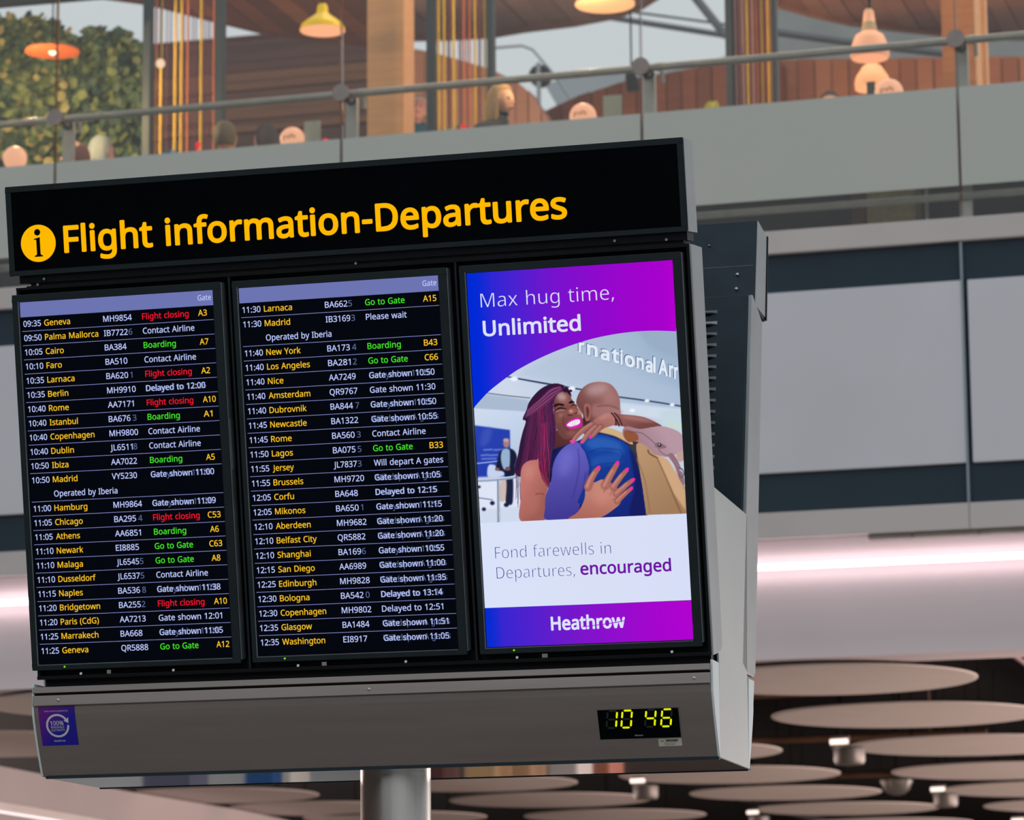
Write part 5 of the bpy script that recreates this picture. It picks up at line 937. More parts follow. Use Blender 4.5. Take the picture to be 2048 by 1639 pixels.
# cove: plaster bent in and out again, a light line in the fold
def cove_prof(): 
    up_ = [(22.06, 4.825), (22.12, 4.80), (22.20, 4.74), (22.26, 4.685)]
    dn = [(22.27, 4.655), (22.24, 4.60), (22.17, 4.47), (22.10, 4.32), (22.045, 4.18), (22.01, 4.06), (22.0, 4.045), (22.03, 4.04)]
    return up_ + dn + [(22.4, 4.04), (22.4, 4.825)]
cvj = [-3.02 + 4.24 * k for k in range(-4, 2)]
cove = sempty('wall_cove', 'curved pale cove with a bright light line under the gallery edge', 'wall')
for i in range(len(cvj) - 1):
    b = MB(); b.prism(cove_prof(), cvj[i] + 0.004, cvj[i + 1] - 0.004); b.build('panel', M_COVE, cove, smooth=35)
led = MB(); led.tube([(XL, 22.185, 4.668), (XR_, 22.185, 4.668)], 0.019, 12)
o = led.build('light_line', E_LED, cove); o['label'] = 'continuous white light line'
b = MB()
for x0, x1 in ((-4.03, -3.75), (-3.74, -3.32), (-3.31, -2.9)): b.box(x0, x1, 22.02, 22.12, 4.795, 4.824)
o = b.build('grille', mat('cove_grille', srgb(150, 144, 136), 0.6), cove); o['label'] = 'grey grille under the fascia'
# floor slab of the restaurant and dark plenum below it
b = MB(); b.box(XL, XR_, 22.3, 52, 5.0, 6.86); struct(b.build('restaurant_floor_slab', mat('restaurant_floor', srgb(70, 62, 58), 0.6)), 'floor slab of the restaurant above', 'floor')
b = MB(); b.box(XL, XR_, 22.4, 60, 4.86, 4.98); struct(b.build('ceiling', M_VOID), 'dark plenum above the hanging discs', 'ceiling')
b = MB(); b.box(-26.3, -26, -38, 58, 0, 10); struct(b.build('wall_left', mat('left_wall', srgb(104, 84, 74), 0.8, 0, 0.2, 0.3)), 'brown wall of shops far to the left', 'wall')
b = MB(); b.box(-26, 1, -38.3, -38, 0, 5.5); struct(b.build('wall_front', mat('front_wall', srgb(90, 88, 92), 0.8, 0, 0.2, 0.3)), 'grey wall of the concourse behind the viewer', 'wall')
b = MB(); b.box(XL, XR_, 58, 58.3, 0, 5); struct(b.build('wall_far', mat('far_wall', srgb(90, 80, 76), 0.8)), 'far wall under the gallery', 'wall')

# ------------------------------------------------------------------ hanging ceiling discs
def thin_disc(nm, p, D, label):
    t = thing(nm, label, 'ceiling disc', p, 0, 'round white ceiling discs under the gallery')
    b = MB(); r = D / 2
    b.lathe([(0.001, 0.0), (r * 0.96, 0.0), (r * 0.985, 0.003), (r, 0.008), (r, 0.016), (r * 0.985, 0.021), (0.001, 0.024)], (0, 0, 0), 72)
    b.build('panel', M_DISC, t, smooth=30)
    for a in (0.6, 2.7, 4.8):
        w = MB(); w.tube([(0.6 * r * math.cos(a), 0.6 * r * math.sin(a), 0.04), (0.6 * r * math.cos(a), 0.6 * r * math.sin(a), 4.87 - p[2])], 0.006, 6); w.build('hanger', M_VOID, t)
    return t
DISCS = [(1660, 1362, 1.97, 'large ceiling disc directly under the cove right of the board'), (1812, 1432, 2.0, 'ceiling disc second below the cove at the right'),
 (1944, 1492, 2.0, 'ceiling disc beside the upper spotlight at the right'), (1324, 1506, 2.0, 'ceiling disc half hidden behind the lower right corner of the board'),
 (1459, 1551, 2.0, 'ceiling disc just under the right end of the board'), (1571, 1587, 1.86, 'ceiling disc left of the metal dome'),
 (2001, 1543, 1.95, 'ceiling disc above right of the metal dome'), (2092, 1579, 2.0, 'ceiling disc beside the lower right spotlight'),
 (2158, 1611, 1.95, 'ceiling disc cut by the right edge in the lower corner'), (1695, 1618, 1.9, 'ceiling disc low between the lower spotlights'),
 (1775, 1648, 1.9, 'ceiling disc cut by the bottom edge at the right'), (939, 1568, 2.0, 'ceiling disc right of the pole, just under the board'),
 (1100, 1601, 2.0, 'whole ceiling disc right of the pole, second below the board'), (1230, 1632, 1.93, 'ceiling disc third right of the pole near the bottom edge'),
 (790, 1636, 1.95, 'ceiling disc low behind the pole'), (640, 1618, 2.0, 'ceiling disc left of the pole touching the pale bulkhead'),
 (-30, 1490, 2.4, 'ceiling disc left of the board, cut by the left edge'), (250, 1412, 2.0, 'ceiling disc behind the lower left corner of the board'), (430, 1592, 2.0, 'ceiling disc seen almost edge-on below the mirror plate at the left')]
for x, y, D, lb in DISCS: thin_disc('ceiling_disc', tuple(atZ(x, y, 4.0)), D, lb)

# spotlights between the discs
M_LAMPB = mat('spotlight_body', srgb(112, 104, 100), 0.4, 0.3, 0.05, 10)
E_SPOT = emat('spotlight_glow', srgb(255, 232, 218), 1.6)
def spotlight(x, y, Y, label, s=1.0):
    p = atY(x, y, Y); t = thing('spotlight', label, 'spotlight', tuple(p), 0, 'small spotlights between the ceiling discs')
    b = MB(); b.lathe([(0.055 * s, -0.17 * s), (0.10 * s, -0.165 * s), (0.115 * s, -0.14 * s), (0.115 * s, -0.05 * s), (0.10 * s, -0.04 * s), (0.02, -0.035 * s)], (0.07 * s, 0, 0), 28); b.build('housing', M_LAMPB, t, smooth=40)
    b = MB(); b.tube([(-0.065 * s, -0.02, 0), (0.065 * s, -0.02, 0.003)], [0.02 * s, 0.02 * s], 16); b.build('lamp', E_SPOT, t, smooth=50)
    b = MB(); b.box(-0.07 * s, 0.07 * s, 0.02, 0.05, -0.05 * s, 0.05 * s); b.build('reflector', M_LAMPB, t, bevel=0.01)
    b = MB(); b.tube([(0, 0.02, 0.05), (0, 0.02, 4.87 - p.z)], 0.012, 8); b.build('stem', M_VOID, t)
spotlight(1679, 1483, 27.5, 'upper right spotlight with a glowing tube between two discs', 1.1)
spotlight(1876, 1578, 32.5, 'spotlight low at the right with a glowing tube', 1.0)
spotlight(1276, 1561, 30.5, 'spotlight just below the right part of the board', 1.0)
spotlight(1506, 1624, 35, 'dim spotlight near the bottom edge right of centre', 0.9)
spotlight(2036, 1640, 37, 'spotlight in the lower right corner', 1.0)
p = atY(1793, 1560, 32.6); t = thing('metal_dome', 'shiny metal dome hanging between the discs at the lower right', 'dome', tuple(p))
b = MB(); b.lathe([(0.03, -0.14), (0.08, -0.125), (0.12, -0.09), (0.145, -0.03), (0.16, 0.0), (0.15, 0.01), (0.02, 0.02)], (0, 0, 0), 32); b.build('dome', mat('dome_metal', srgb(170, 165, 160), 0.25, 0.8), t, smooth=40)
b = MB(); b.tube([(0, 0, 0.01), (0, 0, 4.87 - p.z)], 0.012, 8); b.build('stem', M_VOID, t)
# ducts and pipes in the plenum
M_DUCT = mat('duct', srgb(58, 54, 56), 0.6, 0.1, 0.1, 2); M_PIPE = mat('pink_pipe', srgb(118, 88, 94), 0.5); M_COPPER = mat('brown_duct', srgb(96, 68, 50), 0.6, 0.1, 0.2, 3)
for x, z, r, m_, lb in ((-2.95, 4.45, 0.09, M_DUCT, 'dark round duct running back above the right-hand discs'), (-3.65, 4.42, 0.022, M_PIPE, 'thin pink pipe running back above the first disc'),
                        (-3.42, 4.50, 0.10, M_COPPER, 'brown duct running back above the first disc'), (-2.6, 4.3, 0.06, M_PIPE, 'thick pink pipe at the right edge under the gallery'), (-8.4, 4.3, 0.05, M_DUCT, 'dark pipe left of the pole above the discs')):
    b = MB(); b.tube([(x, 22.5, z), (x, 50, z)], r, 14); tag(b.build('duct', m_, smooth=50), lb, 'duct')
for y_, x0, x1, z in ((27.2, -8, -5.0, 4.35), (30.6, -8, -4.6, 4.28), (34.5, -8.2, -4.0, 4.25)):
    b = MB(); b.tube([(x0, y_, z), (x1, y_, z)], 0.035, 10); b.tube([(x0 + .5, y_, z), (x0 + .5, y_, 4.87)], 0.008, 6); b.tube([(x1 - .5, y_, z), (x1 - .5, y_, 4.87)], 0.008, 6); tag(b.build('cable_tray', M_COPPER, smooth=50), {27.2: 'thin brown cross pipe above the upper spotlight', 30.6: 'thin brown cross pipe behind the metal dome', 34.5: 'thin brown cross pipe farthest back above the discs'}[y_], 'pipe')

# pale curved bulkhead at the lower left
bk = thing('bulkhead', 'pale pink curved bulkhead with a light strip at the lower left', 'bulkhead', (0, 0, 0))
edge = [atZ(x, y, 4.0) for x, y in ((-260, 1478), (0, 1529), (120, 1552), (240, 1577), (360, 1597), (480, 1617), (560, 1634), (660, 1660))]
def sweep(nm, m_, z0, z1, in0, in1, depth=0.5):
    b = MB(); n = len(edge); vs = []
    for i, p in enumerate(edge):
        q = edge[min(i + 1, n - 1)] - edge[max(i - 1, 0)]; q.z = 0; q.normalize(); nn = Vector((q.y, -q.x, 0))
        for z, k in ((z0, in0), (z1, in1), (z1, in1 - depth), (z0, in0 - depth)):
            vs.append((p.x + nn.x * k, p.y + nn.y * k, z))
    fs = [(i * 4 + j, i * 4 + (j + 1) % 4, (i + 1) * 4 + (j + 1) % 4, (i + 1) * 4 + j) for i in range(n - 1) for j in range(4)] + [(0, 1, 2, 3), tuple((n - 1) * 4 + j for j in (3, 2, 1, 0))]
    b.add(vs, fs); return b.build(nm, m_, bk, smooth=30)
M_BULK = mat('bulkhead_plaster', srgb(190, 178, 178), 0.7, 0, 0.015, 1.0)
sweep('upper_fascia', M_BULK, 3.99, 3.70, 0.0, 0.0); sweep('shadow_groove', M_BEIGE, 3.70, 3.62, -0.06, -0.06)
sweep('light_strip', E_STRIP, 3.62, 3.598, -0.045, -0.045); sweep('lower_fascia', M_BULK, 3.598, 3.1, 0.0, 0.08)

# ------------------------------------------------------------------ glass balustrade
def glass_mat():
    m = bpy.data.materials.new('clear_glass'); m.use_nodes = True; nt = m.node_tree; nt.nodes.clear()
    tr = nt.nodes.new('ShaderNodeBsdfTransparent'); tr.inputs[0].default_value = (0.955, 0.962, 0.958, 1)
    gl = nt.nodes.new('ShaderNodeBsdfGlossy'); gl.inputs['Roughness'].default_value = 0.02
    fr = nt.nodes.new('ShaderNodeFresnel'); fr.inputs[0].default_value = 1.5
    mx = nt.nodes.new('ShaderNodeMixShader'); oo = nt.nodes.new('ShaderNodeOutputMaterial')
    nt.links.new(fr.outputs[0], mx.inputs[0]); nt.links.new(tr.outputs[0], mx.inputs[1]); nt.links.new(gl.outputs[0], mx.inputs[2]); nt.links.new(mx.outputs[0], oo.inputs[0]); return m
def frost_mat():
    m = bpy.data.materials.new('frosted_film'); m.use_nodes = True; nt = m.node_tree; nt.nodes.clear()
    di = nt.nodes.new('ShaderNodeBsdfDiffuse'); tl = nt.nodes.new('ShaderNodeBsdfTranslucent'); no = nt.nodes.new('ShaderNodeTexNoise'); no.inputs['Scale'].default_value = 1.2
    tc = nt.nodes.new('ShaderNodeTexCoord'); nt.links.new(tc.outputs['Object'], no.inputs['Vector'])
    cr = nt.nodes.new('ShaderNodeValToRGB'); cr.color_ramp.elements[0].color = srgb(222, 228, 220); cr.color_ramp.elements[1].color = srgb(230, 230, 224); nt.links.new(no.outputs['Fac'], cr.inputs[0])
    nt.links.new(cr.outputs[0], di.inputs[0]); tl.inputs[0].default_value = srgb(190, 196, 186)
    mx = nt.nodes.new('ShaderNodeMixShader'); mx.inputs[0].default_value = 0.2; oo = nt.nodes.new('ShaderNodeOutputMaterial')
    nt.links.new(di.outputs[0], mx.inputs[1]); nt.links.new(tl.outputs[0], mx.inputs[2]); nt.links.new(mx.outputs[0], oo.inputs[0]); return m
M_GLASS, M_FROST = glass_mat(), frost_mat()
M_GEDGE = mat('glass_edge', srgb(110, 74, 64), 0.3)
bal = thing('glass_balustrade', 'tall glass balustrade with a frosted band and steel handrail along the gallery', 'balustrade', (-6.5, 22.0, 6.862))
def BL(x, y, z): return (x + 6.5, y - 22.0, z - 6.862)
def bbox(mb, x0, x1, y0, y1, z0, z1): a = BL(x0, y0, z0); c = BL(x1, y1, z1); return mb.box(a[0], c[0], a[1], c[1], a[2], c[2])
GX = [-13.96 + 2.12 * k for k in range(0, 8)]
for i in range(len(GX) - 1):
    b = MB(); bbox(b, GX[i] + 0.008, GX[i + 1] - 0.008, 21.995, 22.005, 6.87, 9.9); pane = b.build('glass_pane', M_GLASS, bal)
    b = MB(); bbox(b, GX[i] + 0.009, GX[i + 1] - 0.009, 21.990, 21.994, 7.072, 7.731); b.build('frosted_band', M_FROST, pane)['label'] = 'frosted band'
for x in GX:
    b = MB(); bbox(b, x - 0.0075, x - 0.0045, 21.99, 22.006, 6.87, 9.9); bbox(b, x + 0.0045, x + 0.0075, 21.99, 22.006, 6.87, 9.9); b.build('joint_edge', M_GEDGE, bal)
    b = MB(); bbox(b, x - 0.042, x + 0.042, 22.20, 22.24, 6.862, 8.06)
    c = BL(x, 22.22, 8.06); b.tube([(c[0], c[1] - 0.02, c[2]), (c[0], c[1] + 0.02, c[2])], 0.042, 20)
    po = b.build('post', M_GSTEEL, bal)
    b = MB(); c = BL(x, 0, 8.055); b.tube([(c[0], -0.03, c[2]), (c[0], -0.012, c[2])], [0.060, 0.060], 32); b.tube([(c[0], -0.012, c[2]), (c[0], 0.21, c[2])], 0.02, 16)
    b.build('clamp_disc', M_KNOB, po, smooth=40)
    b = MB(); c = BL(x + 0.11, 22.17, 8.095); b.tube([(c[0] - 0.05, c[1], c[2]), (c[0], c[1], c[2])], 0.03, 16); b.tube([(c[0] - 0.01, c[1], c[2]), (c[0] - 0.01, c[1] + 0.02, c[2] - 0.11)], 0.014, 10); b.build('rail_bracket', M_GSTEEL, po, smooth=40)
b = MB(); b.tube([BL(XL, 22.17, 8.095), BL(XR_, 22.17, 8.095)], 0.026, 20); b.build('handrail', M_GSTEEL, bal, smooth=50)
b = MB(); b.tube([BL(XL, 22.17, 7.045), BL(XR_, 22.17, 7.045)], 0.024, 16); b.build('lower_rail', M_GSTEEL, bal, smooth=50)

# made-up props on the concourse floor, added for smears in the mirror plate
for x0, x1, Y, ht, c, lb in ((505, 568, 30, 1.5, (30, 96, 170), 'blue kiosk on the concourse, mirrored under the board'), (583, 602, 29, 1.6, (210, 214, 210), 'white upright prop on the concourse, mirrored beside the blue kiosk'),
                             (860, 905, 31, 1.2, (120, 80, 80), 'brown kiosk on the concourse, mirrored right of the pole'), (945, 1010, 30, 1.3, (226, 190, 140), 'straw-coloured kiosk on the concourse, mirrored right of the pole'), (1030, 1080, 31, 1.2, (226, 190, 150), 'second straw-coloured kiosk on the concourse floor'),
                             (1110, 1172, 30, 1.25, (226, 216, 212), 'pale kiosk on the concourse, mirrored below the clock side'), (1190, 1235, 31, 1.2, (190, 120, 100), 'orange kiosk on the concourse floor'), (300, 400, 31, 1.2, (110, 120, 150), 'slate kiosk on the concourse, mirrored at the left')):
    a, c2 = atY(x0, 1560, Y), atY(x1, 1560, Y); wd = c2.x - a.x; t = thing('prop', lb, 'prop', ((a.x + c2.x) / 2, Y, 0))
    m_ = mat('prop_paint', srgb(*c), 0.5)
    b = MB(); b.box(-wd / 2, wd / 2, -0.25, 0.25, 0.05, ht); b.build('body', m_, t, bevel=0.03)
    b = MB(); b.box(-wd / 2 - 0.02, wd / 2 + 0.02, -0.28, 0.28, ht, ht + 0.04); b.build('top', m_, t, bevel=0.01)
    b = MB(); b.box(-wd / 2 + 0.03, wd / 2 - 0.03, -0.22, 0.22, 0, 0.05); b.build('plinth', M_VOID, t)
# ------------------------------------------------------------------ restaurant behind the glass
def timber(nm, c1, c2, rough=0.55): return mat(nm, c1, rough, 0, 0.1, 3.0, 0.15, 25, stretch=(0.6, 4, 6), col2=c2)
TIM_DARK = [timber('dark_timber_%d' % i, srgb(*c), srgb(*d)) for i, (c, d) in enumerate((((96, 58, 42), (118, 74, 50)), ((78, 46, 36), (98, 60, 44)), ((118, 78, 50), (136, 90, 56)), ((88, 52, 44), (106, 62, 48))))]
TIM_WARM = [timber('warm_timber_%d' % i, srgb(*c), srgb(*d)) for i, (c, d) in enumerate((((168, 112, 80), (188, 126, 88)), ((158, 102, 72), (174, 112, 78)), ((178, 122, 90), (190, 130, 92))))]
TIM_PALE = [timber('pale_timber_%d' % i, srgb(*c), srgb(*d)) for i, (c, d) in enumerate((((192, 148, 126), (204, 158, 132)), ((184, 140, 118), (196, 150, 126))))]
TIM_GREY = [timber('grey_timber_%d' % i, srgb(*c), srgb(*d)) for i, (c, d) in enumerate((((134, 112, 108), (146, 122, 116)), ((122, 100, 98), (134, 110, 104))))]
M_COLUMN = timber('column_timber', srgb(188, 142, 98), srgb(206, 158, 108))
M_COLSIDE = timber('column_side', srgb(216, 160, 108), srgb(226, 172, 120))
TIM_RUST = [timber('rust_timber_%d' % i, srgb(*c), srgb(*d)) for i, (c, d) in enumerate((((128, 78, 56), (142, 88, 62)), ((114, 70, 52), (128, 78, 56))))]
def interp(pts, x):
    return float(np.interp(x, [p[0] for p in pts], [p[1] for p in pts]))
random.seed(5)
def upright_boards(nm, label, cat, sky, Y, step, mats, zb=6.87, thick=0.25):
    """wall of upright boards whose heads follow a sloping edge"""
    x0, x1 = sky[0][0], sky[-1][0]; base = atY((x0 + x1) / 2, 250, Y); t = thing(nm, label, cat, (base.x, Y, zb))
    x = x0; k = 0
    while x < x1 - 1:
        xn = min(x + step, x1); a = atY(x, interp(sky, x), Y); c = atY(xn, interp(sky, xn), Y)
        yj = random.uniform(0, 0.03)
        b = MB(); ax, cx_ = a.x - base.x + 0.006, c.x - base.x - 0.006
        b.extr([(ax, yj, 0), (cx_, yj, 0), (cx_, yj, c.z - zb), (ax, yj, a.z - zb)], (0, thick, 0)); b.build('board', mats[k % len(mats)], t)
        x = xn; k += 1
    b = MB(); pts = [(atY(x, interp(sky, x) + 3, Y)) for x in np.linspace(x0, x1, 12)]
    b.extr([(pts[0].x - base.x, 0, 0), (pts[-1].x - base.x, 0, 0)] + [(p.x - base.x, 0, p.z - zb) for p in pts[::-1]], (0, 0.1, 0)); o = b.build('backing', mats[-1], t, loc=(0, thick - 0.05, 0))
    return t
def canopy(nm, label, edge_px, z, depth, n, mats, thick=0.22):
    """flat wooden canopy: planks run towards the viewer, far edge curved"""
    P_ = [atZ(x, y, z) for x, y in edge_px]; xs = [p.x for p in P_]; base = P_[len(P_) // 2]
    t = thing(nm, label, 'canopy', (base.x, base.y, z)); X = np.linspace(min(xs), max(xs), n + 1)
    yy = lambda x: float(np.interp(x, sorted(xs), [p.y for p in sorted(P_, key=lambda p: p.x)]))
    for i in range(n):
        a, c = X[i] + 0.006, X[i + 1] - 0.006; ya, yc = yy(a), yy(c); yn = min(p.y for p in P_) - depth; dz = random.uniform(0, 0.02)
        b = MB(); b.extr([(a - base.x, ya - base.y, dz), (c - base.x, yc - base.y, dz), (c - base.x, yn - base.y, dz), (a - base.x, yn - base.y, dz)], (0, 0, thick)); b.build('board', mats[i % len(mats)], t)
    b = MB(); pp = [(p.x - base.x, p.y - base.y + 0.02, 0) for p in sorted(P_, key=lambda p: p.x)]
    b.extr(pp + [(pp[-1][0], pp[-1][1] - 0.06, 0), *[(q[0], q[1] - 0.06, 0) for q in pp[::-1][1:]]], (0, 0, thick + 0.05)); b.build('edge_trim', mats[-1], t, loc=(0, 0, -0.02))
    return t
# left wall of long horizontal boards
Yw = 33.0; t = thing('board_wall', 'dark wall of long horizontal boards behind the left half of the gallery', 'wall', (atY(520, 200, Yw).x, Yw, 6.87))
bx = t.location.x; zt = atY(500, 64, Yw).z; z = 6.87 + 0.35; k = 0
xa, xb = atY(296, 100, Yw).x - 3.2, atY(806, 100, Yw).x
while z < zt - 0.02:
    h_ = random.choice((0.07, 0.10, 0.14)); z1 = min(z + h_, zt)
    b = MB(); yj = random.uniform(0, 0.04); tl = random.uniform(-0.004, 0.02)
    b.extr([(xa - bx, yj, z - 6.87), (xb - bx, yj, z - 6.87 - tl * 2), (xb - bx, yj, z1 - 6.875 - tl * 2), (xa - bx, yj, z1 - 6.875)], (0, 0.2, 0)); b.build('board', random.choice(TIM_DARK), t); z = z1; k += 1
b = MB(); b.box(xa - bx, xb - bx, 0.1, 0.3, 0, zt - 6.9); b.build('backing', TIM_DARK[1], t)
upright_boards('sloping_screen', 'pale timber screen with a head sloping down to the right behind the blonde woman', 'screen', [(796, 92), (857, 101), (985, 138), (1050, 172), (1085, 222), (1110, 260)], 31.0, 26, TIM_PALE)
upright_boards('timber_screen', 'reddish brown timber screen rising to the right behind the round lamp', 'screen', [(1062, 236), (1085, 222), (1150, 193), (1260, 158), (1440, 126), (1560, 119)], 32.0, 30, TIM_RUST)
upright_boards('timber_screen', 'long brown timber screen behind the stacked pendant lamps', 'screen', [(1560, 119), (1700, 116), (1890, 114), (2120, 110)], 32.5, 34, TIM_WARM)
canopy('wooden_canopy', 'dark wooden canopy at the top left above the bright sliver of roof', [(-380, -60), (100, -20), (296, 6), (380, 28), (430, 41), (520, 63), (640, 80), (735, 90), (806, 78)], 11.2, 3.5, 22, TIM_DARK)
canopy('wooden_canopy', 'grey-brown curved wooden canopy at the top centre', [(790, 79), (900, 77), (985, 72), (1050, 61), (1150, 49), (1235, 33), (1285, 14), (1330, -14), (1370, -40)], 11.5, 3.0, 14, TIM_GREY)
canopy('wooden_canopy', 'orange-brown curved wooden canopy at the top right', [(1500, -20), (1555, 12), (1620, 30), (1700, 48), (1800, 60), (1885, 69), (2000, 76), (2130, 78)], 11.6, 3.0, 14, TIM_WARM)

# steel roof members seen against the glazed roof
M_ROOF = mat('roof_steel', srgb(120, 122, 126), 0.5, 0.2, 0.05, 3); M_ROOFL = mat('roof_panel', srgb(196, 204, 208), 0.5, 0, 0.02, 1)
def bar(pts, Y, r, m_, nm, lb, cat='roof beam'):
    b = MB(); b.tube([atY(x, y, Y) for x, y in pts], r, 14); tag(b.build(nm, m_, smooth=50), lb, cat)
bar([(1190, 30), (1460, 72)], 38, 0.035, M_ROOF, 'roof_beam', 'lower grey roof beam at the top right of the centre lamp')
bar([(1250, 22), (1460, 50)], 37.5, 0.014, M_DUCT, 'roof_beam', 'thin dark roof rail above the grey roof beam')
bar([(1385, -12), (1452, 72)], 37, 0.05, M_ROOF, 'roof_strut', 'slanting grey roof strut beside the right dark post')
bar([(1540, 62), (1640, 76), (1760, 92), (1890, 106)], 36, 0.045, M_ROOF, 'roof_beam', 'grey beam behind the stacked pendant lamps')
b = MB(); P_ = [atY(x, y, 40) for x, y in ((1540, 5), (2160, 5), (2160, 130), (1540, 130))]; b.extr(P_, (0, 0.2, 0)); tag(b.build('roof_panel', mat('grey_roof_panel', srgb(168, 172, 170), 0.7, 0, 0.04, 2)), 'grey roof panel behind the stacked pendant lamps', 'roof panel')
b = MB(); P_ = [atY(x, y, 40) for x, y in ((1130, 240), (1090, 170), (1160, 140), (1290, 150), (1460, 110), (1460, 240))]; b.extr(P_, (0, 0.2, 0)); tag(b.build('roof_panel', M_ROOFL), 'pale sloping roof panel behind the handrail right of the blonde woman', 'roof panel')
p = atY(1078, 150, 33.4); t = thing('round_vent', 'dark round vent with a pale bar against the bright roof', 'vent', tuple(p))
b = MB(); b.tube([(0, 0, 0), (0, 0.1, 0)], 0.112, 32); b.build('disc', M_DUCT, t, smooth=40)
b = MB(); b.box(-0.02, 0.02, -0.03, 0.0, 6.86 - p.z, 0.13); b.build('bar', M_ROOFL, t, bevel=0.004)
b = MB(); b.tube([tuple(atY(x_, y_, 33.4) - p + Vector((0, 0.06, 0))) for x_, y_ in ((980, 93), (1040, 88), (1062, 96), (1110, 152), (1140, 200))] , 0.015, 10); b.tube([tuple(atY(1104, 146, 33.4) - p + Vector((0, 0.06, 0))), (0.04, 0.06, 0.02)], 0.012, 8); b.build('bent_pipe', M_ROOFL, t, smooth=60)
p = atY(1263, 165, 27); t = thing('stage_light', 'small black spotlight hanging beside the handrail clamp', 'spotlight', tuple(p))
b = MB(); b.tube([(-0.01, -0.02, 0.09), (0.0, 0.0, 0.03), (0.012, 0.02, -0.07)], [0.035, 0.05, 0.055], 20); b.build('housing', M_BLACK, t, smooth=40)
b = MB(); b.tube([(0, 0, 0.07), (0, 0, 2.2)], 0.008, 8); b.build('stem', M_BLACK, t)
# steel beam at the top left
a, c = atY(-60, 18, 24.9), atY(288, -12, 24.9)
b = MB(); b.hexa([(a.x, 24.85, a.z), (c.x, 24.85, c.z), (c.x, 24.95, c.z), (a.x, 24.95, a.z), (a.x, 24.85, a.z + 0.4), (c.x, 24.85, c.z + 0.4), (c.x, 24.95, c.z + 0.4), (a.x, 24.95, a.z + 0.4)]); tag(b.build('steel_beam', mat('beam_grey', srgb(34, 38, 44), 0.6, spec=0.2)), 'dark grey steel beam above the ivy at the top left', 'beam')

# timber columns
M_COLUMN_R = timber('orange_column_timber', srgb(178, 108, 54), srgb(200, 126, 66))
def column(xa, xb, Y, dpt, label):
    a, c = atY(xa, 150, Y), atY(xb, 150, Y); wd = c.x - a.x
    t = thing('timber_column', label, 'column', (a.x, Y, 6.86))
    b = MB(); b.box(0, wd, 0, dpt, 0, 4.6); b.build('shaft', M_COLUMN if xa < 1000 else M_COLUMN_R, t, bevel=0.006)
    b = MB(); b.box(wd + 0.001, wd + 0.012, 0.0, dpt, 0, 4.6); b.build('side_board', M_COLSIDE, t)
    return wd
column(734, 805, 25.0, 0.26, 'square timber column between the yellow lamp and the string screen')
column(1886, 1951, 25.2, 0.30, 'square timber column at the right behind the handrail clamp')
b = MB(); a = atY(1952, 150, 25.5); b.box(a.x, a.x + 0.085, 25.5, 25.6, 6.86, 11.4); tag(b.build('column_side_strip', M_COLSIDE, bevel=0.004), 'paler side of the right timber column, added as a separate strip', 'post')  # stands in for the column's lighter side face

# string screens between dark posts
M_POSTD = mat('dark_post', srgb(46, 56, 62), 0.5, 0.1, 0.05, 5)
STR = {'y': mat('yellow_cord', srgb(244, 196, 56), 0.7), 'o': mat('orange_cord', srgb(216, 118, 66), 0.7), 'p': mat('plum_cord', srgb(120, 56, 62), 0.7), 'k': mat('pink_cord', srgb(214, 168, 158), 0.7)}
def string_screen(xl, xr, w_l, w_r, strings, Y, label):
    a, c = atY(xl, 150, Y), atY(xr, 150, Y); t = thing('string_screen', label, 'screen', ((a.x + c.x) / 2, Y, 6.86)); ox = t.location.x
    for x_, w_ in ((a.x, w_l), (c.x, w_r)):
        ww = w_ * Y / F_PX; b = MB(); b.box(x_ - ox - ww / 2, x_ - ox + ww / 2, -0.04, 0.04, 0, 4.3); b.build('post', M_POSTD, t, bevel=0.003)
    b = MB(); b.box(a.x - ox, c.x - ox, -0.03, 0.03, 0.85, 0.9); b.box(a.x - ox, c.x - ox, -0.03, 0.03, 4.24, 4.3); b.build('rail', M_POSTD, t)
    for x_, c_, r_ in strings:
        q = atY(x_, 130, Y); b = MB(); off = random.uniform(-0.02, 0.02); b.tube([(q.x - ox, off, 0.9), (q.x - ox, off, 4.26)], r_ * Y / F_PX / 2, 8); b.build('cord', STR[c_], t, smooth=60)
string_screen(296, 441, 18, 18, [(310, 'o', 5), (323, 'y', 6), (350, 'y', 6), (363, 'y', 6), (375, 'o', 5), (402, 'y', 6), (427, 'o', 5)] + [(x, 'p', 2.5) for x in (335, 340, 368, 385, 392, 410, 415, 420, 433)], 24.6, 'string screen of yellow and orange cords right of the ivy')
string_screen(863, 983, 17, 14, [(876, 'y', 6), (888, 'y', 6), (909, 'y', 6), (929, 'o', 4.5), (940, 'o', 4), (949, 'y', 5), (969, 'y', 5)] + [(x, 'p', 3) for x in (896, 901, 918, 923, 934, 957, 961)], 24.6, 'string screen of yellow cords above the blonde woman')
string_screen(1461, 1551, 15, 10, [(1496, 'y', 5), (1524, 'y', 5), (1539, 'y', 6), (1472, 'k', 4), (1480, 'k', 3), (1488, 'k', 3)] + [(x, c, 3) for x, c in ((1476, 'p'), (1484, 'p'), (1502, 'p'), (1506, 'k'), (1511, 'p'), (1515, 'o'), (1519, 'p'), (1529, 'p'), (1534, 'o'), (1545, 'o'))], 24.6, 'string screen of plum and yellow cords left of the stacked pendant lamps')
t = [o for o in bpy.data.objects if 'plum and yellow' in o.get('label', '')][0]; a, c = atY(1466, 150, 24.66), atY(1548, 150, 24.66)
b = MB(); b.box(a.x - t.location.x, c.x - t.location.x, 0.06, 0.08, 0.9, 4.26); b.build('fabric_panel', mat('plum_fabric', srgb(150, 98, 92), 0.8, 0, 0.15, 2, stretch=(8, 1, 0.6), col2=srgb(176, 122, 104)), t)

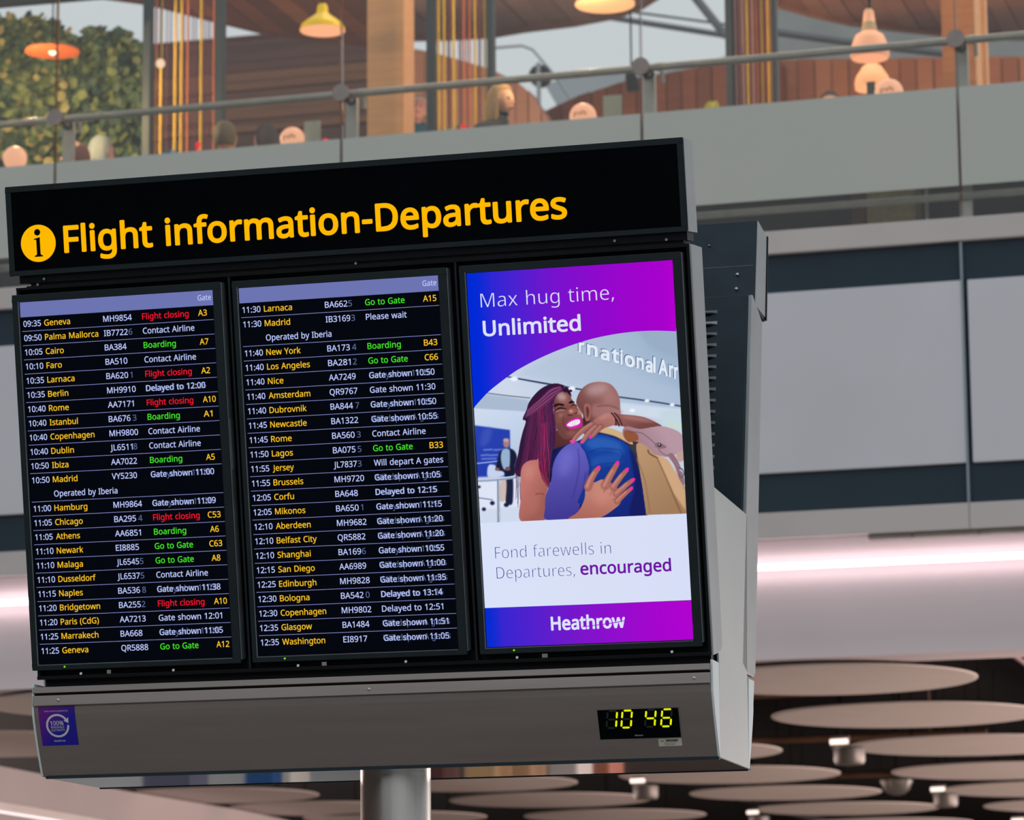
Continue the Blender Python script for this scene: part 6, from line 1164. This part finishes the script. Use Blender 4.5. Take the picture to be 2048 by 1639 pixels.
# pendant lamps
def glow(nm, c, s): return emat(nm, srgb(*c), s)
G_PEACH = glow('peach_glow', (255, 178, 132), 1.0)
def shade_glow(nm, col, estr): return mat(nm, col, 0.5, 0, 0.03, 4, emit=col, estr=estr)
def pendant(x, y, Y, label, prof_, m_, inner=None, bulb=None, bcol=None, cable_top=11.15, light=None):
    p = atY(x, y, Y); t = thing('pendant_lamp', label, 'pendant lamp', tuple(p)); s = Y / F_PX
    P_ = [(r * s, z * s) for r, z in prof_]; b = MB(); b.lathe(P_, (0, 0, 0), 48); b.build('lamp_shade', m_, t, smooth=50)
    if inner: b = MB(); b.lathe([(r * s, z * s) for r, z in inner[0]], (0, 0, 0), 48); b.build('inner_shade', inner[1], t, smooth=50)
    if bulb: b = MB(); b.lathe([(0.001, (bulb[1] - bulb[0]) * s)] + [(bulb[0] * s * math.sin(a), (bulb[1] - bulb[0] * math.cos(a)) * s) for a in (0.4, 0.8, 1.2, 1.57, 2.0, 2.5)] + [(0.001, (bulb[1] + bulb[0]) * s)], (0, 0, 0), 20); b.build('bulb', bcol, t, smooth=60)
    zt_ = max(q[1] for q in P_); b = MB(); b.tube([(0, 0, zt_ - 0.002), (0, 0, cable_top - p.z)], 0.006, 8); b.build('cable', M_BLACK, t)
    if light: point('lamp_light', (p.x - 0.1, p.y - 0.25, p.z + light[1] * s), light[0], (1.0, 0.70, 0.36), 0.03)
    return t
E_BULB = glow('bulb_glow', (255, 240, 200), 2.5)
pendant(105, 101, 24.0, 'flat orange disc pendant lamp in front of the ivy', [(61, -3), (61, 0), (40, 5), (18, 9), (8, 14), (5, 18), (0.5, 18)], mat('orange_shade', srgb(96, 36, 6), 0.7, 0, 0.03, 4, emit=srgb(214, 92, 16), estr=0.5), bulb=(9, -2), bcol=E_BULB, light=(120, -80), inner=([(60, -3.2), (38, 2), (16, 6), (1, 8)], mat('orange_inner', srgb(70, 26, 4), 0.8, 0, 0.03, 4, emit=srgb(226, 100, 18), estr=0.7, spec=0.1)))
pendant(321, 127, 24.2, 'tiny glowing globe pendant in front of the first string screen', [(0.5, -11), (6, -9), (10, -3), (10, 3), (6, 9), (0.5, 11)], glow('small_globe', (255, 214, 176), 1.1))
pendant(645, 58, 24.0, 'yellow dome pendant lamp with a pale glowing inside', [(50, -4), (49.5, 0), (46, 9), (36, 18), (22, 28), (13, 36), (11, 52), (9, 56), (0.5, 57)], mat('yellow_enamel', srgb(220, 180, 4), 0.3, 0, 0.03, 4, emit=srgb(214, 176, 0), estr=0.4, spec=0.3), inner=([(49, -4.2), (45, 6), (34, 15), (20, 24), (1, 30)], shade_glow('peach_inner', srgb(246, 172, 126), 0.75)), bulb=(8, 8), bcol=G_PEACH)
pendant(1210, 8, 24.0, 'broad glowing peach dome pendant lamp at the top centre', [(64, -2), (64.5, 1), (60, 12), (48, 28), (28, 42), (8, 48), (5, 60), (0.5, 62)], mat('white_glass_shade', srgb(120, 84, 60), 0.6, 0, 0.03, 4, emit=srgb(252, 186, 130), estr=0.8), inner=([(63, -2.2), (56, 6), (30, 22), (1, 30)], mat('peach_inner_bright', srgb(90, 60, 40), 0.6, 0, 0.03, 4, emit=srgb(255, 184, 120), estr=0.95)), light=(45, -60))
pendant(1740, 118, 24.0, 'pendant lamp with a pale cone over a glowing pink shade', [(38, 1), (41, 6), (41, 16), (38, 28), (34, 40), (29, 51), (19, 57), (16, 59), (10, 104), (6, 106), (0.5, 107)], shade_glow('pink_glass', srgb(240, 168, 128), 0.55), inner=([(37, 1), (30, 12), (1, 20)], glow('pink_inner', (252, 186, 146), 1.0)))
pendant(1745, 178, 24.9, 'lower glowing peach pendant lamp partly behind the pink one', [(36, 0), (37, 14), (34, 26), (26, 38), (20, 48), (14, 52), (6, 56), (0.5, 57)], shade_glow('peach_glass', srgb(246, 172, 118), 0.6))
b = MB(); p = atY(1740, 60, 23.97); s = 24 / F_PX
b.lathe([(16.6 * s, -1 * s), (17.0 * s, 0), (8.5 * s, 44 * s), (6.6 * s, 48 * s), (0.5 * s, 49 * s)], (0, 0, 0), 32)
last = [o for o in bpy.data.objects if o.name.startswith('pendant_lamp') and 'pale cone' in o.get('label', '')][0]
o = b.build('cone', mat('cone_beige', srgb(204, 178, 138), 0.6, emit=srgb(204, 160, 110), estr=0.25), last, smooth=50); o.location = (0, 0, p.z - last.location.z)

# counter behind the glass with globe lamps, menu cards, candles
M_COUNTER = mat('dark_counter', srgb(36, 28, 26), 0.6, 0, 0.1, 3); M_CARD = mat('menu_card', srgb(206, 216, 196), 0.6, 0, 0.03, 5); M_RED = emat('red_candle', srgb(250, 20, 50), 1.0)
ct_z = 7.84
t = thing('counter', 'long dark dining counter hidden behind the frosted band', 'counter', (-6.5, 22.8, 6.86))
b = MB(); b.box(-9, 9, -0.25, 0.25, 0.94, 0.98); b.build('top', M_COUNTER, t, bevel=0.004)
b = MB(); b.box(-9, 9, 0.14, 0.18, 0.0, 0.94); b.build('dark_panel', M_COUNTER, t)  # dark panel added to darken the clear strip under the frosting
G_GLOBE = mat('globe_glass', srgb(150, 100, 76), 0.5, 0, 0.03, 4, emit=srgb(255, 184, 144), estr=0.86); G_INK = mat('globe_ink', srgb(150, 84, 50), 0.6)
Yg = 22.75
for x, y, r, lb, word in ((30, 316, 27, 'round glowing table lamp at the far left edge', False), (585, 279, 27.5, 'round glowing table lamp under the yellow pendant', True), (1166, 233, 29, 'round glowing table lamp right of the blonde woman', True), (1778, 186, 30, 'round glowing table lamp under the stacked pendants', True)):
    p = atY(x, y, Yg); R_ = r * Yg / F_PX; t = thing('table_lamp', lb, 'table lamp', (p.x, p.y, ct_z), 0, 'round glowing lamps along the counter')
    b = MB(); b.lathe([(0.001, -R_)] + [(R_ * math.sin(a), -R_ * math.cos(a)) for a in np.linspace(0.25, 2.9, 14)] + [(0.001, R_)], (0, 0, p.z - ct_z), 32); b.build('globe', G_GLOBE, t, smooth=60)
    b = MB(); b.lathe([(0.05, 0), (0.05, 0.012), (0.02, 0.02), (0.018, max(0.03, p.z - ct_z - R_ + 0.006))], (0, 0, 0), 20); b.build('foot', M_BLACK, t, smooth=40)
    if word:
        def fr(u, v, w_, R_=R_, zc_=p.z - ct_z):
            a = u / R_; e = v / R_; return ((R_ + w_) * math.sin(a) * math.cos(e), -(R_ + w_) * math.cos(a) * math.cos(e), zc_ + (R_ + w_) * math.sin(e))
        b = MB(); lay(b, fr, 'giraffe', 0, -0.012, 0.030, 0.002, width=0.10, off=0.02, align='c'); b.build('lettering', G_INK, t)
for x0, x1, y0, y1, lb in ((608, 641, 243, 290, 'pale menu card right of the lamp under the yellow pendant'), (1206, 1243, 192, 245, 'pale menu card left of the third handrail clamp'), (1733, 1750, 164, 200, 'small grey menu card left of the right table lamp')):
    a, c = atY(x0, y0, Yg), atY(x1, y0, Yg); t = thing('menu_card', lb, 'menu card', (a.x, Yg, ct_z)); b = MB(); b.box(0, c.x - a.x, 0, 0.004, 0.0, a.z - ct_z); b.build('card', M_CARD if x0 < 1700 else mat('grey_card', srgb(96, 104, 104), 0.6), t)
    b = MB(); b.box(0.0, c.x - a.x, -0.02, 0.025, -0.0, 0.008); b.build('foot', M_BLACK, t)
for x, y, lb in ((396, 288, 'red candle glass near the first string screen'), (651, 281, 'red candle glass beside the pale menu card'), (927, 253, 'red candle glass left of the blonde woman')):
    p = atY(x, y, Yg + 0.1); t = thing('candle_glass', lb, 'candle', (p.x, p.y, ct_z)); h_ = p.z - ct_z + 0.012
    b = MB(); b.lathe([(0.012, 0), (0.012, h_ - 0.03), (0.017, h_ - 0.02), (0.017, h_), (0.001, h_ + 0.002)], (0, 0, 0), 16); b.build('glass', M_RED, t, smooth=40)
    b = MB(); b.lathe([(0.022, 0), (0.022, 0.006), (0.002, 0.008)], (0, 0, 0), 16); b.build('foot', M_BLACK, t)

# chairs
def chair(x, y, Y, m_, label, rz=0.0, wpx=40):
    p = atY(x, y, Y); wd = wpx * Y / F_PX / 2; t = thing('dining_chair', label, 'chair', (p.x, p.y, 6.86), rz); top = p.z - 6.86
    b = MB(); n = 14; back_ = []
    for i in range(n + 1):
        a = -1 + 2 * i / n; back_.append((a * wd, 0.22 - 0.10 * a * a, top - 0.0 - 0.10 * a ** 4))
    vs = []; 
    for q in back_: vs += [(q[0], q[1], q[2]), (q[0], q[1] + 0.03, q[2]), (q[0], q[1] + 0.03 - 0.06, max(0.5, top - 0.55)), (q[0], q[1] - 0.06, max(0.5, top - 0.55))]
    b.add(vs, [(i * 4 + j, i * 4 + (j + 1) % 4, (i + 1) * 4 + (j + 1) % 4, (i + 1) * 4 + j) for i in range(n) for j in range(4)] + [(0, 1, 2, 3), tuple(n * 4 + j for j in (3, 2, 1, 0))]); b.build('backrest', m_, t, smooth=50)
    zs = max(0.5, top - 0.52); b = MB(); b.box(-wd, wd, -0.24, 0.2, zs - 0.05, zs); b.build('seat', m_, t, bevel=0.012)
    for sx in (-1, 1):
        for sy in (-0.2, 0.15): b = MB(); b.tube([(sx * (wd - 0.02), sy, zs - 0.04), (sx * (wd + 0.0), sy * 1.15, 0)], [0.016, 0.012], 10); b.build('leg', M_BLACK, t, smooth=50)
M_TEALC = mat('teal_chair', srgb(38, 96, 116), 0.6); M_YELC = mat('yellow_green_chair', srgb(170, 168, 60), 0.6); M_OLIVE = mat('olive_chair', srgb(140, 138, 84), 0.6)
chair(322, 286, 24.1, M_TEALC, 'teal dining chair behind the first string screen', 0, 44); chair(894, 236, 25.2, M_OLIVE, 'olive dining chair behind the second string screen', 0, 44)
chair(1414, 188, 25.8, M_YELC, 'yellow-green dining chair left of the third string screen', 0, 34); chair(1500, 182, 25.4, M_TEALC, 'teal dining chair behind the third string screen', 0, 42)
# furniture seen through the clear strip below the frosted band
def floor_box(x0, x1, Y, m_, nm, lb, cat, ht=0.7):
    a, c = atY(x0, 430, Y), atY(x1, 430, Y); t = thing(nm, lb, cat, (a.x, Y, 6.86)); wd = c.x - a.x
    b = MB(); b.box(0, wd, 0, 0.3, 0.0, ht); b.build('body', m_, t, bevel=0.006)
    b = MB(); b.box(0.012, wd - 0.012, -0.008, 0, 0.03, ht - 0.03); b.build('door', m_, t, bevel=0.003)
M_CAB = mat('straw_cabinet', srgb(190, 178, 120), 0.6, 0, 0.08, 20)
floor_box(1734, 1830, 22.55, M_CAB, 'low_cabinet', 'straw-coloured cabinet seen through the clear strip left of the right clamp post', 'cabinet', 0.55)
floor_box(1703, 1732, 22.6, mat('brown_box', srgb(122, 76, 56), 0.6), 'low_box', 'brown box left of the straw-coloured cabinet', 'box', 0.5)
a = atY(1853, 400, 22.45); t = thing('side_table', 'small table on a thin steel leg right of the straw-coloured cabinet', 'table', (a.x, 22.45, 6.86)); b = MB(); b.tube([(0, 0, 0), (0, 0, 0.7)], 0.012, 10); b.build('leg', M_GSTEEL, t, smooth=50); b = MB(); b.lathe([(0.001, 0.7), (0.09, 0.7), (0.09, 0.72), (0.001, 0.72)], (0, 0, 0), 20); b.build('table_top', M_COUNTER, t)
t = thing('bar_stool', 'bar stool with an orange seat near the right clamp post', 'stool', (atY(1905, 380, 22.62).x, 22.62, 6.86)); b = MB(); b.lathe([(0.001, 0.40), (0.07, 0.40), (0.08, 0.43), (0.07, 0.47), (0.001, 0.48)], (0, 0, 0), 24); b.build('seat', mat('orange_seat', srgb(214, 108, 46), 0.5), t, smooth=40)
b = MB(); b.tube([(0, 0, 0.4), (0, 0, 0.02)], 0.014, 10); b.lathe([(0.09, 0), (0.09, 0.012), (0.02, 0.02)], (0, 0, 0), 20); b.build('leg', M_BLACK, t)

# ------------------------------------------------------------------ ivy-covered planting at the left
ivy = thing('ivy_planting', 'dense leafy ivy planting glowing under the orange lamp', 'plant', (atY(110, 200, 25.6).x, 25.6, 6.86))
b = MB(); b.box(-1.4, 0.55, -0.25, 0.35, 0, 0.5); b.build('planter', mat('planter', srgb(70, 64, 60), 0.6), ivy, bevel=0.01)
for i in range(7): b = MB(); x_ = -1.2 + i * 0.27; b.tube([(x_, 0.05, 0.48), (x_ + 0.06, 0.0, 1.2), (x_ - 0.04, 0.08, 2.2)], [0.025, 0.02, 0.008], 8); b.build('stem', mat('ivy_stem', srgb(84, 66, 44), 0.8) if i == 0 else bpy.data.materials['ivy_stem'], ivy)
random.seed(21)
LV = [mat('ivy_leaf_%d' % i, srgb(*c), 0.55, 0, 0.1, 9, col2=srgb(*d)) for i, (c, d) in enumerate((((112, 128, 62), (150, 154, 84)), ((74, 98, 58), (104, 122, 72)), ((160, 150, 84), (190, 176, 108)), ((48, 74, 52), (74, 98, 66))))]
def leaf_geo(s):
    o = [(0, 0), (0.35, 0.12), (0.62, 0.42), (0.42, 0.62), (0.5, 0.9), (0, 1.15), (-0.5, 0.9), (-0.42, 0.62), (-0.62, 0.42), (-0.35, 0.12)]
    return [(x * s, abs(x) * s * 0.25, -z * s) for x, z in o] + [(0, -0.02 * s, -0.55 * s)], [(10, i, (i + 1) % 10) for i in range(10)]
topline = [(-300, 20), (0, 22), (60, 18), (95, 22), (112, 40), (128, 55), (150, 50), (175, 42), (200, 38), (222, 42), (245, 48), (262, 62), (285, 75), (300, 95)]
def leaf_spot():
    while True:
        x = random.uniform(-150, 292); y = random.uniform(20, 345)
        if y > interp(topline, x) + random.uniform(0, 10): break
    lump = math.sin(x * 0.05) * math.cos(y * 0.045 + 1) * 0.10 + math.sin(x * 0.11 + 2) * math.sin(y * 0.09) * 0.05
    Y = 25.5 + 0.0010 * (x - 60) + lump + random.uniform(-0.07, 0.16); p = atY(x, y, Y)
    return p - ivy.location, x, y
def leaf_m(p, s):
    return Matrix.Translation(p) @ Matrix.Rotation(random.uniform(-0.9, 0.9), 4, 'Z') @ Matrix.Rotation(random.uniform(-0.75, 0.35), 4, 'X') @ Matrix.Rotation(random.uniform(-0.8, 0.8), 4, 'Y') @ Matrix.Scale(s, 4)
lv, lf = leaf_geo(1.0); leaf_me = []
for m_ in LV:
    me = bpy.data.meshes.new('leaf'); me.from_pydata(lv, [], lf); me.materials.append(m_); leaf_me.append(me)
for i in range(290):
    p, x, y = leaf_spot(); p = p + Vector((0, -0.10, 0)); o = bpy.data.objects.new('leaf', leaf_me[random.choice((0, 0, 1, 2, 2) if x < 170 else (0, 1, 3, 3))]); COL.objects.link(o); o.parent = ivy; o.matrix_local = leaf_m(p, random.uniform(0.055, 0.085))  # lamplight put into the colour: paler leaves left, darker right
for k in range(4):
    b = MB()
    for i in range(1500):
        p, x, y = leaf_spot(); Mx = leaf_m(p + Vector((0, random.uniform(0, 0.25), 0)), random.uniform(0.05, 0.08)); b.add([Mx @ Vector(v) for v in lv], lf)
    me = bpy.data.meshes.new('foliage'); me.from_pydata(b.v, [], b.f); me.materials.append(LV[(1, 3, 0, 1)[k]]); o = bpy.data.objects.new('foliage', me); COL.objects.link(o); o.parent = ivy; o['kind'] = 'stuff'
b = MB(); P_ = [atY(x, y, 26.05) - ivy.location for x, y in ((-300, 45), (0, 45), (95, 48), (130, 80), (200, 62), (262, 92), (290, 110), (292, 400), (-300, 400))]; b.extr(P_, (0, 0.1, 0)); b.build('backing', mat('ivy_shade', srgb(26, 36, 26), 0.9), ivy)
# ------------------------------------------------------------------ diners behind the glass
M_SK = {'fair': mat('fair_skin', srgb(214, 160, 132), 0.5, 0, 0.04, 20), 'pink': mat('pink_skin', srgb(206, 150, 132), 0.5, 0, 0.04, 20)}
M_EYE = mat('eye_dark', srgb(50, 36, 30), 0.4); M_LIP = mat('lip', srgb(176, 96, 88), 0.5)
def person(x, y, Y, heading, label, skin, cloth, hair, hair_kind, lean=0.0, scale=1.0, hunch=0.0):
    """seated diner on a high stool; (x, y) is where the middle of the head is seen; heading 0 faces the viewer, +90 faces right"""
    hp = atY(x, y, Y); zs = 6.86; Hh = 0.225 * scale
    t = thing('person', label, 'person', (hp.x, hp.y, zs), math.radians(heading)); hz = hp.z - zs     # head-centre height
    seat = hz - 0.70 * scale
    sk = [((0, 0.02, seat), .15, None), ((0, 0.02, seat + 0.20), .135, 0), ((0, 0.03 + hunch * 0.9, seat + 0.42 + hunch), .15, 1), ((0, 0.02 + hunch * 0.8, seat + 0.52 + hunch * 0.8), .10, 2), ((0, 0.0 - lean * 0.2, hz - 0.16), .052, 3), ((0, 0, hz - 0.09), .055, 4)]
    for s in (-1, 1):
        k = len(sk); sk += [((s * 0.18, 0.02 + hunch * 0.7, seat + 0.47 + hunch), .07, 3), ((s * 0.24, -0.02, seat + 0.22), .05, k), ((s * 0.16, -0.26, seat + 0.20), .036, k + 1), ((s * 0.14, -0.34, seat + 0.21), .03, k + 2)]
        k = len(sk); sk += [((s * 0.11, -0.05, seat - 0.02), .09, 0), ((s * 0.13, -0.42, seat + 0.0), .07, k), ((s * 0.13, -0.40, max(0.12, seat - 0.42)), .045, k + 1), ((s * 0.13, -0.52, max(0.08, seat - 0.46)), .04, k + 2)]
    me = bpy.data.meshes.new('body'); me.from_pydata([a[0] for a in sk], [(a[2], i) for i, a in enumerate(sk) if a[2] is not None], [])
    o = bpy.data.objects.new('body_tmp', me); COL.objects.link(o)
    md = o.modifiers.new('skin', 'SKIN'); md.use_smooth_shade = True
    for i, a in enumerate(sk): me.skin_vertices[0].data[i].radius = (a[1] * scale, a[1] * scale * (0.72 if i in (0, 1, 2) else 1)); 
    me.skin_vertices[0].data[0].use_root = True
    o.modifiers.new('sub', 'SUBSURF').levels = 2
    dg = bpy.context.evaluated_depsgraph_get(); me2 = bpy.data.meshes.new_from_object(o.evaluated_get(dg)); bpy.data.objects.remove(o)
    bm = bmesh.new(); bm.from_mesh(me2)
    # head: a shaped ball with brow, nose, chin; faces -Y
    hd = bmesh.ops.create_uvsphere(bm, u_segments=32, v_segments=24, radius=1.0)['verts']
    for v in hd:
        X, Yy, Z = v.co; 
        wx = 0.076 * (1 - 0.16 * max(0, -Z) ** 1.3); wy = 0.096; wz = Hh / 2
        px_, py_, pz_ = X * wx, Yy * wy, Z * wz
        if Yy < 0:
            f = -Yy; py_ += 0.012 * (1 if Z > -0.75 else 0) * max(0, abs(Z + 0.05)) * 0.3
            py_ -= 0.026 * math.exp(-((X / 0.17) ** 2) - ((Z + 0.12) / 0.16) ** 2)            # nose
            py_ -= 0.006 * math.exp(-((Z - 0.22) / 0.10) ** 2) * f                              # brow
            py_ += 0.010 * math.exp(-((abs(X) - 0.38) / 0.14) ** 2 - ((Z - 0.06) / 0.11) ** 2)  # eye hollows
            py_ -= 0.008 * math.exp(-(X / 0.3) ** 2 - ((Z + 0.48) / 0.10) ** 2)                 # lips
            py_ -= 0.014 * math.exp(-(X / 0.35) ** 2 - ((Z + 0.86) / 0.14) ** 2)                # chin
        v.co = Vector((px_, py_, pz_ + hz))
    for s in (-1, 1):   # ears
        e = bmesh.ops.create_uvsphere(bm, u_segments=10, v_segments=8, radius=1.0)['verts']
        for v in e: v.co = Vector((s * 0.076 + v.co.x * 0.009, 0.008 + v.co.y * 0.017, hz - 0.01 + v.co.z * 0.03))
        # hands: palm and fingers curled on the counter
        hx, hy, hz2 = s * 0.135, -0.37, seat + 0.212
        for k in range(4):
            fx_ = hx + (k - 1.5) * 0.018; L_ = (0.06, 0.07, 0.066, 0.05)[k]
            for (a0, a1, r0, r1) in (((fx_, hy - 0.01, hz2), (fx_, hy - 0.02 - L_ * 0.6, hz2 + 0.004), .0095, .0085), ((fx_, hy - 0.02 - L_ * 0.6, hz2 + 0.004), (fx_, hy - 0.02 - L_, hz2 - 0.015), .0085, .007)):
                a0, a1 = Vector(a0), Vector(a1); d = a1 - a0; Mx = Matrix.Translation((a0 + a1) / 2) @ d.to_track_quat('Z', 'Y').to_matrix().to_4x4()
                bmesh.ops.create_cone(bm, cap_ends=True, segments=8, radius1=r0, radius2=r1, depth=d.length * 1.15, matrix=Mx)
        a0, a1 = Vector((hx - s * 0.03, hy + 0.02, hz2)), Vector((hx - s * 0.06, hy - 0.03, hz2 + 0.004)); d = a1 - a0
        bmesh.ops.create_cone(bm, cap_ends=True, segments=8, radius1=.011, radius2=.008, depth=d.length * 1.1, matrix=Matrix.Translation((a0 + a1) / 2) @ d.to_track_quat('Z', 'Y').to_matrix().to_4x4())
    for f in bm.faces: f.smooth = True; f.material_index = 1 if f.calc_center_median().z < hz - 0.125 + hunch * 0.5 + 0.35 * min(0.1, f.calc_center_median().y) and f.calc_center_median().y > -0.30 else 0
    me2.materials.clear(); me2.materials.append(M_SK[skin]); me2.materials.append(cloth); bm.to_mesh(me2); bm.free()
    bo = bpy.data.objects.new('body', me2); COL.objects.link(bo); bo.parent = t
    for s in (-1, 1):
        b = MB(); b.lathe([(0.001, -0.006), (0.009, -0.004), (0.012, 0), (0.009, 0.004), (0.001, 0.006)], (s * 0.03, -0.088, hz + 0.008), 12); b.build('eye', M_EYE, t)
    b = MB(); b.lathe([(0.001, -0.006), (0.016, -0.003), (0.022, 0), (0.016, 0.003), (0.001, 0.006)], (0, -0.092, hz - Hh * 0.24), 12); b.build('mouth', M_LIP, t)
    if hair_kind != 'bald':
        bm = bmesh.new(); hv = bmesh.ops.create_uvsphere(bm, u_segments=40, v_segments=28, radius=1.0)['verts']; long = hair_kind == 'long'
        for v in hv:
            X, Yy, Z = v.co; st = 0.004 * math.sin(math.atan2(X, Yy) * 17)
            r_ = 1.0 + st * 3
            px_, py_, pz_ = X * 0.088 * r_, Yy * 0.106 * r_ + 0.012, Z * (Hh / 2 + 0.012) + 0.008
            if Z < 0.0 and long and Yy > -0.25: px_ *= 1 + 0.30 * -Z; py_ = py_ * (1 + 0.15 * -Z) + 0.01; pz_ = Z * 0.235 
            elif Z < -0.45: pz_ = max(pz_, -0.065)
            if Yy < 0.1 and Z < 0.46: py_ = max(py_, -0.034 + 0.02 * max(0, 0.2 - Z) if long else -0.02)
            if long and Yy < 0.1 and Z < 0.46: px_ *= 0.93
            if Yy < -0.15 and Z < 0.50 and abs(X) < 0.9: px_ *= 0.98
            v.co = Vector((px_, py_, pz_ + hz))
        me3 = bpy.data.meshes.new('hair'); bm.to_mesh(me3); bm.free(); me3.shade_smooth(); me3.materials.append(hair); ho = bpy.data.objects.new('hair', me3); COL.objects.link(ho); ho.parent = t
    b = MB(); b.lathe([(0.001, seat - 0.24), (0.15, seat - 0.24), (0.16, seat - 0.22), (0.15, seat - 0.19), (0.001, seat - 0.18)], (0, 0.03, 0), 24); b.tube([(0, 0.03, seat - 0.23), (0, 0.03, 0.02)], 0.02, 10); b.lathe([(0.19, 0), (0.19, 0.015), (0.02, 0.03)], (0, 0.03, 0), 24)
    tag(b.build('bar_stool', M_BLACK, smooth=35, loc=(hp.x, hp.y, zs)), ('black bar stool under the ' + label.split(',')[0]), 'stool')
    return t
def hairm(nm, c, d): return mat(nm, srgb(*c), 0.55, 0, 0.1, 8, 0.4, 60, stretch=(30, 30, 1), col2=srgb(*d))
person(1003, 203, 23.9, 72, 'person with long blonde hair in a dark top, seated in profile facing right', 'fair', mat('navy_top', srgb(28, 34, 46), 0.8), hairm('blonde_hair', (176, 136, 86), (206, 166, 110)), 'long', scale=1.14, hunch=0.10)
person(838, 218, 29.6, 10, 'person with pale cropped hair in a teal shirt, far behind the timber column', 'pink', mat('teal_shirt', srgb(36, 92, 112), 0.8), hairm('white_hair', (190, 176, 168), (210, 196, 188)), 'short')
person(452, 276, 23.8, 165, 'person with olive-brown hair seen from behind, near the first string screen', 'fair', mat('straw_top', srgb(176, 150, 110), 0.8), hairm('brown_hair', (92, 78, 48), (128, 106, 70)), 'short')
person(530, 280, 25.3, -120, 'person with dark hair, head bent, left of the table lamp under the yellow pendant', 'pink', mat('brown_top', srgb(120, 92, 84), 0.8), hairm('black_hair', (44, 38, 38), (70, 58, 54)), 'short')
person(204, 303, 24.8, 150, 'person in a grey-green hooded coat seen from behind, seated in front of the ivy', 'pink', mat('grey_coat', srgb(120, 132, 132), 0.8), hairm('grey_hood', (128, 138, 136), (150, 158, 154)), 'long')
person(150, 318, 23.7, -60, 'person in a dull red jacket, low beside the left clamp post', 'pink', mat('red_jacket', srgb(122, 58, 56), 0.8), hairm('auburn_hair', (120, 66, 50), (150, 88, 66)), 'short')
person(1660, 212, 26.5, 20, 'person in an orange top, just above the frosted band right of the third string screen', 'fair', mat('orange_top', srgb(190, 100, 60), 0.8), hairm('dark_hair', (60, 42, 38), (84, 60, 52)), 'short')
